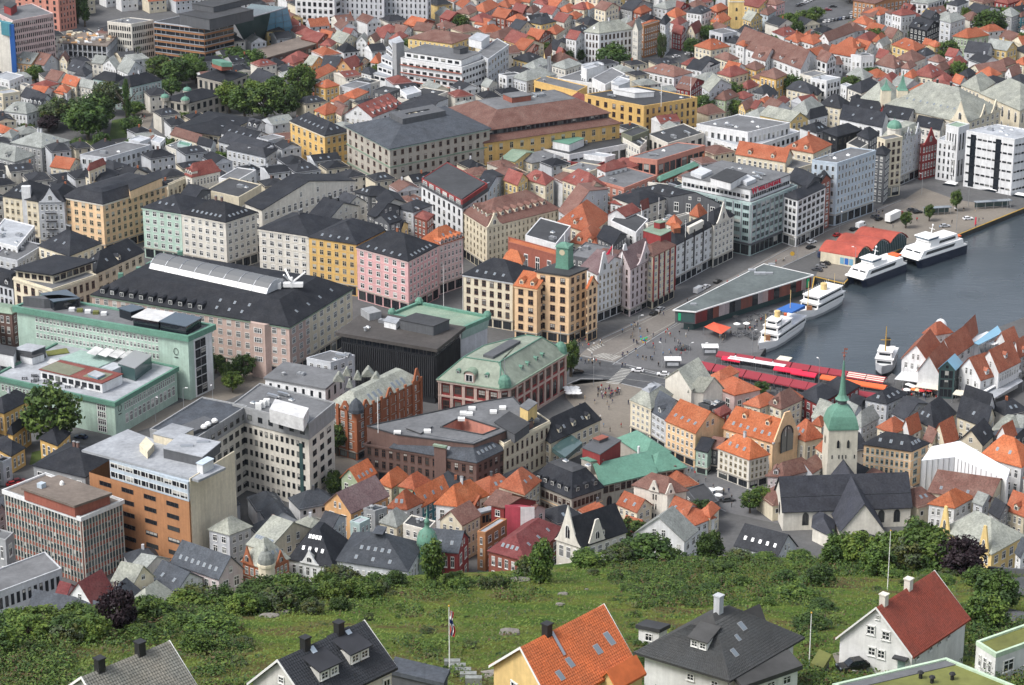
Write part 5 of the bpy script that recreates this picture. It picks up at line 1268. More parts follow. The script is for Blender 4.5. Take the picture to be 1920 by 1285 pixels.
def exchange():
 R(1,2)
 P0,P1,P2,P3=G0(825,712,14),G0(937,729,14),G0(955,727,14),G0(1059,664,14)
 back=P3+(P0-P2)*.62
 poly=[P0,P1,P2,P3,back,P0+(back-P0)*.35+Vector((3,9,0))]
 poly=[P0,P1,P2,P3,P3+(P0-P1)*.7,P0+(P3-P2)*.55]
 r=place_root('exchange_building',poly,0,'old exchange of red brick and pale stone under a big pale copper mansard roof on the square','building');B=Bld();B.root=r;B.poly=poly;B.faces={};ctr=sum(poly,Vector())/6
 m=MB();q=ccw(poly);m.hexa(atz(q,0),atz(q,14));m.build('wall','bc2' if 'bc2' in WALL else 'rd',r)
 n=len(poly)
 for k in range(n):
  e0,e1=poly[k],poly[(k+1)%n];nn=outn(e0,e1,ctr);L=(e1-e0).length;u=(e1-e0)/L;bays=max(1,round(L/4.4))
  for i in range(bays+1):
   s=MB();s.obox(Vector((e0.x,e0.y,0))+u*(L*i/bays-.55),u*1.1,nn*.4,(0,0,13.5));s.build('pilaster','pp2' if 'pp2' in WALL else 'pg',r)
  if k<3:
   facade(r,e0,e1,nn,9.2,13.0,1,bays,'x','b',.58,.75,m=0,wmax=3);facade(r,e0,e1,nn,1.0,7.6,1,bays,'r' if k==2 else 'x','b',.55,.85,m=0,wmax=3)
 for z0,z1,out,mt in((13.3,14.0,.75,'pg'),(8.2,8.8,.5,'pg'),(0,.9,.5,'pg'),(14.0,14.35,.95,'cG')):ring_band(B,poly,z0,z1,out,mt)
 o,q=offset(poly,.5),offset(poly,-5.5);m=MB()
 for k in range(n):
  j=(k+1)%n;m.poly([Vector((o[k].x,o[k].y,14.36)),Vector((o[j].x,o[j].y,14.36)),Vector((q[j].x,q[j].y,21)),Vector((q[k].x,q[k].y,21))])
 m.poly(atz(o,14.36)[::-1]);m.poly(atz(q,21));m.build('roof','cX' if 'cX' in ROOF else 'cG',r)
 m=MB()
 for k in range(n):m.tube(Vector((o[k].x,o[k].y,14.5)),Vector((q[k].x,q[k].y,21.1)),.22,n=4);m.tube(Vector((q[k].x,q[k].y,21.1)),Vector((q[(k+1)%n].x,q[(k+1)%n].y,21.1)),.22,n=4)
 m.build('roof_ridge','cu',r);m=MB();P=ctr+Vector((0,0,21-ctr.z));e_=(P3-P2).normalized()*9;f_=Vector((-e_.y,e_.x,0))*.22;m.obox(P-e_-f_,e_*2,f_*2,(0,0,.9));m.build('roof_lantern','dg',r)
 for k,us in((0,(.22,.75)),(2,(.3,.42,.58,.7))):
  f=(Vector((o[k].x,o[k].y,14.4)),Vector((o[k+1].x,o[k+1].y,14.4)),Vector((q[k].x,q[k].y,21)),Vector((q[k+1].x,q[k+1].y,21)))
  for u in us:P=slope_pt(f,u,.35);B.faces['X']=f;add_dorm(B,'X',1,'cu','cu',.32,u-.001,u+.001,'r',.8)
 f=(Vector((o[0].x,o[0].y,14.4)),Vector((o[1].x,o[1].y,14.4)),Vector((q[0].x,q[0].y,21)),Vector((q[1].x,q[1].y,21)));B.faces['X']=f;add_dorm(B,'X',1,'pg','cG',.05,.499,.501,'r',2.2)
 for P in(Vector((P1.x,P1.y,14.4))+Vector((1.6,1.6,0)),Vector((P3.x,P3.y,14.4))+Vector((-1.5,.5,0))):
  m=MB();m.lathe(P,[(2.4,0),(2.3,1.2),(1.9,2.6),(1,3.6),(.1,4)],10);m.build('corner_dome','cu',r);m=MB();m.tube(P+Vector((0,0,3.8)),P+Vector((0,0,10)),.1,n=5);m.build('finial_pole','zinc',r)
 R(1,2);P=G((1850,160),15);register(r,proj(ctr),False,None)
exchange()
# brown stone block and cream neighbour
R(1,2)
def brown_block():
 B=bld((0,0),(0,0),(0,0),12.5,'br','fd','none',0,world=[G0(683,831,12.5),G0(893,868,12.5),G0(947,842,12.5)],w=(2,15,5),shop=4.2,shopwall='br',fr='b',style='a',wf=.5,hf=.66,label='long dark brown stone block with a flat grey roof, blue black slopes and a pink courtyard',name='town_building',cat='building',co=1,edge='br')
 a,b,c,d=B.poly;R(1,2)
 p1,p2,p3,p4=G((1030,810),12.6),b,c,G((1790,740),12.6)
 m=MB();o=offset(B.poly,.5);i=offset(B.poly,-4.5);z0,z1=12.5,17
 for k in(0,1):
  j=k+1;s0=lerp(o[0],o[1],.24)if k==0 else o[k];t0=lerp(i[0],i[1],.24)if k==0 else i[k]
  m.hexa([Vector((s0.x,s0.y,z0)),Vector((o[j].x,o[j].y,z0)),Vector((i[j].x,i[j].y,z0)),Vector((t0.x,t0.y,z0))],[Vector((s0.x,s0.y,z0+.2)),Vector((o[j].x,o[j].y,z0+.2)),Vector((i[j].x,i[j].y,z1)),Vector((t0.x,t0.y,z1))])
  B.faces['LR'[k]]=(Vector((s0.x,s0.y,z0+.2)),Vector((o[j].x,o[j].y,z0+.2)),Vector((t0.x,t0.y,z1)),Vector((i[j].x,i[j].y,z1)))
 m.build('roof','sb',B.root);add_sky(B,'L',3,.5,.02,.32);add_sky(B,'L',3,.5,.5,.7);add_sky(B,'R',5,.4)
 pts=[G0(688,800,16.9),G0(745,816,16.9),G0(888,834,16.9),G0(1000,788,16.9),G0(962,745,16.9),G0(900,755,16.9)];hole=[G0(826,802,16.9),G0(905,816,16.9),G0(936,804,16.9),G0(866,782,16.9)]
 tr=tessellate_polygon([[Vector((p.x,p.y,0))for p in pts],[Vector((p.x,p.y,0))for p in hole]]);allp=pts+hole;m=MB()
 for t in tr:
  q=[allp[x]for x in t];q=q if(q[1]-q[0]).cross(q[2]-q[0]).z>0 else q[::-1];m.poly(q)
 m.build('flat_roof','fg',B.root);m=MB();w=MB()
 for P,L in((m,pts),(w,hole)):
  for k in range(len(L)):
   e0,e1=L[k],L[(k+1)%len(L)];P.poly([Vector((e0.x,e0.y,9)),Vector((e1.x,e1.y,9)),Vector((e1.x,e1.y,16.9)),Vector((e0.x,e0.y,16.9))])
 m.build('rear_wall','br',B.root);w.build('courtyard_wall','sa',B.root);m=MB();m.poly(ccw(atz(hole,9)));m.build('courtyard_floor','rb',B.root)
 rim=MB()
 for L in(pts,hole):
  for k in range(len(L)):rim.tube(L[k]+Vector((0,0,.15)),L[(k+1)%len(L)]+Vector((0,0,.15)),.25,n=4)
 rim.build('parapet','fd',B.root);blk(B.root,(1125,650),(1235,690),(1320,640),16.9,.5,'fd','roof_step','fg')
 for q in((1620,510),(1780,535),(1850,505),(1600,550),(1540,590),(1060,690),(1285,680),(1555,545)):P=G(q,17);m=MB();m.box(P.x-1.1,P.x+1.1,P.y-.9,P.y+.9,16.9,17.7);m.build('roof_light','white paint',B.root)
 P=G0(709,812,17);m=MB();m.tube(P,P+Vector((0,0,12)),.14);m.build('flagpole','white paint',B.root)
 Q=lerp(a,b,.69);u=(b-a).normalized();m=MB();m.obox(Vector((Q.x,Q.y,0))-u*2,u*4,B.nL*.8,(0,0,16));m.build('stair_turret','br',B.root);m=MB();m.obox(Vector((Q.x,Q.y,16))-u*2.3,u*4.6,B.nL*1.2,(0,0,.6));m.build('turret_cap','cG',B.root)
 B=bld((0,0),(0,0),(0,0),14.5,'cr','fd','flat',0,world=[G0(915,812,14.5),G0(945,834,14.5),G0(1031,791,14.5)],w=(3,2,9),shop=0,fr='b',wf=.36,hf=.58,co=1,label='cream town house with brown windows between the brown stone block and the black pyramid roof',name='town_building',cat='building',band=1)
 R(2,2);blk(B.root,(60,490),(120,520),(188,465),14.5,6,'ye','attic_house','fg');blk(B.root,(-130,610),(20,700),(130,620),14.5,3,'dg','plant_room','fd');add_vents(B,3)
brown_block()
R(1,2)
rows('''
68 278 520 358 660 240 16 wh fg slab 0 w=3,7,3 st=bk wf=.3 over=.4 v2 | town_building | building | white plain block under a smooth grey roof left of the ornate brick house
380 130 560 165 740 110 18 lg fg flat 0 v4
''')
def ornate_brick():
 R(1,2)
 B=bld((0,0),(0,0),(0,0),17,'bc','sG','none',0,world=[G0(617,758,17),G0(668,772,17),G0(788,712,17)],w=(4,3,7),style='x',wf=.5,hf=.6,label='ornate red brick house with stepped gables and pale slate roofs next to the black fin box',name='town_building',cat='building',band='st',shop=3,shopwall='st',m=1.2)
 mansard_roof(B,B.poly,17,4.2,4.5,'sG',None,.3);a,b,c,d=B.poly
 for e0,e1,n,us in((a,b,B.nL,(.62,.95)),(b,c,B.nR,(.13,.5,.93))):
  L=(e1-e0).length
  for u in us:step_gable(B.root,lerp(e0,e1,u-2.2/L)+n*.3,lerp(e0,e1,u+2.2/L)+n*.3,n,16.8,3.0 if u!=.93 else 5,'bc',curved=False)
  k=max(3,round(L/4.6))
  for i in range(k+1):m=MB();P=lerp(e0,e1,i/k);uu=(e1-e0).normalized();m.obox(Vector((P.x,P.y,3))-uu*.5,uu,n*.55,(0,0,15));m.build('brick_pier','bc',B.root)
 add_sky(B,'R',3,.4,.2,.45,1.3,2.4);add_sky(B,'R',3,.4,.6,.85,1.3,2.4);m=MB();P=b;m.lathe(Vector((P.x,P.y,17)),[(2.6,0),(2.6,1.2),(1.8,3),(.3,4.6)],8);m.build('corner_spire','sb',B.root)
 for q in((620,250),(680,210),(760,240),(840,210),(700,300),(900,250)):P=G(q,22);m=MB();s=random.uniform(1,2.5);m.hexa([(P.x-s,P.y-s,20),(P.x+s,P.y-s,20),(P.x+s,P.y+s,20),(P.x-s,P.y+s,20)],[(P.x-.2,P.y-s,22.6),(P.x+.2,P.y-s,22.6),(P.x+.2,P.y+s,22.6),(P.x-.2,P.y+s,22.6)]);m.build('roof_gable','sG',B.root)
ornate_brick()
R(2,2)
rows('''
180 690 290 762 662 588 9 cr sk hip 8 w=2,3,8 sR2 dR3@.25 | town_building | building | low cream house under a big black pyramid roof at the edge of the square
890 440 1042 505 1200 400 12 cr sG mans 3.5 w=4,4,3 inset=3 top=fl co st=x wf=.5 sh=3 | town_building | building | cream corner house with a slate mansard and white flat top at the square
1042 520 1156 588 1290 480 11 lg sb gl 6 w=3,3,2 st=x wf=.7 sh=3 dL1 | town_building | building | narrow pale grey house with a glazed blue grey roof between the cream and orange roofed houses
1156 595 1376 688 1592 590 12 ap to gl 7 w=3,6,0 sh=3 sL4@.35 fr=w | town_building | building | apricot house with a bright orange roof, four skylights and a blank gable wall
1150 275 1345 362 1490 275 14 cw sG gr 7 w=0,1,1 gablewin= | town_building | building | plain white gable house with a pale slate roof beside the zebra crossing
1330 375 1436 378 1578 352 13 cw sG gl 6 w=0,1,1 gablewin= 
1490 330 1670 405 1860 362 9 pp tr hip 5 w=1,2,3
1490 260 1560 300 1700 230 8 cr tr hip 3
1400 470 1480 490 1600 460 9 dg sk flat 0 v3
1520 520 1560 560 1640 520 11 rd tR hip 2
1588 648 1956 758 2146 690 11 ap to gl 8 w=2,8,0 sL6@.3 dL2@.6 gablewin= | town_building | hall | long hall with a bright orange roof and a stepped yellow gable with a huge arched window
1740 470 1860 500 2000 440 9 cr tr hip 4
1380 812 1466 832 1560 745 8 gn sk gl 3 w=2,2,1 sh=2.6 | house | house | small mint green house with a black roof between the apricot and the dark blue houses
1468 800 1546 812 1640 740 8 dg tb gl 3 w=2,2,1 sh=2.6 st=x | house | house | small dark grey house with white mullioned windows beside the mint green house
1546 800 1780 888 1925 850 10 cw to hip 7 w=3,6,4 sL3 c1 sh=3 fr=c | town_building | building | white and apricot corner house with a bright orange hip roof and cafe below
''')
r=by_label('long hall with');a,b,c=G((1588,648),11),G((1956,758),11),G((2146,690),11);pp=[a,b,c,a+c-b];nn=outn(b,c,(a+c)/2);L=(c-b).length;step_gable(r,lerp(b,c,-.02)+nn*.3,lerp(b,c,1.02)+nn*.3,nn,10.5,9.5,'ap',curved=False)
inst('window',win('r','k'),r,wmat(lerp(b,c,.5)+Vector((0,0,0))+nn*.62-r.location,nn,L*.5,9))
m=MB();u=(c-b)/L
for s in(0,1):e=b if s==0 else c;m.obox(Vector((e.x,e.y,10.5))+u*(-.4 if s==0 else-.4)+nn*.1,u*.8,nn*.5,(0,0,.6))
m.build('gable_step','lg',r)
r=by_label('narrow pale grey house with a glazed')
def market_hall():
 R(2,2)
 B=bld((0,0),(0,0),(0,0),9,'st','sk','none',0,world=[G0(997,903,9),G0(1072,934,9),G0(1130,914,9)],w=(2,9,7),style='x',fr='b',wf=.75,hf=.55,label='old market hall with a black mansard roof and long bright copper green wings',name='market_building',cat='market hall',band='ap')
 mansard_roof(B,B.poly,9,6.5,3.5,'sk','fd',.5,.6,5);add_dorm(B,'L',5,'sk','sk',.2,kind='r');add_dorm(B,'R',3,'sk','sk',.2,kind='r')
 def wing(A,Bq,C,h,rh,along):
  X=Bld();X.root=B.root;X.faces={};a,b,c=G(A,h),G(Bq,h),G(C,h);p=[a,b,c,a+c-b];m=MB();q=ccw(p);m.hexa(atz(q,0),atz(q,h));m.build('wing_wall','st',B.root);X.poly=p;X.h=h;cc=(a+c)/2
  gable_roof(X,p,h,rh,along,'cu',.5)if along<2 else hip_roof(X,p,h,rh,'cu',.5)
  facade(B.root,b,c,outn(b,c,cc),h-3.2,h-.5,1,max(2,round((c-b).length/2.2)),'x','b',.8,.85);facade(B.root,b,c,outn(b,c,cc),.5,h-3.6,1,max(2,round((c-b).length/5)),'r','b',.4,.8);return X
 wing((560,930),(672,1080),(1080,985),9,3.6,1);wing((960,905),(1060,985),(1302,945),8.6,4.4,2)
 X=wing((800,730),(1000,865),(1180,830),8,3.4,2)
 r=blk(B.root,(528,800),(660,850),(815,745),9,7,'rw2' if 'rw2' in WALL else 'rd','roof_box','dg');m=MB()
 blk(B.root,(610,730),(655,745),(720,720),16.3,.8,'dg','roof_hood','rb');blk(B.root,(940,790),(950,795),(960,788),9,6,'wh','vent_pipe');blk(B.root,(300,800),(400,870),(530,760),7,1.5,'tglass','glass_roof');blk(B.root,(520,880),(590,905),(680,890),9,4.5,'st','stair_house','cu');add_vents(B,2,z=16.2)
market_hall()
# low houses near the hill foot
R(0,3)
rows('''
-365 560 -250 690 456 425 12 lg fg flat 0 w=2,2,16 st=bk wf=.55 edge=lg v0 | office_block | office building | low concrete block with a mottled grey roof in front of the white finned office
-60 190 40 215 100 160 14 gy fg flat 0 w=2,2,1
225 690 700 782 780 700 11 wh sb gl 4 w=1,5,2 | house | house | white house with a broad blue grey roof at the foot of the hill, lower left
500 640 690 695 850 600 13 wh tD gr 8 w=2,2,1 | house | house | white gabled house with a dark red roof in front of the white finned office
420 600 490 620 560 560 13 wh tD gl 3
790 640 900 705 1040 590 14 lg sb hip 6 w=2,3,3
835 505 985 535 1140 478 16 cr sG gl 5 w=2,4,3
930 690 1085 795 1320 630 12 lg sG hip 7 sL3 w=2,4,5
1120 500 1310 590 1500 490 14 wh sb gl 5 w=2,4,4 sL2
1275 372 1622 492 1800 420 15 mv sb gl 6 w=3,6,2 sL7@.35 | town_building | building | mauve gabled house with a slate grey roof full of skylights above the bushes
1550 130 1700 170 1860 110 14 lg sG hip 5
960 420 1060 440 1260 350 15 cw sg gl 3
''')
R(1,3)
rows('''
-100 365 78 425 242 345 16 bc sG hip 8 w=4,4,5 style=x wf=.6 band=cr sR3 | town_building | building | red brick and cream corner house with a round turret and pale slate roof by the bushes
-60 240 80 290 470 150 15 cr sG gl 7 sL8@.3
245 350 572 412 700 230 14 wh sk mans 8 w=3,6,5 inset=6 dL1 sL4@.4 sL4@.75 band=bc | town_building | building | white and red brick house under a tall black roof with two rows of skylights
600 360 1120 440 1235 235 15 lg sb mans 6 w=2,12,5 inset=9 sL5@.5 sL3@.2 top=sb | town_building | building | long blue grey roofed house with paired skylights behind the hill bushes
1210 275 1495 300 1575 195 12 rd sb gl 6 w=2,5,2 sL3
1640 150 1700 160 1860 60 12 ob fl flat 0 w=3,1,3
''')
r=by_label('red brick and cream');a,b,c=G((-100,365),16),G((78,425),16),G((242,345),16);m=MB();m.lathe(Vector((b.x,b.y,8)),[(2.3,0),(2.3,9),(2.6,9.2),(2.6,10),(2.3,10.2)],10);m.build('turret','cr',r);m=MB();m.lathe(Vector((b.x,b.y,18.2)),[(2.5,0),(2.3,1.4),(1.5,2.8),(.6,3.4),(.5,4.2),(.1,5)],10);m.build('turret_dome','sg',r)
pp=[a,b,c,a+c-b];gables_on(r,'L',(.25,),5,16,5.5,'bc',pp);gables_on(r,'R',(.6,),5,16,4,'bc',pp)
r=by_label('white and red brick');a,b,c=G((245,350),14),G((572,412),14),G((700,230),14);pp=[a,b,c,a+c-b];gables_on(r,'L',(.48,),6,14,4.5,'wh',pp)
def onion():
 R(1,3);P=G((1270,320),13);r=empty('dome_tower',(P.x,P.y,0),0,'green copper onion dome on a square tower rising over the hill bushes','tower');m=MB();m.box(P.x-2.4,P.x+2.4,P.y-2.4,P.y+2.4,0,13);m.build('tower','cG',r)
 m=MB();m.lathe(P,[(3.3,0),(3.2,.6),(2.5,1.0),(2.4,3),(2.9,3.3),(3.0,4.5),(2.8,5.8),(2.2,7.2),(1.2,8.2),(.7,8.6),(.7,10),(.9,10.2),(.6,11.0),(.15,11.6),(.1,14)],14);m.build('dome','cu',r,smooth=True);m=MB()
 for i in range(12):a=i*.5236;m.tube(P+Vector((3.0*math.cos(a),3.0*math.sin(a),3.4)),P+Vector((2.3*math.cos(a),2.3*math.sin(a),7.2)),.12,n=4)
 m.build('dome_rib','cG',r);register(r,proj(P),False,None)
onion()
R(0,0,600,840,4.174)
rows('''
168 228 300 268 436 192 11 sp to gr 5 w=2,2,3 sR4@.3 | house | house | sage green gabled house with a bright orange roof and four skylights beside the white office block
460 275 560 312 690 225 10 cr to hip 5
620 300 740 325 860 262 11 sp tr hip 5
690 415 795 452 1012 338 10 te to gr 6 sR3
530 470 680 482 800 428 11 wh tr hip 7 sL2
36 442 242 508 532 372 11 or tp gr 7 w=2,2,5 | house | house | orange gabled house with a wide purple brown roof below the sage green house
908 440 1072 458 1312 372 12 wh to hip 8 w=2,2,4 c1 | house | house | white house under a tall bright orange hip roof in front of the brown stone block
1085 470 1185 490 1305 402 10 rb tr gl 4 dR1
1400 300 1600 365 1725 258 11 cr tr hip 7 sR2
1290 440 1400 475 1600 390 12 or tb gl 4
940 560 1112 602 1252 525 12 cr tb gr 5 w=3,3,4 | house | house | cream house with a brown tile roof left of the wooden galleries
1240 490 1256 510 1412 470 12 ob fl slab 0 w=3,1,5 st=bk wf=.8 | house | house | house back with brown wooden galleries beside the crimson stair block
1340 450 1440 470 1690 420 14 rd tb gl 3
1440 470 1640 530 1760 470 11 pp tb gl 3
1320 805 1600 882 1920 640 10 rb tD hip 6 sL4 sR3 w=2,5,6 | town_building | building | long low house with a dark red brown roof and skylights right of the courtyard
470 580 600 620 700 545 12 cr sg hip 5
650 600 840 650 905 580 13 cw fd flat 0 v2
235 580 310 600 390 560 15 tq fl flat 0
340 480 430 500 525 470 15 gy sb flat 0 v1
0 590 100 620 200 540 14 lg sd gl 3
''')
def crimson():
 R(0,0,600,840,4.174);B=bld((1448,455),(1562,470),(1680,468),15,'rw','fw','flat',0,w=(0,1,1),label='crimson stair block with one white side among the low roofs',name='stair_block',cat='building')
 b,c=B.poly[1],B.poly[2];m=MB();m.obox(Vector((b.x,b.y,0))+(c-b)*.06+B.nR*.01,(c-b)*.93,B.nR*.12,(0,0,15.3));m.build('white_wall','wh',B.root)
crimson()
R(0,0,1040,840,5.84)
rows('''
868 408 1235 502 1442 468 11 cw tb hip 6 w=0,5,3 | house | house | white house with a brown hip roof and two small gables below the green copper wings
690 610 900 700 1062 625 7 cr tr gl 4 sL2
740 880 900 930 1000 850 6 wh tr gl 4
1240 700 1420 790 1580 640 7 wh tr gl 4 sL2
1150 760 1400 900 1752 760 6 wh tr hip 4 sL4
1600 700 1700 760 1800 660 7 cr tr hip 3
1360 640 1460 760 1560 735 7 dg fd flat 0
1440 460 1600 660 1800 590 5 dg fd flat 0 w=1,3,3 | terrace_building | building | low building with a dark flat roof terrace beside the white brown roofed house
860 950 1420 1020 1560 900 9 wh sg gr 9 w=2,6,2 | house | house | white scroll gabled house half hidden by the hill trees
20 985 286 1072 782 905 13 cw sk gr 10 w=2,3,6 style=x wf=.6 dR1 | house | house | white house with a Dutch gable, pointed dormer and steep black roof at the edge of the hill
''')
r=by_label('white house with a brown hip roof and two');a,b,c=G((868,408),11),G((1235,502),11),G((1442,468),11);pp=[a,b,c,a+c-b];gables_on(r,'L',(.62,),3.6,11,3.4,'cw',pp,False);gables_on(r,'R',(.12,),3.2,11,3.4,'cw',pp,False);facade(r,lerp(a,b,.5),lerp(a,b,.75),outn(a,b,(a+c)/2),1,10.5,3,2,'a','k',.4,.5)
r=by_label('white house with a Dutch');a,b,c=G((20,985),13),G((286,1072),13),G((782,905),13);pp=[a,b,c,a+c-b];nn=outn(a,b,(a+c)/2);step_gable(r,lerp(a,b,-.03)+nn*.3,lerp(a,b,1.03)+nn*.3,nn,12.6,12.0,'cw');gables_on(r,'R',(.33,),6,13,7,'cw',pp,False)
R(3,3)
rows('''
-240 245 68 325 212 252 9 lg sd gl 7 sL5 w=2,6,3 | house | house | grey house with a dark roof and white verges left of the church
''')
R(3,2)
rows('''
0 1010 120 1020 350 960 9 mv tb hip 6 w=3,3,5 sL1 dL1 | house | house | mauve house with a brown roof tucked in left of the church tower
196 960 330 985 420 930 9 lg tb gr 4 w=2,2,2
235 402 378 472 535 385 8 rd sk hip 4
420 335 580 402 685 335 8 rd sk hip 4
600 470 680 500 760 440 8 dg sk gl 3
730 436 890 470 1042 396 10 lg sk hip 4 w=3,4,4 sR3 sL1 | house | house | pale grey house with a black hip roof between the red market roofs and the white quay gables
330 570 410 610 530 490 9 lg sG gl 5
640 610 700 645 830 575 9 lg sg hip 6
560 520 640 560 700 500 8 lg sg gl 3
1080 575 1240 655 1410 540 9 cr sd hip 8 sL2
930 540 1030 590 1200 470 8 lg sd gl 4
0 470 100 510 250 440 9 cr tb hip 6 dL1
60 440 160 470 260 420 8 cr tr hip 4
160 700 280 750 410 720 9 cr tr hip 8 sL2 w=1,3,3
330 620 400 640 440 600 9 cr tr hip 3
360 800 420 840 520 760 9 cr tr hip 4
820 645 940 695 1050 645 9 cr tr hip 5
1000 660 1062 692 1145 645 9 wh tr gr 6
1230 712 1330 775 1425 722 9 cr tr gr 8
1170 730 1230 760 1300 700 9 cr tb gl 4
1420 560 1640 645 1700 560 9 cr sk gl 7 w=2,4,2 sL1
1450 490 1640 560 1700 480 8 wh sk gl 8 w=2,4,2
1430 748 1608 778 1700 690 8 cr sk gr 6 w=1,2,2 sR1 | house | house | cream gabled house with a black roof behind the white tarpaulin hall
1680 665 1850 685 1920 605 9 gy sG mans 3 w=2,5,2
1690 700 1840 720 1960 690 8 dg sb gl 3
1590 860 1900 945 2000 850 10 wh to hip 9 sL2 w=2,6,2 | house | house | white house with a broad bright orange hip roof right of the white tarpaulin hall
1720 700 1790 730 1860 690 12 wh tr gr 5
1840 640 1900 650 1960 600 9 lg sg gl 4
720 772 1076 826 1202 766 12.5 ap sk hip 5 w=4,9,2 sL3 sR3 band=cw fr=t wf=.55 hf=.62 | apartment_building | apartment building | apricot town house with a black roof and green framed windows right of the church tower
''')
R(0,0,1640,860,6.425)
rows('''
650 400 1385 510 1600 300 8 cr tb gl 6 sL4@.25 w=2,7,3 gablewin= | house | house | long house with a brown tile roof in front of the white tarpaulin hall
655 545 960 595 1185 470 8 wh to hip 5 w=2,4,3 | house | house | white house with bright orange roof and a white verge in front of the long brown roof
1190 520 1300 560 1420 480 8 lg sg gl 3
1380 640 1500 720 1640 600 8 gy sd gl 4
1590 610 1799 690 1950 560 8 cr tr gl 6 dL1 w=2,3,2
820 850 1410 1150 1800 930 9 ye sG hip 8 w=2,6,4 | house | house | grey slate roofed house with two ornate yellow gables behind the dark copper beech
1700 1120 1760 1180 1900 1120 9 wh sb gl 5
''')
r=by_label('grey slate roofed house');a,b,c=G((820,850),9),G((1410,1150),9),G((1800,930),9);pp=[a,b,c,a+c-b];gables_on(r,'L',(.06,.86),4.4,8.5,8.5,'ye',pp,False)
def prism(name,label,cat,pts,h,wall,roof):
 p=[G(q,h)for q in pts];r=place_root(name,p,0,label,cat);tr=tessellate_polygon([[Vector((q.x,q.y,0))for q in p]]);m=MB();w=MB()
 for t in tr:q=[p[x]for x in t];m.poly(q if(q[1]-q[0]).cross(q[2]-q[0]).z>0 else q[::-1])
 for k in range(len(p)):e0,e1=p[k],p[(k+1)%len(p)];w.poly([Vector((e0.x,e0.y,0)),Vector((e1.x,e1.y,0)),e1,e0])
 m.build('roof',roof,r);w.build('wall',wall,r);register(r,proj(sum(p,Vector())/len(p)),False,None);return r,p
R(3,2)
r,p=prism('tarpaulin_hall','white tarpaulin hall wrapping a building under repair right of the apricot town house','hall',[(1150,895),(1400,868),(1560,938),(1790,1040),(1814,962),(1440,747),(1225,790)],12,'white cloth','white cloth')
m=MB()
for k in(0,1,2):
 for i in range(6):P=lerp(p[k],p[k+1],i/6);m.tube((P.x,P.y-.1,0),(P.x,P.y-.1,12),.12,n=4)
m.build('scaffold_pole','metal',r)
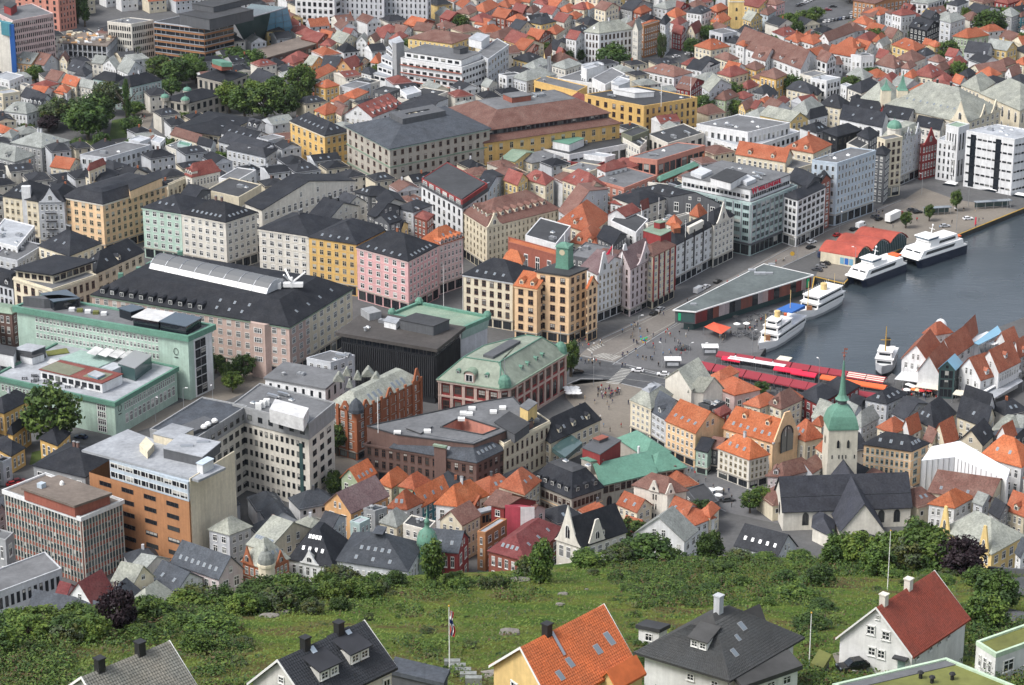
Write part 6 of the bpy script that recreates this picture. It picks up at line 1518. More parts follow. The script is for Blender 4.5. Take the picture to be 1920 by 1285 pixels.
# church with green spire
def church():
 S=3.473;R(0,0,1420,660,S)
 hT=24.0;a,b,c=G((428,482),hT),G((468,512),hT),G((655,508),hT)
 wd=(c-b);v=Vector((-wd.y,wd.x,0));v.normalize();W_=wd.length;a2=b+v*W_
 d=a2+wd;q=[b,c,d,a2];ctr=(b+d)/2
 r=empty('church',(ctr.x,ctr.y,0),0,'pale stone church with a green copper spire, black cross roofs and white gables','church')
 def cm(name,mat):return lambda m:m.build(name,mat,r)
 m=MB();qq=ccw(q);m.hexa(atz(offset(qq,.35),0),atz(qq,hT));m.build('tower','cr3',r)
 nf=outn(b,c,ctr);u=wd.normalized();nl=outn(a2,b,ctr)
 for x,z,ww,hh in((.33,19.5,.8,2.6),(.68,19.5,.8,2.6),(.5,10.6,.8,2.8)):inst('window',win('r','k'),r,wmat(Vector((b.x,b.y,z))+u*W_*x+nf*.32-r.location,nf,ww,hh))
 inst('window',win('r','k'),r,wmat(Vector((a2.x,a2.y,19.5))+(b-a2)*.5+nl*.32-r.location,nl,.8,2.6))
 for x in(.12,.36,.48,.6,.9):m=MB();P=Vector((b.x,b.y,14.6))+u*W_*x+nf*.12;m.obox(P,u*.3,nf*.12,(0,0,1.2));m.build('wall_slit','dglass',r)
 m=MB();top=[(1.06,0),(1.06,.5),(.98,2.2),(.86,4.0),(.62,5.6),(.36,6.6),(.26,7.2)];last_=None
 for(k0,z0),(k1,z1)in zip(top,top[1:]):
  s0=[ctr+(p-ctr)*k0 for p in qq];s1=[ctr+(p-ctr)*k1 for p in qq];m.hexa(atz(s0,hT+z0),atz(s1,hT+z1))
 m.build('bell_roof','cu',r);P=Vector((ctr.x,ctr.y,hT+7.2));m=MB();m.lathe(P,[(1.5,0),(1.5,1.4)],8);m.build('lantern','dg',r)
 m=MB();m.lathe(P+Vector((0,0,1.4)),[(2.3,0),(1.8,.5),(1.2,1.4),(.95,3),(.6,7.5),(.25,12),(.12,12.6)],8);m.build('spire','cu',r)
 m=MB();m.tube(P+Vector((0,0,13.5)),P+Vector((0,0,18)),.12,n=5);m.lathe(P+Vector((0,0,15)),[(.1,0),(.4,.3),(.4,.6),(.1,.9)],6);m.box(P.x-.8,P.x+.8,P.y-.05,P.y+.05,P.z+16.3,P.z+16.55);m.box(P.x+.1,P.x+1.0,P.y-.05,P.y+.05,P.z+17.4,P.z+17.9);m.build('finial_cross','rb',r)
 hN=6.6;A,Bn,Cn=G((110,950),hN),G((170,1035),hN),G((1000,1005),hN);X=Bld();X.root=r;X.faces={};L=Cn-Bn;nv=Vector((-L.y,L.x,0)).normalized()
 dep=14.0;p=[Bn,Cn,Cn+nv*dep,Bn+nv*dep];X.poly=p;m=MB();m.hexa(atz(ccw(p),0),atz(ccw(p),hN-.05))
 for e0,e1 in((p[1],p[2]),(p[3],p[0])):m.poly([e0,e1,(e0+e1)/2+Vector((0,0,7.9))])
 m.build('nave_wall','cw',r);gable_roof(X,p,hN,8.0,0,'sx',.5)
 m=MB();f=X.faces['L']
 m.tube(lerp(f[0],f[2],.42),lerp(f[1],f[3],.42),.16,n=4);m.build('roof_seam','sd',r)
 cc=sum(p,Vector())/4;nf2=outn(p[0],p[1],cc)
 for x in(.175,.77,.893):inst('window',win('r','k'),r,wmat(Vector((Bn.x,Bn.y,3.7))+L*x+nf2*.05-r.location,nf2,2.0,4.2))
 e0,e1=p[3],p[0];n2=outn(e0,e1,cc);inst('window',win('r','k'),r,wmat(lerp(e0,e1,.6)+Vector((0,0,-1.5))+n2*.05-r.location,n2,1.4,4))
 hT2=5.5;g0,g1=G((545,1165),hT2),G((830,1170),hT2);ww=g1-g0;bk=Vector((-ww.y,ww.x,0)).normalized();bk=bk if bk.y>0 else-bk;bk=G0(1578,868,14.1)-G0(1619,955,14.1);LB=bk.length;bk=bk/LB;p=[g0,g1,g1+bk*LB,g0+bk*LB];X=Bld();X.root=r;X.faces={};X.poly=p;m=MB();m.hexa(atz(ccw(p),0),atz(ccw(p),hT2-.05));rh=8.7
 m.poly([g0,g1,(g0+g1)/2+Vector((0,0,rh-.1))]);m.build('transept_wall','cw',r);gable_roof(X,p,hT2,rh,1,'sx',.5)
 nn=outn(g0,g1,sum(p,Vector())/4);inst('window',win('r','k'),r,wmat(lerp(g0,g1,.5)+Vector((0,0,-1.2))+nn*.05-r.location,nn,3.0,3.4))
 for A_,B_,C_,h_,nm in(((360,1140),(490,1205),(500,1100),4.5,'vestry'),((590,1262),(720,1262),(800,1215),3.2,'porch')):
  a_,b_,c_=G(A_,h_),G(B_,h_),G(C_,h_);pp=ccw([a_,b_,c_,a_+c_-b_]);m=MB();m.hexa(atz(pp,0),atz(pp,h_));m.build(nm,'cw',r);X.faces={};X.poly=pp;hip_roof(X,[a_,b_,c_,a_+c_-b_],h_,2.6,'sx',.4)
 register(r,proj(Vector((ctr.x,ctr.y,12))),False,None)
ROOF['sx']=((.044,.047,.060),'slate black');WALL['cr3']=((.60,.57,.48),'pale stone');WALL['cW']=WALL['cw']
church()
# surfaces of squares and streets
R(0,0)
sheet('square_paving',[(1062,722),(1090,712),(1140,712),(1262,745),(1205,755),(1183,800),(1165,850),(1110,800),(1060,745)],1,'sand paving')
sheet('street',[(1040,700),(1085,668),(1180,688),(1262,710),(1345,735),(1480,765),(1680,800),(1660,815),(1470,785),(1262,742),(1140,714),(1075,722)],1,'asphalt')
sheet('quay_street',[(1085,668),(1120,636),(1372,520),(1500,450),(1690,372),(1722,378),(1530,470),(1400,530),(1280,596),(1150,680)],2,'setts')
sheet('market_square',[(1150,684),(1285,596),(1400,560),(1508,585),(1428,660),(1330,668),(1290,700)],2,'setts grey')
sheet('quay_paving',[(1545,470),(1690,378),(1730,352),(1790,374),(1912,394),(1800,436),(1700,458),(1602,508),(1582,526),(1530,518)],1,'sand paving')
sheet('lane',[(1180,812),(1260,840),(1330,880),(1440,935),(1470,985),(1360,960),(1250,905),(1200,860)],1,'setts grey')
sheet('park_square',[(238,208),(262,192),(292,198),(282,236),(262,262),(240,240)],1,'sand paving')
sheet('lawn',[(150,268),(196,252),(190,282),(140,300)],1,'lawn');sheet('lawn',[(210,226),(240,220),(238,258),(205,262)],1,'lawn');sheet('lawn',[(60,848),(90,842),(100,868),(55,872)],1,'lawn');sheet('lawn',[(1470,52),(1520,44),(1550,50),(1500,62)],1,'lawn')
sheet('forecourt',[(230,800),(345,752),(420,700),(500,700),(500,720),(380,770),(250,812)],1,'sand paving')
sheet('forecourt',[(560,740),(660,860),(690,880),(640,912),(610,880)],1,'sand paving')
sheet('upper_street',[(1170,118),(1270,92),(1345,92),(1330,110),(1230,138)],1,'asphalt');sheet('car_park',[(1430,40),(1480,0),(1600,-4),(1612,20),(1560,46),(1480,60)],1,'asphalt')
def stripes(name,p0,p1,w0,w1,n,lvl,label=None):
 """zebra bars running from edge p0-p1 across to w0-w1"""
 a,b,c,d=(G0(*q)for q in(p0,p1,w0,w1));m=MB()
 for i in range(n):
  t0,t1=i/n,(i+.55)/n;m.poly([lerp(a,b,t0),lerp(a,b,t1),lerp(c,d,t1),lerp(c,d,t0)])
 for k in range(len(m.v)):v=m.v[k];m.v[k]=(v[0],v[1],.004*lvl)
 fs=[]
 for f in m.f:
  p=[Vector(m.v[i])for i in f];fs.append(f if(p[1]-p[0]).cross(p[2]-p[0]).z>0 else f[::-1])
 m.f=fs;o=m.build(name,MATS['road paint'],kind='structure');return o
stripes('crossing_marking',(1136,718),(1166,690),(1160,721),(1188,692),11,4);stripes('crossing_marking',(1110,668),(1150,676),(1132,662),(1166,668),7,4)
stripes('crossing_marking',(1100,655),(1128,642),(1108,660),(1136,647),6,4)
def line(name,a,b,w=.09,lvl=4):
 p,q=G0(*a),G0(*b);u=(q-p).normalized();v=Vector((-u.y,u.x,0))*w;m=MB();m.poly([Vector((x.x,x.y,.004*lvl))for x in(p-v,q-v,q+v,p+v)]);m.build(name,MATS['road paint'],kind='structure')
for a,b in(((1140,672),(1290,590)),((1146,678),(1298,594)),((1108,655),(1290,562)),((1290,562),(1480,478)),((1090,700),(1260,722)),((1265,724),(1480,770)),((1200,700),(1300,722))):line('lane_marking',a,b)
def kerb(pts,w=.35,h=.14):
 m=MB()
 for a,b in zip(pts,pts[1:]):
  p,q=G0(*a),G0(*b);u=(q-p).normalized();v=Vector((-u.y,u.x,0))*w;m.obox(p,q-p,v,(0,0,h))
 m.build('kerb','gy',kind='structure')
for k in([(1062,722),(1090,711),(1130,712)],[(1165,720),(1262,743)],[(1092,668),(1180,686),(1262,708),(1345,733)],[(1118,641),(1372,524),(1500,455),(1690,376)],[(1150,684),(1285,597),(1400,532),(1530,472)],[(1180,690),(1262,710)],[(1300,735),(1480,782),(1660,812)],[(1200,860),(1250,905),(1360,960)],[(1180,812),(1330,880),(1440,935)]):kerb(k)
m=MB()
for i in range(3,len(harbor)-2):
 a,b=harbor[i],harbor[i+1];u=(b-a).normalized();v=Vector((-u.y,u.x,0));
 if True:m.obox(a+v*.06,b-a,v*.4,(0,0,.25))
m.build('quay_kerb','yellow paint',kind='structure')
# food hall on the quay
def food_hall():
 R(0,0);h=8.0;p=[G0(1266,581,h),G0(1304,584,h),G0(1522,516,h),G0(1433,496,h)];r=place_root('food_hall',p,0,'long wedge shaped quay hall with a flat grey green roof and red brown striped slat walls','market hall')
 q=ccw(p);m=MB();m.hexa(atz(offset(q,.5),h-.3),atz(offset(q,.5),h));m.build('roof','fh',r);m=MB();o,i=offset(q,.6),offset(q,.25)
 for k in range(4):j=(k+1)%4;m.hexa(atz([o[k],o[j],i[j],i[k]],h-.35),atz([o[k],o[j],i[j],i[k]],h+.12))
 m.build('roof_edge','white paint',r);m=MB();m.hexa(atz(q,3.0),atz(q,h-.31));m.build('upper_wall','dg',r);m=MB();m.hexa(atz(offset(q,-2.0),0),atz(offset(q,-2.0),3.0));m.build('glazed_ground_floor','tglass',r)
 e0,e1=p[1],p[2];L=(e1-e0).length;u=(e1-e0)/L;n=outn(e0,e1,sum(p,Vector())/4);t=.3;cols=['rd','rd','dglass','rb','mv','mv','dglass','dg','rb','rb','dglass','mv','pp','rd','dglass','rb','rb','dglass','rd','pp','rd'];k=0;random.seed(4);md={}
 while t<L-.4:
  cl=cols[int(t/L*len(cols))%len(cols)]
  if cl not in md:b=MB();b.box(-.2,.2,-.16,0,-2.25,2.25);md[cl]=b.mesh('slat',[cl])
  inst('slat',md[cl],r,wmat(Vector((e0.x,e0.y,5.35))+u*t+n*.02-r.location,n,random.uniform(.5,.9),1));t+=.62
 e0,e1=p[0],p[1];n0=outn(e0,e1,sum(p,Vector())/4);u=(e1-e0);m=MB();m.obox(Vector((e0.x,e0.y,3.6))+u*.12+n0*.05,u*.82,n0*.1,(0,0,3.6));m.build('end_glazing','tglass',r);m=MB();m.obox(Vector((e0.x,e0.y,4.0))+u*.16+n0*.16,u*.13,n0*.08,(0,0,2.9));m.build('green_sign','sign green',r)
 m=MB();e=p[2];m.obox(Vector((e.x,e.y,3.6))-(p[2]-p[1]).normalized()*3.2+n*.3,(p[2]-p[1]).normalized()*1.6,n*.1,(0,0,3.6));m.build('green_banner','sign green',r)
 for x,y in((1290,600),(1310,598),(1340,592)):P=G0(x,y);m=MB();m.tube(P,P+Vector((0,0,3.2)),.3,n=6);m.build('column','dg',r)
 for x,y,s in((1425,514,1.6),(1410,508,1),(1442,514,1),(1300,572,.8),(1447,497,.9)):P=G0(x,y,h);m=MB();m.box(P.x-s*1.4,P.x+s*1.4,P.y-s*.6,P.y+s*.6,h,h+.7);m.build('roof_unit','fl',r)
 register(r,proj(sum(p,Vector())/4),False,None)
ROOF['fh']=((.13,.152,.152),'grey green flat');plain('sign green',(.02,.38,.17),.5)
food_hall()
def sheds():
 R(3,1);h=4.2;A,Bq,prev=G((395,607),h),G((655,652),h),None;Cs=[G(q,h)for q in((768,604),(905,546),(1040,503))];prev=Bq;base=A
 names=('nearest of the three red vaulted quay sheds, with blue posters on its end','middle one of the three red vaulted quay sheds by the ferries','farthest of the three red vaulted quay sheds, beside the large ferry')
 for k,C in enumerate(Cs):
  w=C-prev;a,b=base+(prev-Bq),prev;r=empty('quay_shed',((a+C)/2).to_3d()*1.0,0,names[k],'shed','red vaulted sheds on the quay');r.location.z=0
  pr=[(0,0),(.12,1.4),(.35,2.9),(.5,3.2),(.65,2.9),(.88,1.4),(1,0)];m=MB()
  for i in range(6):
   (t0,z0),(t1,z1)=pr[i],pr[i+1];q=[a+w*t0+Vector((0,0,z0)),b+w*t0+Vector((0,0,z0)),b+w*t1+Vector((0,0,z1)),a+w*t1+Vector((0,0,z1))];ux=(b-a).normalized()*.8
   q=[q[0]-ux,q[1]+ux,q[2]+ux,q[3]-ux];m.hexa(q,[x+Vector((0,0,.25))for x in q])
  m.build('roof','rs',r);m=MB();n=outn(b,C,(a+C)/2)
  for e in(a,b):m.poly([Vector((e.x,e.y,0))]+[e+w*t+Vector((0,0,z))for t,z in pr]+[Vector((e.x+w.x,e.y+w.y,0))])
  m.poly([Vector((a.x,a.y,0)),Vector((b.x,b.y,0)),b,a]);m.poly([Vector((a.x,a.y,0))+w,Vector((b.x,b.y,0))+w,b+w,a+w][::-1]);m.build('wall','lg' if k else 'cr',r)
  m=MB();
  for i in range(10):t=(i+.5)/10;top=4.2+np.interp(t,[x for x,_ in pr],[z for _,z in pr])-.5;m.obox(Vector((b.x,b.y,.4))+w*(t-.04)+n*.02,w*.08,n*.05,(0,0,top-.4))
  m.build('end_glazing','tglass',r)
  if k==0:
   for i in range(3):m=MB();m.obox(Vector((b.x,b.y,.6))-(b-a)*(.06+.13*i)-outn(a,b,(a+C)/2)*-.03,-(b-a)*.11,outn(a,b,(a+C)/2)*.06,(0,0,2.6));m.build('poster',('bglass','blue cloth','bglass')[i],r)
  prev=C;base=A
  register(r,proj((a+C)/2),False,None)
ROOF['rs']=((.40,.085,.06),'red');sheds()
# ferries and ships
def local_frame(P,Q):
 x=(Q-P);L=x.length;x=x/L;y=Vector((-x.y,x.x,0));y=y if y.y>0 else-y;return x,y,L
def catamaran(name,bow,stern,W_,label,tall):
 P,Q=G0(*bow,-1.7),G0(*stern,-1.7);x,y,L=local_frame(P,Q);c=P+x*L/2+y*W_/2;r=empty(name,(c.x,c.y,-1.7),0,label,'ferry');k=L/30
 T=lambda a,b,z:P+x*a+y*b+Vector((0,0,z))
 def box(m,x0,x1,y0,y1,z0,z1,rake=0,back=0,tuck=0):m.hexa([T(x0+rake*0,y0,z0),T(x1,y0,z0),T(x1,y1,z0),T(x0,y1,z0)],[T(x0+rake,y0+tuck,z1),T(x1-back,y0+tuck,z1),T(x1-back,y1-tuck,z1),T(x0+rake,y1-tuck,z1)])
 hz=3.7*k**.5;m=MB()
 for y0 in(0,W_*.72):
  m.hexa([T(1.2,y0+W_*.12,-.5),T(3,y0+.1,-.5),T(L,y0+.2,-.5),T(L,y0+W_*.28-.2,-.5),T(3,y0+W_*.26,-.5)],[T(-.6,y0+W_*.13,hz),T(1.2,y0,hz),T(L,y0,hz),T(L,y0+W_*.28,hz),T(1.2,y0+W_*.28,hz)])
 box(m,2.5,L,W_*.2,W_*.8,hz*.5,hz);m.build('hull','navy',r)
 z=hz;m=MB();box(m,-.4,L-.2,0.02,W_-.02,z,z+.5,.2);m.build('deck','white paint',r)
 m=MB();box(m,1.0,L*.93,.25,W_-.25,z+.5,z+3.1,2.6,.4,.25);m.build('cabin','white paint',r);z2=z+3.1
 for y0,s in((.28,1),(W_-.28,-1)):
  m=MB();m.hexa([T(4.4,y0-.06*s,z+1.25),T(L*.72,y0-.06*s,z+1.25),T(L*.72,y0+.1,z+1.25),T(4.4,y0+.1,z+1.25)],[T(5.6,y0+.10*s,z+2.35),T(L*.76,y0+.10*s,z+2.35),T(L*.76,y0+.3,z+2.35),T(5.6,y0+.3,z+2.35)]);m.build('side_windows','dglass',r)
 m=MB();
 for u0,u1 in((.14,.46),(.54,.86)):m.hexa([T(2.0,W_*u0,z+1.4),T(2.4,W_*u0,z+1.4),T(2.4,W_*u1,z+1.4),T(2.0,W_*u1,z+1.4)],[T(2.9,W_*u0,z+2.5),T(3.3,W_*u0,z+2.5),T(3.3,W_*u1,z+2.5),T(2.9,W_*u1,z+2.5)])
 m.build('front_windows','dglass',r)
 m=MB();x0=L*.26;box(m,x0,L*(.86 if tall else.6),W_*.14,W_*.86,z2,z2+(2.4 if tall else 1.3),1.6,.6,.25);m.build('upper_deck','white paint',r);z3=z2+(2.4 if tall else 1.3)
 if tall:
  for s,y0 in((1,W_*.14),(-1,W_*.86)):m=MB();m.hexa([T(L*.46,y0-.04*s,z2+.7),T(L*.8,y0-.04*s,z2+.7),T(L*.8,y0+.12*s,z2+.7),T(L*.46,y0+.12*s,z2+.7)][::s],[T(L*.48,y0+.14*s,z2+1.7),T(L*.8,y0+.14*s,z2+1.7),T(L*.8,y0+.4*s,z2+1.7),T(L*.48,y0+.4*s,z2+1.7)][::s]);m.build('upper_windows','dglass',r)
 m=MB();wx0=L*.27;box(m,wx0,wx0+5.5*k,W_*.2,W_*.8,z3-.3,z3+.5,0,0,-.2);m.build('wheelhouse_base','white paint',r);m=MB();box(m,wx0-.2,wx0+5.5*k,W_*.18,W_*.82,z3+.5,z3+1.4,-.5,-.3,-.25);m.build('wheelhouse_windows','wheel glass',r);m=MB();box(m,wx0-.9,wx0+6.2*k,W_*.14,W_*.86,z3+1.4,z3+1.75,.3,.3,.2);m.build('wheelhouse_roof','white paint',r)
 m=MB();c0=T(wx0+5*k,W_/2,z3+1.7);m.tube(c0,c0+x*.8+Vector((0,0,3.2)),.25,.1);m.tube(c0+x*.5+Vector((0,0,2))-y*1.4,c0+x*.5+Vector((0,0,2))+y*1.4,.1);m.lathe(c0+x*.9+Vector((0,0,3.1)),[(.35,0),(.45,.4),(.2,.8)],8);m.build('radar_mast','white paint',r)
 for s in(.2,.8):m=MB();c0=T(L*.55,W_*s,z2+.2);m.tube(c0-x*1.2+Vector((0,0,.5)),c0+x*1.2+Vector((0,0,.5)),.5,n=8);m.build('life_raft','white paint',r)
 m=MB();box(m,L*.86,L*.97,W_*.25,W_*.75,z2,z2+.6);m.build('rescue_boat','orange cloth',r)
 m=MB()
 for i in range(8):c0=T(L*.8+i*L*.027,.1,hz+.5);m.tube(c0,c0+Vector((0,0,1)),.05,n=4)
 m.tube(T(L*.8,.1,hz+1.5),T(L,.1,hz+1.5),.05,n=4);m.build('railing','white paint',r);register(r,proj(c),False,None)
plain('navy',(.008,.014,.035),.25,0,.5);plain('wheel glass',(.05,.10,.16),.05,0,.8)
catamaran('passenger_ferry',(1619,542),(1700,511),9.0,'smaller white and navy catamaran ferry moored beside the red sheds',False)
catamaran('passenger_ferry',(1722,506),(1813,476),10.5,'larger white and navy catamaran ferry moored behind the smaller one',True)
def ship(bow,stern,W_,label,decks,extra,hullmat='white paint',boot='grey hull'):
 P,Q=G0(*bow,-1.7),G0(*stern,-1.7);x,y,L=local_frame(P,Q);c=P+x*L/2+y*W_/2;r=empty('passenger_ship',(c.x,c.y,-1.7),0,label,'ship');ym=W_/2
 st=[(0,.02,4.6,-1.6),(.08,.5,4.2,0),(.2,.85,3.6,0),(.4,1,3.1,0),(.75,1,3.0,0),(.92,.85,3.2,0),(1,.6,3.4,.6)]
 T=lambda a,b,z:P+x*a+y*(ym+b)+Vector((0,0,z));m=MB();b_=MB();n=len(st)
 for i in range(n-1):
  (s0,w0,z0,o0),(s1,w1,z1,o1)=st[i],st[i+1]
  for s in(-1,1):
   lo=[T(s0*L,s*w0*ym*.86,-.4),T(s1*L,s*w1*ym*.86,-.4)];md=[T(s0*L+o0*.4,s*w0*ym*.94,1.2),T(s1*L+o1*.4,s*w1*ym*.94,1.2)];hi=[T(s0*L+o0,s*w0*ym,z0),T(s1*L+o1,s*w1*ym,z1)]
   f=1 if s<0 else-1;b_.poly([lo[0],lo[1],md[1],md[0]][::f]);m.poly([md[0],md[1],hi[1],hi[0]][::f])
  m.poly([T(s0*L+o0,-w0*ym,z0-.6),T(s1*L+o1,-w1*ym,z1-.6),T(s1*L+o1,w1*ym,z1-.6),T(s0*L+o0,w0*ym,z0-.6)])
 s,w,z,o=st[-1];m.poly([T(L+o*.4,-w*ym*.94,1.2),T(L+o*.4,w*ym*.94,1.2),T(L+o,w*ym,z),T(L+o,-w*ym,z)]);b_.poly([T(L,-w*ym*.86,-.4),T(L,w*ym*.86,-.4),T(L+o*.4,w*ym*.94,1.2),T(L+o*.4,-w*ym*.94,1.2)])
 m.build('hull',hullmat,r);b_.build('boot_stripe',boot,r);z=2.7
 for k,(x0,x1,ww,hh)in enumerate(decks):
  m=MB();q=[T(L*x0,-ww*ym,z),T(L*x1,-ww*ym,z),T(L*x1,ww*ym,z),T(L*x0,ww*ym,z)];m.hexa(ccw(q),[p+Vector((0,0,hh))for p in ccw(q)]);m.build('deckhouse','white paint',r)
  m=MB()
  for s in(-1,1):m.obox(T(L*x0+.6,s*ww*ym,z+hh*.42),x*(L*(x1-x0)-1.4),y*(.06*s),(0,0,hh*.3))
  m.obox(T(L*x0,-ww*ym+.5,z+hh*.42),y*(2*ww*ym-1),-x*.06,(0,0,hh*.32));m.build('window_band','dglass',r)
  m=MB();q=ccw(offset(q,.35));m.hexa([p+Vector((0,0,hh))for p in q],[p+Vector((0,0,hh+.15))for p in q]);m.build('deck','white paint',r);z+=hh+.15
 extra(r,T,L,ym,z)
 register(r,proj(c),False,None);return r
plain('grey hull',(.30,.32,.33),.5);plain('wood',(.20,.085,.035),.6);plain('buff',(.62,.45,.20),.5)
def ex_a(r,T,L,ym,z):
 m=MB();m.hexa([T(L*.6,-ym*.8,z),T(L*.97,-ym*.7,z-2),T(L*.97,ym*.7,z-2),T(L*.6,ym*.8,z)][::1],[T(L*.6,-ym*.8,z+.5),T(L*.97,-ym*.7,z-.6),T(L*.97,ym*.7,z-.6),T(L*.6,ym*.8,z+.5)]);m.build('tarpaulin','blue cloth',r)
 m=MB();c=T(L*.42,0,z);m.lathe(c,[(1.1,0),(1.1,2.3),(.9,2.4)],10);m.build('funnel','buff',r);m=MB();c=T(L*.12,0,3);m.tube(c,c+Vector((0,0,11)),.22,.1);m.build('mast','buff',r);m=MB();c=T(L*.75,0,z);m.tube(c,c+Vector((0,0,7)),.12);m.build('flagstaff','buff',r)
 m=MB();c=T(L*.2,0,3);m.box(c.x-.8,c.x+.8,c.y-.6,c.y+.6,c.z,c.z+2);m.build('hatch','wood',r)
 m=MB();c=T(L*.5,-ym*.5,z);m.box(c.x-.5,c.x+.5,c.y-.5,c.y+.5,c.z,c.z+.9);m.build('life_ring_box','orange cloth',r)
def ex_b(r,T,L,ym,z):
 m=MB();c=T(L*.62,0,z);m.lathe(c,[(1.3,0),(1.3,2.4),(1.1,2.5)],10);m.build('funnel','buff',r);m=MB();c=T(L*.22,0,3);m.tube(c,c+Vector((0,0,11)),.22,.1);m.build('mast','buff',r)
 m=MB();c=T(L*.2,-1,3);m.box(c.x-1,c.x+1,c.y-.8,c.y+.8,c.z,c.z+1.6);m.build('hatch','wood',r);m=MB()
 for i in range(14):
  for s in(-1,1):c=T(L*(.3+.05*i),s*ym*.82,z-.1);m.tube(c,c+Vector((0,0,1.1)),.05,n=4)
 m.build('railing','white paint',r);m=MB();c=T(L*.9,0,4);m.tube(c,c+Vector((0,0,8)),.12,.06);m.build('aft_mast','buff',r)
ship((1443,667),(1516,616),8.0,'white passenger ship with a blue tarpaulin and buff funnel, nearest the red market',[(.24,.96,.86,2.5),(.26,.62,.7,2.4),(.28,.42,.5,1.8)],ex_a)
ship((1516,607),(1588,569),8.5,'white passenger ship with a pale yellow funnel moored behind the blue covered ship',[(.26,.95,.88,2.5),(.3,.9,.8,2.3)],ex_b)
def ex_c(r,T,L,ym,z):
 m=MB();c=T(L*.3,0,3);m.tube(c,c+Vector((0,0,14)),.3,.12);m.tube(c+Vector((-1.8,0,9)),c+Vector((1.8,0,9)),.12);m.build('mast','yellow paint',r);m=MB();c=T(L*.6,0,z);m.lathe(c,[(.9,0),(.9,3)],8);m.build('funnel','black metal',r)
plain('dark hull',(.015,.016,.02),.4)
ship((1672,709),(1686,676),7.0,'old grey steamer with a black waterline and yellow mast, bow to the quay',[(.2,.9,.85,2.6),(.26,.6,.7,2.3)],ex_c,'grey paint','dark hull')if plain('grey paint',(.42,.43,.45),.5)else 0
def yacht(bow,stern,W_,label):
 P,Q=G0(*bow,-1.7),G0(*stern,-1.7);x,y,L=local_frame(P,Q);ym=W_/2;c=P+x*L/2;r=empty('motor_yacht',(c.x,c.y,-1.7),0,label,'boat','motor yachts in the basin');T=lambda a,b,z:P+x*a*L+y*b*ym+Vector((0,0,z));m=MB()
 m.hexa([T(.06,0,-.3),T(.3,-.8,-.3),T(1,-.8,-.3),T(1,.8,-.3),T(.3,.8,-.3)],[T(0,0,1.7),T(.25,-1,1.5),T(1,-1,1.3),T(1,1,1.3),T(.25,1,1.5)]);m.build('hull','white paint',r)
 m=MB();m.hexa([T(.25,-.75,1.5),T(.85,-.8,1.4),T(.85,.8,1.4),T(.25,.75,1.5)],[T(.42,-.65,2.7),T(.8,-.7,2.7),T(.8,.7,2.7),T(.42,.65,2.7)]);m.build('cabin','dglass',r);m=MB();m.hexa([T(.38,-.75,2.7),T(.86,-.78,2.7),T(.86,.78,2.7),T(.38,.75,2.7)],[T(.42,-.7,2.95),T(.84,-.7,2.95),T(.84,.7,2.95),T(.42,.7,2.95)]);m.build('cabin_roof','white paint',r);register(r,proj(c),False,None)
yacht((1756,350),(1800,357),4.5,'white motor yacht behind the small quay tree, leftmost in the basin');yacht((1822,357),(1880,369),5,'largest white motor yacht in front of the ribbon windowed office');yacht((1884,371),(1935,379),4.5,'white motor yacht cut by the right edge')
# market tents
plain('cream cloth',(.66,.62,.52),.8);plain('striped red cloth',(.40,.055,.07),.75)
def tent(p,L,W_,rot,mat,label,group,h=2.6,rh=1.1,stripe=None,name='market_tent',flat=False):
 P=G0(*p);r=empty(name,P,rot,label,'market tent',group);loc=r.location.copy();r.location=(0,0,0);m=MB();hl,hw=L/2,W_/2
 if flat:m.box(-hl,hl,-hw,hw,h,h+.25)
 else:
  for s in(-1,1):
   q=[(-hl,s*hw,h),(hl,s*hw,h),(hl,0,h+rh),(-hl,0,h+rh)];q=q if s<0 else q[::-1];m.hexa(q,[(a,b,c+.06)for a,b,c in q])
  for s in(-1,1):m.poly([(s*hl,-hw,h),(s*hl,hw,h),(s*hl,0,h+rh)][::s])
  for s in(-1,1):m.box(-hl,hl,s*hw-.02,s*hw+.02,h-.35,h)
 m.build('canopy',mat,r)
 if stripe:
  for i in range(3):m=MB();t0,t1=i*.33+.06,i*.33+.2;m.hexa([(-hl,-hw+hw*t0,h+rh*t0+.08),(hl,-hw+hw*t0,h+rh*t0+.08),(hl,-hw+hw*t1,h+rh*t1+.08),(-hl,-hw+hw*t1,h+rh*t1+.08)],[(-hl,-hw+hw*t0,h+rh*t0+.12),(hl,-hw+hw*t0,h+rh*t0+.12),(hl,-hw+hw*t1,h+rh*t1+.12),(-hl,-hw+hw*t1,h+rh*t1+.12)]);m.build('stripe',stripe,r)
 for a in(-hl+.1,0,hl-.1):
  for b in(-hw+.1,hw-.1):m=MB();m.box(a-.05,a+.05,b-.05,b+.05,0,h);m.build('leg','metal',r)
 m=MB();m.box(-hl+.4,hl-.4,-hw+.3,-hw+1.2,0,.95);m.build('counter','dg',r)
 r.location=loc
 for c in r.children:c.location=(0,0,0)
 THINGS.append((r,p,False,None));return r
def rowdir(a,b):p,q=G0(*a),G0(*b);d=q-p;return math.atan2(d.y,d.x),d.length
rt,Lr=rowdir((1345,676),(1660,726));nb=9
side=['at the left end of the row','second from the left','third from the left','fourth from the left','in the middle','fourth from the right','third from the right','second from the right','at the right end of the row']
for i in range(nb):
 t=(i+.5)/nb;strp='cream cloth' if i>=7 else None
 tent((1345+315*t,676+50*t),Lr/nb-.4,5.4,rt,'red cloth' if i not in(7,8)else 'striped red cloth',('red and white striped' if strp else 'dark red')+' market tent '+side[i]+' along the harbour edge','red tents along the harbour edge',stripe=strp)
rt2,Lf=rowdir((1312,695),(1545,742));nf=8
side2=['leftmost','second from left','third from left','fourth from left','fourth from right','third from right','second from right','rightmost']
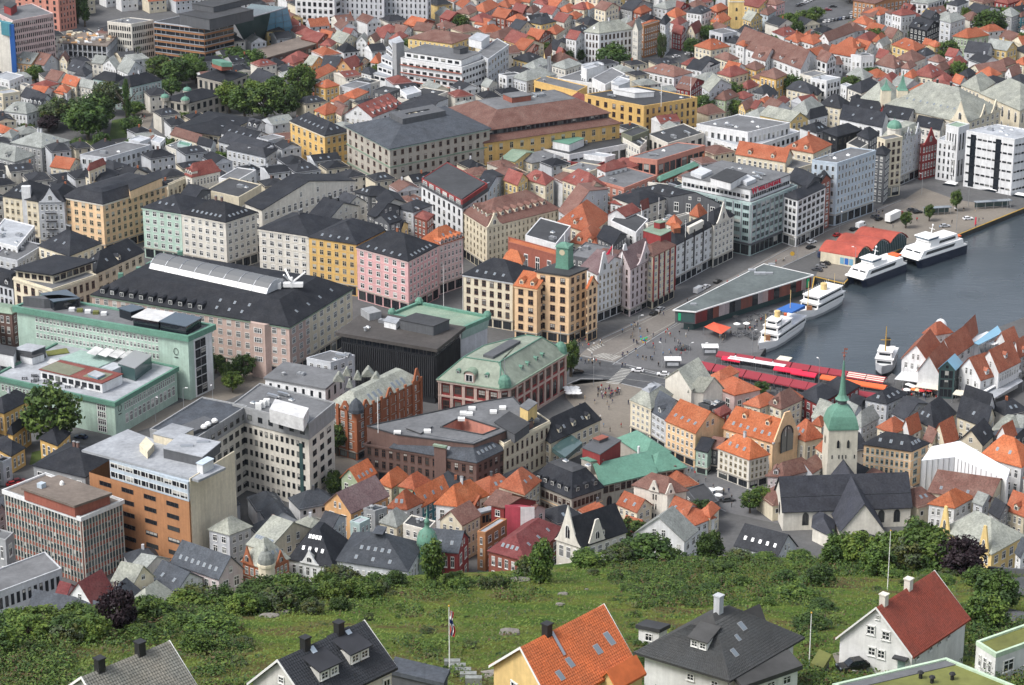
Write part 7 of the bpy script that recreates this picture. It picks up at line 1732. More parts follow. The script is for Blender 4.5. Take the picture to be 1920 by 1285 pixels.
for i in range(nf):
 t=(i+.5)/nf;tent((1312+233*t,698+46*t),Lf/nf-.3,6.2,rt2,'red cloth','dark red market tent, '+side2[i]+' of the front row along the street','red tents along the street',h=2.7,rh=1.5)
for p,l,w_,mt,lb in(((1372,686),7,3,'bright red cloth','small bright red tent left of the long white stall roof'),((1478,706),10,4,'bright red cloth','bright red tent between the two dark red rows, left one of two'),((1508,713),9,4,'bright red cloth','bright red tent between the two dark red rows, right one of two'),((1560,722),8,4,'orange cloth','orange market tent left of the church spire'),((1622,733),15,4,'orange cloth','long orange market tent right of the church spire'),((1610,750),12,5,'red cloth','dark red tent below the long orange tent')):
 tent(p,l,w_,rt,mt,lb,'tents between the market rows',h=2.5,rh=.7)
tent((1420,692),21,4.2,rt,'white cloth','long white flat stall roof in the middle of the red market','white market stalls',h=2.9,flat=True,name='market_stall');tent((1470,690),4.6,4,rt,'cream cloth','cream box shaped stall at the right end of the long white stall','white market stalls',h=3.4,flat=True,name='market_stall')
for p,lb in(((1331,664),'black and white market kiosk at the left end of the red tents'),((1261,688),'black kiosk with a white roof in front of the white gable house')):
 P=G0(*p);r=empty('kiosk',P,0,lb,'kiosk');m=MB();m.box(P.x-2.6,P.x+2.6,P.y-1.6,P.y+1.6,0,2.9);m.build('body','dg',r);m=MB();m.box(P.x-3,P.x+3,P.y-2,P.y+2,2.9,3.2);m.build('roof','white paint',r);m=MB();m.box(P.x-2,P.x+2,P.y-1.68,P.y-1.58,1,2.2);m.build('hatch','lg',r);THINGS.append((r,p,False,None))
P=G0(1345,625);r=empty('square_canopy',P,0,'orange red square canopy on poles in front of the long quay hall','canopy');m=MB();q=[G0(1320,613,3.2),G0(1352,627,3.2),G0(1371,614,3.2),G0(1338,604,3.2)];t=sum(q,Vector())/4+Vector((0,0,1.0))
for i in range(4):m.poly([q[i],q[(i+1)%4],t])
m.build('canopy','orange red cloth',r)if plain('orange red cloth',(.62,.10,.05),.7)else 0
for p in q:m=MB();m.tube((p.x,p.y,0),p,.08);m.build('leg','metal',r)
THINGS.append((r,(1345,615),False,None))
# wooden wharf houses on the right
R(0,0,1640,590,6.857)
rows('''
640 240 800 262 980 232 9 wh tw hip 6
1100 300 1185 322 1320 190 9 wh tw gr 7
350 560 700 625 870 420 8 wh tw gr 8 w=2,4,4 st=x wf=.5 | wharf_house | house | white wharf house with a gable and brown tile roof next to the old steamer
780 500 1000 545 1260 360 8 wh tw gr 8 w=2,2,3
555 718 825 748 1000 560 8 wh tw gr 8 w=0,0,2 gablewin= | wharf_house | house | blank white gabled wharf house left of the dark glass building
830 690 1032 702 1120 620 11 tglass bglass gr 4 w=3,3,2 st=bk wf=.9 hf=.85 | glass_building | building | dark glass building with a pale blue glass roof between two white wharf gables
1050 735 1362 835 1560 770 8 wh tw gr 9 w=2,3,2 wf=.3 dR1 | wharf_house | house | white wharf house with a tall window column right of the dark glass building
1330 640 1595 735 1865 595 10 wh tw gr 9 w=2,0,8 dR1@.4 st=x wf=.6 | wharf_house | house | largest white wharf house with a broad brown roof and long window row
1760 480 1850 540 1990 460 9 wh tw gr 7 dR1
1560 330 1690 370 1840 300 8 wh tw gr 5
''')
MATS.setdefault('bglass',MATS['bglass'])
def canopy(label,pts,z,mat,th=.25,legs=True,name='canopy',drop=0.0):
 p=[G(q,z)for q in pts];c=sum(p,Vector())/len(p);r=empty(name,(c.x,c.y,0),0,label,'canopy');q=ccw(p);m=MB();m.hexa(q,[x+Vector((0,0,th))for x in q]);m.build('roof',mat,r)
 for x in p:m=MB();m.tube((x.x,x.y,0),x,.1,n=5);m.build('leg','metal',r)
 THINGS.append((r,proj(c),False,None));return r
canopy('three part white slatted awning in front of the wharf house by the steamer',[(255,835),(545,872),(560,760),(350,738)],3.5,'white cloth',name='awning');canopy('beige eaves awning under the blank white wharf gable',[(515,935),(815,975),(815,905),(560,885)],3.0,'cream cloth',name='awning');canopy('beige eaves awning in front of the right hand wharf house',[(1000,1030),(1310,1080),(1330,1000),(1045,975)],3.0,'cream cloth',name='awning')
canopy('long pale grey canopy running along the side of the wharf houses',[(1400,1010),(1545,1080),(1910,860),(1800,790)],3.4,'fl',name='long_canopy');canopy('long white gutter canopy beside the window row of the largest wharf house',[(1370,1000),(1400,1012),(1890,735),(1860,720)],4.4,'white cloth',name='gutter_canopy')
for i,(a,b)in enumerate((((1105,375),(1440,225)),((1280,370),(1560,265)),((1420,380),(1710,290)))):canopy(('left','middle','right')[i]+' white striped roof canopy among the brown wharf roofs',[a,(a[0]+120,a[1]+14),(b[0]+60,b[1]+16),b],7,'white cloth',name='roof_canopy')
canopy('slanted pale blue glass roof among the white canopies',[(1280,370),(1340,395),(1640,245),(1580,150)],9,'bglass',name='glass_roof')
def dome_tent(p,w,h,label):
 P=G(p);r=empty('dome_tent',P,0,label,'tent');m=MB();m.lathe(P,[(w,0),(w*1.02,h*.3),(w*.85,h*.62),(w*.5,h*.88),(.2,h)],14);m.build('canopy','white cloth',r,smooth=True);m=MB();m.tube(P+Vector((0,0,h)),P+Vector((0,0,h+1.2)),.15);m.build('finial','metal',r);THINGS.append((r,proj(P),False,None))
dome_tent((1180,545),5.0,6,'white domed tent between the brown wharf roofs');dome_tent((845,185),2.4,4,'white rounded boat canopy behind the farthest wharf roof')
# the near hill
_py=[980,1060,1120,1200,1285,1400,1600];_pd=[560,440,385,330,290,245,190]
_cx=[-500,0,200,400,600,800,950,1100,1300,1500,1700,1850,2000,2500];_cy=[1230,1188,1168,1135,1105,1088,1082,1062,1052,1056,1066,1076,1084,1110]
def crest(x):return float(np.interp(x,_cx,_cy))
def hill0(x,y):
 d=float(np.interp(y,_py,_pd));u,v=x-960.0,y-642.5;dy=F*_c-v*_s;t=d/dy
 return Vector((u*t,d,CAMH-t*(F*_s+v*_c)))
def hz(x,y):return hill0(x,y).z
def hill(x,y):
 """point on the hill seen at survey position x, y"""
 return hill0(x,max(y,crest(x)))
def hill_ground():
 xs=np.linspace(-700,2700,171);ts=np.linspace(0,1,60);V=[];nx=len(xs);rng=np.random.default_rng(3)
 rowsv=[]
 for t in ts:
  for x in xs:
   c=crest(x);y=c+(1640-c)*(t**1.6);p=hill0(x,y);k=min(1,t*8)
   bump=.3*math.sin(p.x*.16+1.3*math.sin(p.y*.11))+.25*math.sin(p.y*.23+p.x*.09);V.append((p.x,p.y,p.z+bump*.8*k))
 nfront=len(ts);back=[0,3,10,25,60,110,170,230]
 drop=[0,.7,3.5,11,34,72,118,165]
 B_=[]
 for bd,dr in list(zip(back,drop))[1:][::-1]:
  for x in xs:p=hill0(x,crest(x));B_.append((p.x*(p.y+bd)/p.y,p.y+bd,max(-2.5,p.z-dr)))
 V=B_+V;nr=len(back)-1+nfront;f=[(j*nx+i,(j+1)*nx+i,(j+1)*nx+i+1,j*nx+i+1)for j in range(nr-1)for i in range(nx-1)]
 me=D.meshes.new('hill');me.from_pydata(V,[],f);me.polygons.foreach_set('use_smooth',np.ones(len(f),dtype=bool));me.materials.append(hill_mat());o=D.objects.new('hill',me);COL.objects.link(o);o['kind']='structure';return o
def hill_mat():
 m,nt,n,l,b=shader('hill grass and heath');tc=n.new('ShaderNodeTexCoord')
 def noise(s,d=5):t=n.new('ShaderNodeTexNoise');t.inputs['Scale'].default_value=s;t.inputs['Detail'].default_value=d;t.inputs['Roughness'].default_value=.65;l.new(tc.outputs['Object'],t.inputs['Vector']);return t.outputs[0]
 def ramp(src,stops):
  r=n.new('ShaderNodeValToRGB');l.new(src,r.inputs[0]);e=r.color_ramp.elements
  e[0].position,e[0].color=stops[0][0],(*stops[0][1],1);e[1].position,e[1].color=stops[-1][0],(*stops[-1][1],1)
  for p,c in stops[1:-1]:x=e.new(p);x.color=(*c,1)
  return r.outputs[0]
 big=ramp(noise(.055,7),[(.34,(.042,.085,.012)),(.46,(.068,.112,.016)),(.55,(.11,.128,.022)),(.60,(.10,.085,.028)),(.70,(.065,.045,.020))])
 fine=n.new('ShaderNodeMapRange');l.new(noise(1.4,8),fine.inputs['Value']);fine.inputs['From Min'].default_value=.3;fine.inputs['From Max'].default_value=.7;fine.inputs['To Min'].default_value=.55;fine.inputs['To Max'].default_value=1.45
 v=n.new('ShaderNodeVectorMath');v.operation='SCALE';l.new(big,v.inputs[0]);l.new(fine.outputs[0],v.inputs['Scale']);l.new(v.outputs[0],b.inputs['Base Color']);b.inputs['Roughness'].default_value=.95;b.inputs['Specular IOR Level'].default_value=.15
 bp=n.new('ShaderNodeBump');bp.inputs['Strength'].default_value=.8;bp.inputs['Distance'].default_value=.5;l.new(noise(1.1,6),bp.inputs['Height']);l.new(bp.outputs[0],b.inputs['Normal']);return m
HILL=hill_ground()
# leaves
def leafmat(name,col,var=.25):
 m,nt,n,l,b=shader(name);oi=n.new('ShaderNodeObjectInfo');tc=n.new('ShaderNodeTexCoord');t=n.new('ShaderNodeTexNoise');t.inputs['Scale'].default_value=.9;l.new(tc.outputs['Object'],t.inputs['Vector'])
 a=n.new('ShaderNodeMapRange');a.inputs['To Min'].default_value=1-var;a.inputs['To Max'].default_value=1+var;l.new(oi.outputs['Random'],a.inputs['Value'])
 h=n.new('ShaderNodeHueSaturation');h.inputs['Color'].default_value=(*col,1);l.new(a.outputs[0],h.inputs['Value']);hu=n.new('ShaderNodeMapRange');hu.inputs['To Min'].default_value=.485;hu.inputs['To Max'].default_value=.515;l.new(t.outputs[0],hu.inputs['Value']);l.new(hu.outputs[0],h.inputs['Hue'])
 l.new(h.outputs[0],b.inputs['Base Color']);b.inputs['Roughness'].default_value=.6;b.inputs['Specular IOR Level'].default_value=.25;return m
LM={'g':('leaf mid',(.052,.094,.017)),'l':('leaf light',(.088,.134,.024)),'d':('leaf dark',(.030,.060,.015)),'y':('leaf yellow green',(.10,.14,.022)),'p':('leaf purple',(.022,.012,.016)),'e':('leaf grey green',(.065,.085,.045)),'b':('leaf brown heath',(.085,.055,.026)),'o':('leaf olive',(.075,.085,.022))}
for k in LM:MATS['leaf'+k]=leafmat(*LM[k])
plain('bark',(.07,.055,.04),.9)
def crown_mesh(kinds,seed,nclump=75,nleaf=56,leaf=.085,shape='round',up=.35):
 """unit crown: radius about 1, base at z=0, top at z=2"""
 rng=np.random.default_rng(seed);V,Fc,Mi=[],[],[]
 for c in range(nclump):
  d=rng.normal(size=3);d/=np.linalg.norm(d);rr=rng.uniform(.45,.92)**.7
  if shape=='tall':s=np.array([.55,.55,1.0])
  elif shape=='cone':z=rng.uniform(-1,1);k=(1-(z+1)/2)*.9+.08;d=np.array([d[0]*k,d[1]*k,z]);s=np.array([.9,.9,1.0]);rr=1
  elif shape=='low':s=np.array([1.0,1.0,.62])
  else:s=np.array([.92,.92,.88])
  o=d*rr*s;o[2]=(o[2]+1.0)if shape!='low' else(o[2]*.9+.5);cr=rng.uniform(.16,.34);mi=int(rng.choice(len(kinds),p=np.array([.5,.28,.22][:len(kinds)])/sum([.5,.28,.22][:len(kinds)])))
  q=rng.normal(size=(nleaf,3));q/=np.linalg.norm(q,axis=1)[:,None];pos=o+q*cr*rng.uniform(.5,1.05,(nleaf,1));nrm=q*.7+rng.normal(size=(nleaf,3))*.45+np.array([0,0,up]);nrm/=np.linalg.norm(nrm,axis=1)[:,None]
  t=np.cross(nrm,rng.normal(size=(nleaf,3)));t/=np.linalg.norm(t,axis=1)[:,None]+1e-6;b2=np.cross(nrm,t);sz=leaf*rng.uniform(.5,1.15,(nleaf,1))
  k0=len(V);quad=np.stack([pos+t*sz,pos+b2*sz*.7,pos-t*sz,pos-b2*sz*.7],1).reshape(-1,3);V+=quad.tolist();Fc+=[(k0+4*i,k0+4*i+1,k0+4*i+2,k0+4*i+3)for i in range(nleaf)];Mi+=[mi if rng.random()>.15 else int(rng.integers(len(kinds)))for i in range(nleaf)]
 me=D.meshes.new('crown');me.from_pydata(V,[],Fc)
 for k in kinds:me.materials.append(MATS['leaf'+k])
 me.polygons.foreach_set('material_index',np.array(Mi,dtype=np.int32));me.update();return me
CR={}
def crowns(key,kinds,n=3,**kw):CR[key]=[crown_mesh(kinds,hash(key)%97+31*i if False else sum(map(ord,key))+31*i,**kw)for i in range(n)]
crowns('mid','gld',4);crowns('dark','dgg',3);crowns('light','lyg',3);crowns('purple','p',2);crowns('grey','eog',3);crowns('tall','gdl',3,shape='tall',nclump=60);crowns('poplar','dgd',2,shape='tall',nclump=60);crowns('fir','ddg',2,shape='cone',nclump=60)
crowns('bush','gld',5,shape='low',nclump=44,nleaf=50,leaf=.095);crowns('bushl','lyo',4,shape='low',nclump=44,nleaf=50,leaf=.095);crowns('heath','bob',3,shape='low',nclump=36,nleaf=50,leaf=.09);crowns('bushd','dgo',4,shape='low',nclump=44,nleaf=50,leaf=.095)
TRK=None
def trunk_mesh():
 global TRK
 if TRK is None:
  m=MB();m.tube((0,0,-.15),(.02,0,.42),.055,.035,7);m.tube((.02,0,.42),(0,.02,.85),.035,.015,6)
  for a,z in((0,.35),(1.9,.42),(3.7,.48),(5.1,.38)):m.tube((.01,0,z),(.28*math.cos(a),.28*math.sin(a),z+.28),.02,.008,5)
  TRK=m.mesh('trunk',['bark'])
 return TRK
def tree(P,h,w,key,label,group,name='tree',stem=.25,cat='tree'):
 """tree of height h and crown width w standing at P"""
 r=empty(name,P,random.uniform(0,6.28),label,cat,group);t=D.objects.new('trunk',trunk_mesh());COL.objects.link(t);t.parent=r;t.scale=(h*.9,h*.9,h)
 c=D.objects.new('crown',random.choice(CR[key]));COL.objects.link(c);c.parent=r;c.location=(0,0,h*stem);c.scale=(w/2,w/2,h*(1-stem)/2);return r
AT=[]
def ctree(x,y,h,w,key,label=None,stem=.2,name='tree'):
 w*=1.15;P=G0(x,y);r=tree(P,h*1.08,w,key,label,'trees in the city',name,stem)
 if not label:AT.append((r,{'mid':'leafy green tree','dark':'dark green tree','light':'light green tree','purple':'dark purple leaved tree','grey':'grey green tree','tall':'slim green tree','poplar':'tall dark poplar','fir':'pointed conifer','bush':'low green shrub','bushl':'light green shrub','bushd':'dark shrub'}[key],(x,y-h*2)))
R(0,0)
for a in((165,262,20,21,'dark','biggest round dark green tree in the park on the left',.12),(188,240,17,14,'dark',None),(205,215,16,13,'grey',None),(142,238,12,12,'dark',None),(108,240,14,14,'grey',None),(92,248,8,10,'purple',None),(240,232,22,5,'poplar','tall narrow dark poplar beside the paved park square',.05),(247,262,11,10,'dark',None),(150,292,8,8,'mid','small round green tree on the park lawn above the grey plastered building'),(48,245,5,7,'bush',None),(300,150,12,13,'mid',None),(335,165,15,15,'dark',None),(360,150,13,14,'mid',None),(322,185,10,10,'dark',None),(440,132,12,14,'dark',None),(470,140,13,15,'dark',None),(415,140,10,11,'mid',None),(252,112,9,8,'mid',None),(292,185,7,4,'poplar',None),(320,240,7,12,'light',None),(345,235,6,9,'light',None),(430,212,15,13,'light',None),(460,228,17,15,'mid',None),(500,232,19,17,'mid',None),(535,230,18,14,'dark',None),(562,205,22,16,'mid','tall full crowned tree at the right end of the park row by the ochre corner house',.12),(480,205,14,13,'light',None),(520,200,15,12,'dark',None),(600,145,6,8,'mid',None),(645,150,9,4,'light',None),(690,145,8,9,'dark',None),(530,135,6,8,'dark',None),(478,142,8,10,'dark',None),(890,55,6,8,'mid',None),(146,45,14,9,'poplar',None),(160,50,14,8,'poplar',None),(152,30,14,9,'dark',None),(1150,138,15,17,'dark','big round dark green street tree in front of the white and brick corner building',.1),(1070,122,8,7,'dark',None),(1085,120,8,7,'dark',None),(1038,112,6,6,'mid',None),(1240,115,15,5,'grey','thin bare dark tree beside the brown brick town house',.1),(1232,168,7,6,'mid',None),(1255,172,6,7,'mid',None),(1318,225,12,10,'dark',None),(1378,222,9,8,'mid',None),(1398,222,7,7,'dark',None),(1408,55,5,8,'light',None),(1182,158,6,6,'mid',None),(1360,10,9,10,'dark',None),(1330,10,8,9,'dark',None),(1395,112,7,8,'dark',None),(1522,92,9,10,'dark',None),(1582,130,9,10,'mid',None),(1510,48,8,12,'light',None),(1490,50,7,9,'mid',None),(1530,40,8,9,'mid',None),(1462,65,5,9,'grey',None),(1560,228,11,8,'dark',None),(1715,75,6,8,'dark',None),(1850,72,16,16,'dark','largest dark tree among the houses near the upper right edge',.1),(1872,70,14,13,'dark',None),(1830,55,9,9,'dark',None),(1890,62,14,11,'mid',None),(1455,50,6,9,'grey',None),(1605,58,6,8,'mid',None),(1640,40,6,8,'dark',None),(1775,30,8,8,'mid',None),(1915,92,9,9,'dark',None),(1698,428,7,4.5,'mid','left one of the three small trees on the quay, beside the white truck'),(1742,415,7,4,'mid','middle one of the three small trees on the quay, by the glass shelter'),(1792,396,9,4.8,'mid','right one of the three small trees on the quay, before the yachts'),(1070,706,13,6,'mid','green street tree at the corner of the old exchange',.1),(100,838,21,17,'mid','great round tree in front of the lower mint green wing, lower left',.1),(632,855,11,8,'mid','small tree between the white office block and the ornate brick house'),(628,935,9,6,'mid',None),(458,712,9,8,'dark',None),(405,700,7,6,'dark',None),(426,716,7,5,'mid',None),(436,735,7,7,'light',None),(30,372,8,12,'mid',None),(5,378,8,10,'mid',None),(1426,958,8,6,'mid',None),(1406,962,7,6,'mid',None),(1738,970,5,6,'light',None),(1428,742,5,5,'dark',None),(1315,990,9,7,'dark',None),(1180,1035,10,10,'mid',None)):
 ctree(*a[:6],stem=a[6]if len(a)>6 else.2)
 # hill vegetation
def htree(x,y,h,w,key,label=None,group='trees and bushes on the hill',stem=.08,name='tree',cat='tree'):
 P=hill(x,y);P.z-=.3;h*=.58;w*=.58;r=tree(P,h,w,key,label,group,name,stem,cat)
 if not label:AT.append((r,{'mid':'leafy green tree','dark':'dark green tree','light':'light green tree','purple':'dark purple tree','grey':'grey green tree','tall':'slim young tree','bush':'green bush','bushl':'yellow green bush','heath':'brown heather clump','bushd':'dark green bush','fir':'dark conifer'}[key]+' on the grassy hill',(x,y)))
random.seed(21)
htree(812,1100,17,12,'tall','tall birch standing alone on the hill in front of the copper dome',stem=.2);htree(1015,1095,16,12,'tall','pointed grey green tree on the hill left of the Dutch gabled house',stem=.04);htree(990,1088,9,9,'grey')
htree(222,1192,15,11,'purple','dark purple tree among the bushes at the lower left',stem=.06);htree(1800,1078,14,17,'purple','wide dark purple copper beech right of the church',stem=.04);htree(1728,1052,19,20,'mid','big bright green tree right of the church gable',stem=.04)
htree(1215,1050,11,20,'dark','broad dark tree in front of the scroll gabled house',stem=.03);htree(1330,1052,13,10,'dark','dark leafy tree at the hill edge left of the grey dark roofed house',stem=.03);htree(1100,1064,7,12,'mid',None);htree(1160,1052,8,12,'grey');htree(1575,1058,13,13,'dark');htree(1668,1066,15,15,'mid');htree(1610,1062,13,14,'light');htree(1700,1072,13,15,'grey');htree(1770,1075,13,16,'mid');htree(1645,1078,11,13,'mid');htree(1870,1150,14,14,'dark');htree(1850,1185,12,12,'mid');htree(1540,1100,8,10,'dark');htree(1835,1105,8,10,'mid');htree(1855,1140,9,9,'dark');htree(1560,1050,7,9,'mid');htree(1640,1050,8,9,'dark');htree(1500,1056,5,10,'mid');htree(1265,1050,5,9,'mid');htree(1385,1054,5,10,'grey');htree(1435,1056,4,9,'mid')
for i in range(100):
 x=random.uniform(-30,960);y=crest(x)+abs(random.gauss(0,20))+(6 if x>700 else 0)
 if 700<x and y>crest(x)+22:continue
 if 950<x<1000:continue
 h=random.uniform(4.0,8.0)*(1.15 if x<760 else.72);htree(x,y,h,h*random.uniform(1.05,1.6),random.choice(('mid','mid','dark','light','bush','grey')),name='bush',cat='bush',stem=.0)
for i in range(34):
 x=random.uniform(1080,1900);y=crest(x)+abs(random.gauss(0,9));h=random.uniform(2.0,4.2);htree(x,y,h,h*random.uniform(1.2,2),random.choice(('bush','bushd','light','grey')),name='bush',cat='bush',stem=0)
def scatter(n,x0,x1,y0,y1,keys,h0,h1,wr=(1.3,2.3),avoid=()):
 for i in range(n):
  x,y=random.uniform(x0,x1),random.uniform(y0,y1)
  if any(a<x<b and c<y<d for a,b,c,d in avoid):continue
  h=random.uniform(h0,h1);htree(x,y,h,h*random.uniform(*wr),random.choice(keys),name='bush',cat='bush',stem=0)
AV=((470,740,1160,1285),(900,1195,1130,1285),(1190,1500,1140,1285),(1560,1830,1080,1285),(150,360,1215,1285))
scatter(40,0,420,1150,1235,('bush','bushd','mid','bushl'),3,7,avoid=AV);scatter(14,0,330,1200,1280,('bush','bushl'),1.5,3.0,avoid=AV);scatter(10,400,530,1195,1250,('dark','bushd','grey'),2.5,4.5,avoid=AV)
scatter(8,620,760,1110,1160,('bushd','bush','grey'),1.0,2.2);scatter(14,760,1010,1150,1235,('bushd','heath','bush','grey'),.8,2.4,avoid=AV)
scatter(60,1150,1310,1075,1155,('bush','bushd','bush'),2.2,4.2,avoid=AV);scatter(26,1020,1560,1056,1095,('heath','heath','bushl','bush'),.7,1.6);scatter(60,1320,1640,1075,1190,('bush','bushd','mid','bushl','dark'),2.4,6,avoid=AV);scatter(22,1480,1600,1160,1285,('bush','bushd','heath','bushl'),1.3,3.2,avoid=AV);scatter(34,1640,1845,1080,1160,('bush','bushd','mid','grey'),1.6,4.2,avoid=((1640,1830,1110,1285),));scatter(20,1800,1890,1130,1230,('bush','dark','bushd','light'),2,5);scatter(10,1190,1240,1150,1285,('bushd','bush','dark'),1.5,3.5)
scatter(10,740,930,1200,1285,('bushd','bush','heath'),.8,2.0,avoid=AV);scatter(9,1180,1215,1190,1285,('bush','bushd'),1.2,2.6)
def pnoise(x,y):return math.sin(x*.31+1.7*math.sin(y*.17))+math.sin(y*.29+1.3*math.sin(x*.13+2))+.7*math.sin(x*.83+y*.61)
def cover(name,n,keys,size,fn,label,seed,hmax=.25,x0=-250,x1=2150,y1=1310):
 rng=np.random.default_rng(seed);V,Fc,Mi=[],[],[]
 for i in range(n):
  x=rng.uniform(x0,x1);y=crest(x)+(y1-crest(x))*rng.random()**1.25;p=hill0(x,y);mi=fn(x,y,p,rng)
  if mi is None:continue
  k=len(V);s=size*rng.uniform(.5,1.4);nr=Vector((rng.normal()*.5,rng.normal()*.5-.25,.8)).normalized();t=nr.orthogonal().normalized()if rng.random()<.5 else nr.cross(Vector((rng.normal(),rng.normal(),.1))).normalized();b=nr.cross(t);c=p+Vector((0,0,.35+rng.random()*hmax));V+=[tuple(c+t*s),tuple(c+b*s*.6),tuple(c-t*s),tuple(c-b*s*.6)];Fc.append((k,k+1,k+2,k+3));Mi.append(mi)
 me=D.meshes.new(name);me.from_pydata(V,[],Fc)
 for k in keys:me.materials.append(MATS['leaf'+k])
 me.polygons.foreach_set('material_index',np.array(Mi,dtype=np.int32));o=D.objects.new(name,me);COL.objects.link(o);tag(o,label,'ground cover',kind='stuff')
def gfn(x,y,p,rng):
 g=pnoise(p.x,p.y);return(0 if rng.random()<.7 else 1)if g>.2 else(2 if rng.random()<.6 else 1)if rng.random()<.7 else 3
def sfn(x,y,p,rng):
 g=pnoise(p.x*1.6+9,p.y*1.4);w=.2 if(x>1130 or x<420)else.95
 if 1020<x<1160 and y<1150 or 420<x<760 and y>1120:w=1.5
 if g<w:return None
 return int(rng.choice(4,p=(.4,.25,.2,.15)))
cover('rough_grass',50000,'yloo',.2,gfn,'rough grass covering the hill',5);cover('low_scrub',50000,'godb',.24,sfn,'low scrub and heather in patches over the hill',8,.6)
def thicket(n,nl,seed):
 rng=np.random.default_rng(seed);V,Fc,Mi=[],[],[]
 for i in range(n*3):
  x=rng.uniform(-420,2350);y=crest(x)+(1300-crest(x))*rng.random()**1.3;p=hill0(x,y);g=pnoise(p.x*1.1+4,p.y+7);lim=-2 if x>1130 else-1.4 if x<330 else.2 if x<560 else.7
  if 1020<x<1180 and y<1160 or 520<x<800 and y>crest(x)+40:lim=1.7
  if g<lim:continue
  if any(a-20<x<b+10 and c<y<d for a,b,c,d in AV)or 1845<x<2000 and 1075<y<1170:continue
  w,h=rng.uniform(.7,2.2),rng.uniform(.5,2.1);base=int(rng.choice(5,p=(.34,.12,.32,.12,.10)if x>1100 else(.36,.24,.20,.12,.08)))
  q=rng.normal(size=(nl,3));q[:,2]=abs(q[:,2]);q/=np.linalg.norm(q,axis=1)[:,None];pos=np.array((p.x,p.y,p.z+.3))+q*np.array((w,w,h))*rng.uniform(.7,1.05,(nl,1));nr=q*.8+rng.normal(size=(nl,3))*.4+np.array((0,0,.3));nr/=np.linalg.norm(nr,axis=1)[:,None];t=np.cross(nr,rng.normal(size=(nl,3)));t/=np.linalg.norm(t,axis=1)[:,None];b=np.cross(nr,t);s=.20*rng.uniform(.5,1.3,(nl,1));k=len(V)
  V+=np.stack([pos+t*s,pos+b*s*.7,pos-t*s,pos-b*s*.7],1).reshape(-1,3).tolist();Fc+=[(k+4*j,k+4*j+1,k+4*j+2,k+4*j+3)for j in range(nl)];Mi+=[base if rng.random()<.7 else int(rng.integers(3))for j in range(nl)]
 me=D.meshes.new('thicket');me.from_pydata(V,[],Fc)
 for k in 'gldob':me.materials.append(MATS['leaf'+k])
 me.polygons.foreach_set('material_index',np.array(Mi,dtype=np.int32));o=D.objects.new('thicket',me);COL.objects.link(o);tag(o,'tangled thicket of low shrubs on the hill','thicket',kind='stuff')
thicket(3000,46,12)
# houses on the hill
WALL.update({'fy':((.70,.50,.22),'yellow'),'fw2':((.78,.78,.77),'white'),'mn':((.52,.66,.50),'mint'),'fgy':((.60,.59,.56),'pale grey')})
ROOF.update({'ft':((.50,.125,.04),'orange tile'),'fk':((.036,.038,.045),'black tile'),'fgk':((.062,.062,.062),'dark grey tile'),'frd':((.27,.058,.035),'red tile'),'fs':((.20,.185,.155),'old slate')})
TM={}
def tilemat(c):
 if c not in TM:col=ROOF[c][0];TM[c]=mottled('tiles '+c,col,.7,.25,.16,3.0,.30,.02,alt=(col[0]*.45+.02,col[1]*.6+.02,col[2]*.7+.02),altamt=.5,alts=.35)
 return TM[c]
def tiles(B,f,c,tw=.34,th=.36):
 """overlapping courses of tiles laid on slope f"""
 rng=np.random.default_rng(5);V,Fc=[],[];W_=max((f[1]-f[0]).length,(f[3]-f[2]).length);H=((f[2]+f[3])/2-(f[0]+f[1])/2).length;nu,nv=int(W_/tw),int(H/th);n=(f[1]-f[0]).cross(f[2]-f[0]).normalized();n=n if n.z>0 else-n;up=((f[2]+f[3])/2-(f[0]+f[1])/2).normalized()
 for j in range(nv):
  for i in range(nu):
   r=rng.uniform(0,.018);a,b=slope_pt(f,(i+.03)/nu,j/nv),slope_pt(f,(i+.97)/nu,j/nv)
   if(b-a).length<tw*.3:continue
   c2,d=slope_pt(f,(i+.97)/nu,(j+1)/nv)+up*.05,slope_pt(f,(i+.03)/nu,(j+1)/nv)+up*.05;m0,m1=(a+b)/2+n*(.105+r),(c2+d)/2+n*.06;k=len(V)
   V+=[a+n*(.06+r),m0,b+n*(.06+r),c2+n*.02,m1,d+n*.02,a-n*.02,b-n*.02];Fc+=[(k,k+1,k+4,k+5),(k+1,k+2,k+3,k+4),(k+6,k+1,k),(k+6,k+7,k+1),(k+7,k+2,k+1)]
 me=D.meshes.new('roof_tiles');L=B.root.location;me.from_pydata([(v.x-L.x,v.y-L.y,v.z-L.z)for v in V],[],Fc);me.materials.append(tilemat(c));o=D.objects.new('roof_tiles',me);COL.objects.link(o);o.parent=B.root;o['kind']='stuff'
FWM={}
def fwin(root,P,n,w,h,fr='frame white'):
 k=fr
 if k not in FWM:
  a,b,c=MB(),MB(),MB();t=.09
  for x0,x1,z0,z1 in((-.56,.56,.5-t,.58),(-.56,.56,-.56,-.5+t),(-.56,-.5+t,-.5,.5),(.5-t,.56,-.5,.5),(-.03,.03,-.5,.5),(-.5,.5,-.025,.025)):a.box(x0,x1,-.1,0,z0,z1)
  b.poly([(-.45,-.03,-.45),(.45,-.03,-.45),(.45,-.03,.45),(-.45,-.03,.45)]);c.box(-.62,.62,-.17,0,-.62,-.56);FWM[k]=(a.mesh('window',[fr]),b.mesh('pane',['glass']),c.mesh('sill',[fr]))
 a,b,c=FWM[k];o=inst('window',a,root,wmat(P-root.location,n,w,h))
 for nm,me in(('pane',b),('sill',c)):q=D.objects.new(nm,me);COL.objects.link(q);q.parent=o
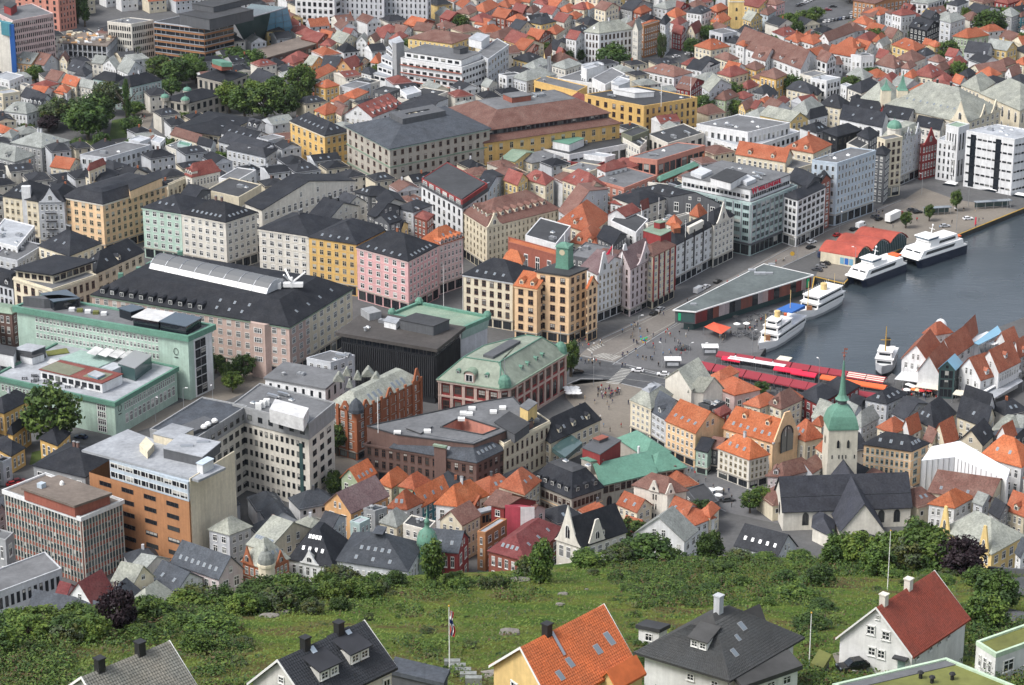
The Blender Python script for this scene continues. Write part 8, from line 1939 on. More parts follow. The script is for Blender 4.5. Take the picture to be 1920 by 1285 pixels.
def fore(A,Bp,C,h,wall,roof,t,rh,yb,label,wins=(),chim=(),tl=True,**kw):
 q=px(Bp);z0=hz(q[0],yb)-.2;kw.setdefault('over',.5);B=bld(A,Bp,C,h,wall,roof,t,rh,z0=z0,w=(0,1,1),label=label,name='hill_house',cat='house',gablewin=False,**kw);B.z0=z0
 if tl:
  for f in B.faces.values():tiles(B,f,roof)
 a,b,c,d=B.poly
 for side,u,z,w_,h_ in wins:e0,e1,n=(a,b,B.nL)if side=='L' else(b,c,B.nR);P=lerp(e0,e1,u);P.z=z0+z;fwin(B.root,P+n*.02,n,w_,h_)
 for u,mt,hh in chim:P=lerp(B.ridge[0],B.ridge[1],u);m=MB();x=(B.ridge[1]-B.ridge[0]).normalized();y=Vector((-x.y,x.x,0));x.z=0;m.obox(P-x*.45-y*.45-Vector((0,0,.8)),x*.9,y*.9,(0,0,hh+.8));m.obox(P-x*.55-y*.55+Vector((0,0,hh)),x*1.1,y*1.1,(0,0,.16));m.build('chimney',mt,B.root)
 if t in('gr','gl'):
  m=MB();e=(a,b,d,c)if t=='gr' else(b,c,a,d);s=(a-d).normalized()if t=='gr' else(b-a).normalized()
  for p,q2,sg in((e[0],e[1],1),(e[2],e[3],-1)):
   pk=(p+q2)/2+Vector((0,0,rh+.3));
   for g in(p,q2):w=pk-g-Vector((0,0,.1));g2=g-w*(.5/max(w.length,1));m=MB();m.obox(g2+s*sg*(kw['over']+.01)-Vector((0,0,.12)),pk-g2-Vector((0,0,.1)),s*sg*.08,(0,0,.34));m.build('verge_board','frame white',B.root)
 return B
def bigdormer(B,key,u,v,w,h,depth,wall,roof,ov=.3):
 f=B.faces[key];P=slope_pt(f,u,v);n=B.nR if key=='R' else B.nL;x=Vector((-n.y,n.x,0));m=MB();bk=-n*depth;o=P-x*w/2-Vector((0,0,.3));m.obox(o,x*w,bk,(0,0,h+.3));m.build('dormer',wall,B.root);r=MB();q=[P-x*(w/2+ov)+n*.4+Vector((0,0,h)),P+x*(w/2+ov)+n*.4+Vector((0,0,h)),P+x*(w/2+ov)+bk+Vector((0,0,h+depth*.3)),P-x*(w/2+ov)+bk+Vector((0,0,h+depth*.3))]
 r.hexa(q if(q[1]-q[0]).cross(q[2]-q[0]).z>0 else q[::-1],[p+Vector((0,0,.16))for p in(q if(q[1]-q[0]).cross(q[2]-q[0]).z>0 else q[::-1])]);r.build('dormer_roof',roof,B.root)
 for s in(-.25,.25):fwin(B.root,P+x*w*s+n*.02+Vector((0,0,h*.5)),n,w*.36,h*.6)
R(0,3)
fore((455,1341),(845,1575),(1440,1320),4.5,'fgy','fs','gr',3.7,1425,'house with an old grey slate roof and two black chimneys at the bottom left',chim=((.18,'black metal',1.6),(.68,'black metal',1.6)))
bigdormer.__doc__;B=[t for t in THINGS][-1]
R(1,3)
B=fore((-25,1258),(415,1430),(1005,1148),4.6,'fgy','fk','gr',4.1,1382,'pale grey house with a black tile roof, two dormers and two black chimneys, bottom left of centre',wins=(('L',.52,2.6,1.3,1.2),('L',.25,2.6,1.3,1.2),('R',.93,2.4,1.1,2.0),('L',.5,6.3,.8,.8)),chim=((.3,'black metal',1.5),(.72,'black metal',1.5)))
bigdormer(B,'R',.33,.34,3.0,1.5,3.6,'fgy','fk');bigdormer(B,'R',.70,.38,3.0,1.5,3.6,'fgy','fk')
for u in(.36,.78):P=slope_pt(B.faces['R'],u,.86);m=MB();x=(B.faces['R'][1]-B.faces['R'][0]).normalized();y=(B.faces['R'][2]-B.faces['R'][0]).normalized();m.obox(P-x*.35-y*1.0+Vector((0,0,.15)),x*.7,y*1.6,(0,0,.1));m.build('roof_ladder','bl',B.root)
R(2,3)
B=fore((-135,1130),(305,1420),(882,1105),4.6,'fy','ft','gr',4.5,1385,'pale yellow house with a bright orange tile roof and a black chimney at the bottom centre',wins=(('L',.36,3.4,1.3,1.3),('L',.62,3.4,1.3,1.3),('R',.28,2.9,1.3,1.4),('R',.46,2.9,.8,2.0),('R',.9,2.9,.9,1.6)),chim=((.3,'black metal',1.5),))
add_sky(B,'R',1,.36,.10,.34,.8,1.3);add_sky(B,'R',1,.46,.25,.5,.8,1.3);add_sky(B,'R',1,.44,.66,.74,.9,1.3);add_sky(B,'R',1,.5,.78,.95,.9,1.8)
for u in(.36,):P=slope_pt(B.faces['R'],u,.82);m=MB();x=(B.faces['R'][1]-B.faces['R'][0]).normalized();y=(B.faces['R'][2]-B.faces['R'][0]).normalized();m.obox(P-x*.2-y*2.0+Vector((0,0,.18)),x*.4,y*3.2,(0,0,.1));m.build('roof_ladder','metal',B.root)
w=B.poly;wing=lerp(w[1],w[2],.62);e=(w[2]-w[1]).normalized()
X=bld((0,0),(0,0),(0,0),4.2,'fy','ft','gr',1.4,z0=B.z0,w=(0,1,1),world=[wing+Vector((0,0,-.4))-B.nR*.2,wing+B.nR*2.2+Vector((0,0,-.4)),wing+B.nR*2.2+e*4.6+Vector((0,0,-.4))],label='small gabled porch on the side of the pale yellow hill house',name='porch',cat='porch',gablewin=False)
B=fore((985,1042),(1600,1225),(2088,942),3.4,'fw2','fgk','hip',5.0,1318,'white house with a wide dark grey tile hip roof and one small white dormer at the bottom right',wins=(('L',.56,1.9,1.0,.9),('L',.85,1.9,1.0,.9),('R',.2,2.2,1.2,1.0),('R',.6,2.2,1.2,1.0)),chim=((.35,'lg',2.2),),over=1.0)
bigdormer(B,'L',.6,.36,2.4,1.3,3.0,'fw2','fgk');add_sky(B,'R',1,.33,.05,.3,.8,1.2);add_sky(B,'R',1,.5,.28,.42,.6,1.0);add_sky(B,'R',1,.62,.5,.66,.9,1.3)
bld((940,850),(1090,880),(1150,850),2.8,'fw2','fd','slab',0,z0=hz(1238,1215),w=(1,1,0),label='small white outbuilding with a flat dark roof left of the dark hip roofed hill house',name='outbuilding',cat='outbuilding',over=.3)
bld((1640,1195),(1720,1290),(2120,1150),2.6,'fw2','fgk','slab',0,z0=hz(1395,1320),w=(1,0,3),label='low porch with a dark grey roof along the right side of the hip roofed hill house',name='porch',cat='porch',over=.5)
bld((1560,850),(1640,900),(1860,800),3.0,'fw2','fgk','gr',1.6,z0=hz(1380,1240),w=(1,1,2),label='rear wing with its own ridge behind the dark hip roofed hill house',name='house_wing',cat='house')
R(3,3)
B=fore((535,920),(1070,1050),(1466,785),3.3,'fw2','frd','gr',5.4,1268,'white gabled house with a steep red tile roof and two white chimneys at the lower right',wins=(('L',.42,5.3,1.15,1.25),('L',.63,5.0,1.15,1.25),('L',.45,2.2,1.05,1.2),('L',.58,2.1,1.05,1.2),('R',.1,2.4,.8,1.0),('R',.34,2.4,.8,1.0),('R',.5,2.4,.8,1.0),('R',.68,2.4,.8,1.0),('L',.5,7.4,.6,.6)),chim=((.1,'cw',1.5),(.55,'cw',1.5)))
B.faces['K']=(B.poly[3],B.poly[0],B.ridge[1]if(B.ridge[1]-B.poly[3]).length<(B.ridge[0]-B.poly[3]).length else B.ridge[0],B.ridge[0]if(B.ridge[1]-B.poly[3]).length<(B.ridge[0]-B.poly[3]).length else B.ridge[1])
m=MB();P=lerp(B.poly[0],B.poly[1],.86);P.z=B.z0;x=(B.poly[1]-B.poly[0]).normalized();m.obox(P-x*1.0+B.nL*.02+Vector((0,0,2.3)),x*2.0,B.nL*1.0,(0,0,.25));m.build('porch_roof','fd',B.root);m=MB();m.obox(P-x*.5+B.nL*.01,x,B.nL*.06,(0,0,2.1));m.build('door','gt',B.root)
def turf(A,Bq,C,h,label,yb):
 q=px(Bq);B=bld(A,Bq,C,h,'fw2','gr','flat',0,z0=hz(q[0],yb),w=(1,3,2),edge='mn',label=label,name='flat_house',cat='house',topz=.3);return B
T1=turf((480,1292),(1050,1535),(1900,1330),4,'flat house with a mossy roof and mint green rim at the bottom edge',1400)
m=MB();
for q in((1130,1235),(1215,1270),(1365,1245)):P=G(q,T1.h);m.tube(P,P+Vector((0,0,.7)),.22,n=8);m.lathe(P+Vector((0,0,.7)),[(.4,0),(.3,.2),(.05,.3)],8)
m.build('roof_vent','black metal',T1.root);a,b,c,d=T1.poly;s=[lerp(d,a,.0),lerp(d,a,.94),lerp(d,a,.94)+(b-a)*.16,d+(c-d)*.16];m=MB();m.hexa(ccw(atz(s,T1.h+.02)),ccw(atz(s,T1.h+.12)));m.build('roof_strip','fg',T1.root)
turf((1545,972),(1690,1065),(2045,938),4,'white flat house with a mint green roof rim in the bottom right corner',1275)
R(1,3);bld((1000,1185),(1380,1275),(1420,1190),2.3,'dg','sb','slab',0,z0=hz(830,1302),w=(0,1,1),label='low garage with a blue black metal roof right of the black roofed hill house',name='garage',cat='garage',over=.3)
r=empty('stone_steps',hill(850,1265),0,'flight of pale stone steps right of the dark garage roof','steps')
for i in range(5):P=hill(848+i*10,1251+i*8);m=MB();m.box(P.x-1.1,P.x+1.1,P.y-.5,P.y+.4,P.z-.6,P.z+1.1);m.build('step','sg',r)
R(3,3);B=bld((330,1135),(400,1165),(455,1075),2.0,'dg','gr','slab',0,z0=hz(1541,1262),w=(0,1,1),label='small dark shed with a grass roof beside the short flagpole',name='shed',cat='shed',over=.25)
def pole(x,y0,y1,label,r0=.09):
 P=hill(x,y0);s=(P-Vector((0,0,CAMH))).length/F;H=(y0-y1)*s/math.cos(rad(26));r=empty('flagpole',P,0,label,'flagpole');m=MB();m.tube(P-Vector((0,0,.3)),P+Vector((0,0,H)),r0,r0*.55,8);m.build('pole','white paint',r);m=MB();m.lathe(P+Vector((0,0,H)),[(.05,0),(.14,.12),(.14,.2),(.02,.32)],8);m.build('finial','yellow paint',r);return r,P,H
pole(1664,1104,1000,'tall bare white flagpole behind the white red roofed hill house');pole(1517,1250,1153,'shorter bare white flagpole between the dark roofed and the red roofed hill houses')
r,P,H=pole(843,1258,1140,'white flagpole with a hanging red, white and blue cross flag in the hill garden')
V=[];Fc=[];Mi=[]
for j in range(13):
 for i in range(7):V.append((.1+.55*i/6*(1-.25*math.sin(j*.5))+.06*math.sin(j*.9),.18*math.sin(i*2.1+j*.35),H-.5-j*.31-.25*i/6))
for j in range(12):
 for i in range(6):Fc.append((j*7+i,j*7+i+1,(j+1)*7+i+1,(j+1)*7+i));Mi.append(2 if j in(4,5)or i==2 else(1 if j in(3,6)or i in(1,3)else 0))
me=D.meshes.new('flag');me.from_pydata(V,[],Fc)
for k in('flag red','flag white','flag blue'):me.materials.append(plain(k,{'flag red':(.50,.02,.04),'flag white':(.75,.75,.75),'flag blue':(.01,.03,.16)}[k],.8))
me.polygons.foreach_set('material_index',np.array(Mi,dtype=np.int32));o=D.objects.new('flag',me);COL.objects.link(o);o.parent=r
def drape(name,pts,n,mat,lift=.12):
 """strip between two edges laid on the hill"""
 V,Fc=[],[];a0,a1,b0,b1=pts
 for i in range(n+1):
  for k in range(5):t,s=i/n,k/4;x=(a0[0]+(a1[0]-a0[0])*t)*(1-s)+(b0[0]+(b1[0]-b0[0])*t)*s;y=(a0[1]+(a1[1]-a0[1])*t)*(1-s)+(b0[1]+(b1[1]-b0[1])*t)*s;p=hill0(x,y);V.append((p.x,p.y,p.z+lift+.55))
 for i in range(n):
  for k in range(4):q=(i*5+k,(i+1)*5+k,(i+1)*5+k+1,i*5+k+1);Fc.append(q)
 me=D.meshes.new(name);me.from_pydata(V,[],Fc);me.materials.append(MATS[mat]);o=D.objects.new(name,me);COL.objects.link(o);o['kind']='structure'
drape('hill_road',((1852,1114),(1990,1132),(1852,1084),(1990,1092)),12,'asphalt');drape('drive',((1572,1262),(1620,1240),(1560,1234),(1600,1222)),4,'sand paving');drape('hill_road',((1875,1165),(1990,1200),(1878,1145),(1990,1170)),8,'asphalt')
r=empty('garden_wall',hill(1890,1078),0,'low dark wall along the upper road bend at the right edge','wall');m=MB();p=hill(1852,1075);q=hill(1990,1086);m.obox(p,q-p,(0,.4,0),(0,0,1.4));m.build('wall','dg',r)
MATS['rock']=mottled('rock',(.20,.185,.165),.9,.4,.25,2.5,.3,.1)
for i,(x,y,w_,l)in enumerate(((975,1092,3.5,'pale rock outcrop left of the pointed tree'),(920,1098,3.5,'flat rock on the crest below the birch'),(505,1160,3.2,'rock slab among the bushes above the black roofed house'),(530,1152,2.2,'smaller rock beside the rock slab above the black roofed house'),(955,1190,3.5,'rock in the grass left of the orange tiled house'),(1055,1118,1.6,'first pale stone in the meadow above the orange tiled house'),(1050,1138,1.5,'lower pale stone in the meadow above the orange tiled house'),(1100,1110,.8,'tiny white stone in the meadow'),(930,1270,4,'grey rock at the left gable of the yellow house'))):
 P=hill(x,y);w_*=.55;r=MB();rng=random.Random(i);n=9;pr=[(1,-.6),(.95,.15),(.7,.38),(.3,.5)]
 k0=len(r.v)
 for rr,z in pr:
  for j in range(n):a=6.283*j/n;s=rr*w_*rng.uniform(.75,1.15);r.v.append((P.x+s*math.cos(a),P.y+s*.55*math.sin(a),P.z+.55+z*min(1.2,w_*.35)))
 for a in range(3):
  for j in range(n):r.f.append((a*n+j,a*n+(j+1)%n,(a+1)*n+(j+1)%n,(a+1)*n+j));r.m.append(0)
 r.f.append(tuple(3*n+j for j in range(n)));r.m.append(0);tag(r.build('rock','rock'),l,'rock')
 # cars
R(0,0)
def car_proto(kind):
 r=empty('parked_car' if kind!='van' else 'delivery_van',(0,0,0),0,'x','car' if kind!='van' else 'van');m=MB();W_=.9;m_={}
 if kind=='car':
  m.hexa([(-2.2,-W_,.3),(2.2,-W_,.3),(2.2,W_,.3),(-2.2,W_,.3)],[(-2.15,-W_,.85),(2.1,-W_,.75),(2.1,W_,.75),(-2.15,W_,.85)]);m.hexa([(-1.9,-.8,.84),(1.0,-.8,.8),(1.0,.8,.8),(-1.9,.8,.84)],[(-1.3,-.66,1.42),(.2,-.66,1.44),(.2,.66,1.44),(-1.3,.66,1.42)]);g=MB()
  for s in(-1,1):g.poly([(-1.6,s*.79,.92),(.8,s*.79,.9),(.15,s*.69,1.36),(-1.25,s*.69,1.35)][::s])
  g.poly([(1.0,-.7,.86),(1.0,.7,.86),(.3,.6,1.4),(.3,-.6,1.4)]);g.poly([(-1.86,.7,.92),(-1.86,-.7,.92),(-1.4,-.6,1.36),(-1.4,.6,1.36)])
  for k in range(len(g.v)):v=g.v[k];g.v[k]=(v[0]*1.02,v[1]*1.03,v[2]+.01)
  wh=(-1.35,1.35)
 else:
  m.hexa([(-2.8,-1,.35),(2.6,-1,.35),(2.6,1,.35),(-2.8,1,.35)],[(-2.8,-.95,2.3),(1.6,-.95,2.3),(1.6,.95,2.3),(-2.8,.95,2.3)]);g=MB();g.poly([(2.36,-.85,1.2),(2.36,.85,1.2),(1.8,.8,2.1),(1.8,-.8,2.1)])
  for s in(-1,1):g.poly([(.7,s*.99,1.25),(2.0,s*.99,1.25),(1.6,s*.98,2.0),(.7,s*.98,2.0)][::s])
  wh=(-1.7,1.7)
 kid(r,m.build('body','white paint',r));kid(r,g.build('window_glass','dglass',r));w=MB();w.tube((0,-.11,0),(0,.11,0),.33,n=10);wm=w.mesh('wheel',['black metal']);ht=MB();ht.box(-.06,.06,-.2,.2,-.08,.08);hm=ht.mesh('headlight',['skylight'])
 for x in wh:
  for s in(-1,1):kid(r,inst('wheel',wm,r,Matrix.Translation((x,s*.82,.33))))
 for s in(-1,1):kid(r,inst('headlight',hm,r,Matrix.Translation(((2.12 if kind=='car' else 2.55),s*.6,.68))))
 return r
CARC={'white':(.75,.75,.76),'silver':(.40,.41,.43),'black':(.012,.012,.014),'dark grey':(.06,.062,.068),'dark red':(.20,.012,.018),'red':(.45,.02,.02),'dark blue':(.02,.035,.09),'grey':(.17,.175,.185)}
CP={'car':car_proto('car'),'van':car_proto('van')};used_p=set()
def car(x,y,ang,col,where,kind='car',P=None):
 """ang: heading read in the photo's ground plane, degrees from +X"""
 pr=CP[kind];lab=f'{col} {"delivery van" if kind == "van" else "car"} {where}';grp='cars in the streets' if kind=='car' else 'vans in the streets';P=P or G0(x,y);P.z+=.02
 if kind in used_p:r=copy_thing(pr,P,rad(ang),lab,grp)
 else:used_p.add(kind);r=pr;r.location=P;r.rotation_euler=(0,0,rad(ang));r['label']=lab;r['group']=grp
 mt=plain('paint '+col,CARC[col],.3,.0,.6)
 for c in(CH[pr.name]if r is pr else r.children):
  if c.name.startswith('body'):c.material_slots[0].link='OBJECT';c.material_slots[0].material=mt
for a in((1195,697,172,'white','just right of the zebra crossing on the square'),(1243,704,172,'white','behind the white gable house at the red market'),(1083,700,20,'black','at the street tree by the old exchange'),(1310,548,57,'white','behind another white car left of the long quay hall','van'),(1324,540,57,'white','in front of the white van left of the long quay hall'),(1345,530,57,'black','on the quay street beside the long quay hall roof'),(1226,590,57,'black','below the mauve gable on the quay street'),(1238,582,57,'silver','behind the black car below the mauve gable'),(1532,508,150,'dark grey','leftmost of the cars beside the hall end and the red sheds'),(1540,501,150,'grey','second from left of the cars beside the red sheds'),(1547,496,150,'black','third of the cars beside the red sheds'),(1553,491,150,'dark red','last of the cars beside the red sheds'),(1546,483,10,'dark blue','at the left end of the red sheds','van'),(1522,456,40,'white','on the quay street below the white grid fronted block'),(1520,466,40,'black','in front of the white car below the white grid fronted block'),(1600,432,50,'black','behind the red sheds, left of the white truck'),(1614,426,50,'white','behind the red sheds on the quay street','van'),(1648,413,50,'black','at the tail of the white truck'),(1640,408,50,'dark grey','behind the white truck'),(1720,400,20,'black','left of the glass shelter on the quay'),(1710,396,20,'dark grey','behind the black car left of the glass shelter'),(1772,426,12,'silver','on the sandy quay right of the larger ferry'),(1815,412,15,'white','near the red post on the sandy quay'),(1571,443,35,'red','behind the middle red shed'),(152,822,165,'dark blue','beside the low ochre wing and the round tree'),(25,910,25,'red','at the white arch gate on the left'),(35,905,25,'dark red','behind the red car at the white arch gate'),(1365,940,15,'dark grey','on the lane below the cafe corner house'),(1250,118,30,'silver','on the upper street by the brown town house'),(1268,108,30,'white','parked right of the silver car on the upper street'),(1292,103,10,'white','at the right end of the upper street'),(1232,100,60,'white','near the bare tree on the upper street'),(1200,102,60,'silver','before the shop row of the upper street'),(1552,20,5,'dark red','alone in the middle of the upper car park'),(1562,14,5,'black','behind the dark red car in the upper car park')):
 car(a[0],a[1],a[2],a[3],a[4],*a[5:])
cs=('silver','white','dark grey','black','white','dark blue','silver','grey');od=('first','second','third','fourth','fifth','sixth','seventh','eighth')
for i in range(8):car(1598+4.5*i,26-1.5*i,60,cs[i],od[i]+' from the left in the right hand row of the upper car park')
for i in range(8):car(1548+7*i,42-1.2*i,60,cs[(i*3+1)%8],od[i]+' from the left in the front row of the upper car park')
for i in range(8):car(1498+6*i,12-3.5*i*.8,30,cs[(i*5+2)%8],od[i]+' from the left along the hedge of the upper car park')
car(0,0,200,'black','on the drive in front of the white red roofed hill house',P=hill(1598,1262)+Vector((0,0,.6)))
P=G0(1676,414);r=empty('truck',P,rad(52),'white box truck parked behind the red vaulted sheds','truck');m=MB();m.box(-5.5,3.5,-1.3,1.3,.9,4.0)
for nm,mm,mt in(('cargo_box',m,'white paint'),('cab',MB().box(3.7,5.6,-1.2,1.2,.6,3.0),'red cloth'),('chassis',MB().box(-5.3,5.4,-.5,.5,.5,.9),'black metal')):
 o=D.objects.new(nm,mm.mesh(nm,[mt]));COL.objects.link(o);o.parent=r
w=MB();w.tube((0,-.15,0),(0,.15,0),.5,n=10);wm=w.mesh('wheel',['black metal'])
for x in(-4,-2.8,4.6):
 for s in(-1,1):inst('wheel',wm,r,Matrix.Translation((x,s*1.15,.5)))
for x,y,l,n in((1757,402,'glass roofed shelter between two small quay trees',8),(1861,390,'larger glass roofed shelter near the yachts',11)):
 P=G0(x,y);r=empty('shelter',P,rad(12),l,'shelter');m=MB();m.box(-n*.75,n*.75,-1.4,1.4,3.0,3.2)
 for nm,mm,mt in[('roof',m,'skylight')]+[('post',MB().box(-n*.7+i*n*.35-.08,-n*.7+i*n*.35+.08,-1.2,-1.04,0,3.0),'zinc')for i in range(5)]+[('glass_wall',MB().box(-n*.7,n*.7,1.15,1.2,.3,2.8),'tglass')]:o=D.objects.new(nm,mm.mesh(nm,[mt]));COL.objects.link(o);o.parent=r
 # street lamps
lp=empty('street_lamp',(0,0,0),0,'x','street lamp','street lamps');kid(lp,MB().tube((0,0,0),(0,0,9),.11,.07,7).build('pole','zinc',lp));kid(lp,MB().tube((0,0,8.9),(1.1,0,9.3),.06,n=5).build('arm','zinc',lp));kid(lp,MB().box(.8,1.7,-.18,.18,9.2,9.38).build('lamp_head','white paint',lp))
LP=((1197,636,'on the corner by the ornate gabled house'),(1241,690,'in the middle of the fish square'),(1113,723,'beside the zebra crossing on the square'),(1410,665,'at the left end of the red market tents'),(1292,690,'at the kiosk near the white gable house'),(1318,690,'left of the kiosk at the red tents'),(1464,640,'close to the blue covered ship'),(1535,720,'among the market tents with a white head'),(1728,365,'at the white office and the yacht basin'),(1815,388,'between the tree and the yachts'),(1888,394,'at the quay edge near the right border'),(1793,432,'on the sandy quay above the larger ferry'),(1603,505,'by the bow of the smaller ferry'),(1574,436,'in front of the pale blue block'),(1495,488,'at the end of the long quay hall roof'),(400,768,'first on the forecourt of the mint green wing'),(345,775,'second on the forecourt of the mint green wing'),(292,792,'third on the forecourt of the mint green wing'),(1830,768,'in front of the right hand wharf house'),(1692,735,'before the white awning of the wharf house'))
for i,(x,y,wh)in enumerate(LP):
 if i==0:r=lp;r.location=G0(x,y)
 else:r=copy_thing(lp,G0(x,y),random.uniform(0,6.28))
 r['label']='grey street lamp '+wh;r['group']='street lamps'
 # people
def person_mesh(pose):
 e={'walk':(.28,-.28),'stand':(.05,-.05)}[pose];V=[(0,0,.95),(0,0,1.22),(.01,0,1.42),(.02,0,1.52),(.03,0,1.66),(.03,0,1.76),(0,.1,.88),(e[0]*.5,.11,.5),(e[0],.11,.07),(e[0]+.16,.12,.04),(0,-.1,.88),(e[1]*.5+.06,-.11,.5),(e[1],-.11,.07),(e[1]+.16,-.12,.04),(0,.21,1.40),(-e[0]*.4,.25,1.12),(-e[0]*.7+.08,.24,.86),(0,-.21,1.40),(-e[1]*.4,-.25,1.12),(-e[1]*.7+.08,-.24,.86)]
 E=[(0,1),(1,2),(2,3),(3,4),(4,5),(0,6),(6,7),(7,8),(8,9),(0,10),(10,11),(11,12),(12,13),(2,14),(14,15),(15,16),(2,17),(17,18),(18,19)];Rr=[.15,.16,.15,.065,.105,.07,.1,.07,.05,.04,.1,.07,.05,.04,.075,.05,.04,.075,.05,.04]
 me=D.meshes.new('p');me.from_pydata(V,E,[]);o=D.objects.new('p',me);COL.objects.link(o);md=o.modifiers.new('s','SKIN')
 for i,s in enumerate(me.skin_vertices[0].data):s.radius=(Rr[i],Rr[i]);s.use_root=i==0
 b=o.modifiers.new('b','SUBSURF');b.levels=1;dg=bpy.context.evaluated_depsgraph_get();out=D.meshes.new_from_object(o.evaluated_get(dg));D.objects.remove(o);out.name='person'
 out.materials.clear()
 for k in range(4):out.materials.append(plain('skin',(.45,.27,.19),.6)if k==2 else plain('hair',(.05,.03,.02),.8)if k==3 else plain('cloth'+str(k),(.05,.05,.06),.85))
 for f in out.polygons:z=f.center.z;f.material_index=3 if z>1.70 or(z>1.6 and f.center.x<.0)else 2 if z>1.5 or(abs(f.center.y)>.2 and z<.93)else 1 if z>.93 else 0
 return out
PM=[person_mesh('walk'),person_mesh('stand')]
CL={'black':(.015,.015,.017),'dark blue':(.025,.035,.08),'grey':(.16,.16,.17),'white':(.65,.65,.64),'red':(.42,.02,.025),'light blue':(.16,.28,.45),'beige':(.36,.29,.2),'green':(.05,.16,.07),'purple':(.13,.05,.14),'orange':(.6,.17,.03)}
def person(x,y,where,group,tops=None):
 top=random.choice(tops or('black','black','dark blue','grey','dark blue','white','red','beige','light blue'));leg=random.choice(('black','dark blue','grey','beige'));k=random.randrange(2);o=D.objects.new('person',PM[k]);COL.objects.link(o);o.location=G0(x,y);o.rotation_euler=(0,0,random.uniform(0,6.28));s=random.uniform(.93,1.08)*1.08;o.scale=(s,s,s)
 for i,c in((0,leg),(1,top)):o.material_slots[i].link='OBJECT';o.material_slots[i].material=plain('cloth '+c,CL[c],.85)
 tag(o,f'{("walking" if k == 0 else "standing")} person in {top} top and {leg} trousers {where}','person',group)
random.seed(5)
for i in range(46):x=random.uniform(1121,1162);person(x,737+random.uniform(-10,6)-(x-1121)*.02+(6 if i%3 else 0),'in the crowd on the sandy square','tour group on the square',('red','black','dark blue','white','purple','grey','black'))
for i in range(60):person(random.uniform(1160,1300),random.uniform(618,690),'on the grey fish square','people on the fish square')
for i in range(30):person(random.uniform(1065,1130),random.uniform(640,690),'by the ochre corner tower','people by the corner tower')
for i in range(26):t=random.random();person(1150+340*t+random.uniform(-6,6),632-150*t+random.uniform(-3,3),'on the quay street','people on the quay street')
for i in range(16):person(random.uniform(1075,1180),random.uniform(748,830),'on the sandy square','people on the sandy square')
for i in range(34):t=random.random();person(1345+150*t+random.uniform(-8,8),640-60*t+random.uniform(-6,10),'among the quay side tables','people by the quay tables')
for i in range(26):person(random.uniform(1200,1440),0,'','')if False else person(1290+random.uniform(-30,130),900+random.uniform(-20,55),'in the cafe lane','people in the lane')
for i in range(18):person(random.uniform(1620,1850),random.uniform(385,432),'on the quay by the ferries','people on the far quay')
for i in range(24):person(1715+random.uniform(-30,60),742+random.uniform(-7,9),'at the wharf restaurant tables','people at the wharf tables')
for i in range(10):person(random.uniform(245,280),random.uniform(205,232),'on the paved park square','people on the park square')
for i in range(26):t=random.random();person(1315+260*t,716+40*t+random.uniform(-2,5),'in front of the red market tents','people at the market')
ps=empty('parasol',(0,0,0),0,'x','parasol');kid(ps,MB().tube((0,0,0),(0,0,2.4),.05,n=6).build('pole','zinc',ps));kid(ps,MB().lathe((0,0,2.2),[(1.4,0),(.75,.32),(.05,.6)],8).build('canopy','white cloth',ps));tb=MB();tb.tube((0,0,.7),(0,0,.76),.45,n=8);tb.tube((0,0,0),(0,0,.7),.05,n=5)
for a in range(4):x,y=.75*math.cos(a*1.57),.75*math.sin(a*1.57);tb.box(x-.2,x+.2,y-.2,y+.2,.42,.48);tb.box(x*1.22-.2,x*1.22+.2,y*1.22-.2,y*1.22+.2,.48,.9)
first=True
def parasol(x,y,col,where,group):
 global first;P=G0(x,y)
 if first:r=ps;r.location=P;first=False
 else:r=copy_thing(ps,P)
 r['label']=f'{col} parasol {where}';r['group']=group
 for c in r.children:
  if c.name.startswith('canopy'):c.material_slots[0].link='OBJECT';c.material_slots[0].material=plain('parasol '+col,{'white':(.75,.75,.74),'black':(.02,.02,.022),'red':(.45,.03,.03),'cream':(.6,.5,.33),'orange':(.65,.17,.04)}[col],.8)
for i in range(9):parasol(1062+(i%3)*8+i*.8,738+(i//3)*5,'white','at the corner of the old exchange','white parasols by the exchange')
for i in range(12):parasol(1378+random.uniform(0,90),622-random.uniform(0,28),random.choice(('black','black','white')),'between the quay hall and the ships','parasols by the quay hall')
for i in range(16):parasol(1708+random.uniform(-10,52),736+random.uniform(-5,8),random.choice(('cream','red','white','orange')),'in front of the wharf restaurants','parasols by the wharf')
for i in range(8):parasol(1318+random.uniform(-12,30),928+random.uniform(-10,22),'white','on the low dark roof terrace','parasols on the lane terrace')
tm=tb.mesh('cafe_table',['dg'])
for i in range(60):
 x,y,wh=[(1362+random.uniform(0,60),640-random.uniform(0,16),'beside the orange red canopy'),(1400+random.uniform(0,80),612-random.uniform(0,24),'between the quay hall and the ships'),(1690+random.uniform(-15,60),738+random.uniform(-4,9),'in front of the wharf restaurants'),(1270+random.uniform(0,20),655+random.uniform(-3,3),'on the fish square')][i%4]
 o=D.objects.new('cafe_table',tm);COL.objects.link(o);o.location=G0(x,y);tag(o,'dark cafe table with chairs '+wh,'table set','cafe tables')
for x,l in((1000,'flagpole standing left in the row before the pale pink block'),(868,'tall thin flagpole before the cream stone corner house'),(832,'second tall thin flagpole in the street by the arcade')):
 if x>900:continue
 P=G0(x,590);tag(MB().tube(P,P+Vector((0,0,20)),.11,.06).build('flagpole','white paint'),l,'flagpole')
P=G0(1485,492);r=empty('yellow_sign',P,0,'round yellow sign on a post left of the red sheds','sign');MB().tube(P,P+Vector((0,0,3)),.06).build('post','zinc',r);MB().tube(P+Vector((0,-.1,3.6)),P+Vector((0,.05,3.6)),.9,n=12).build('disc','yellow paint',r)
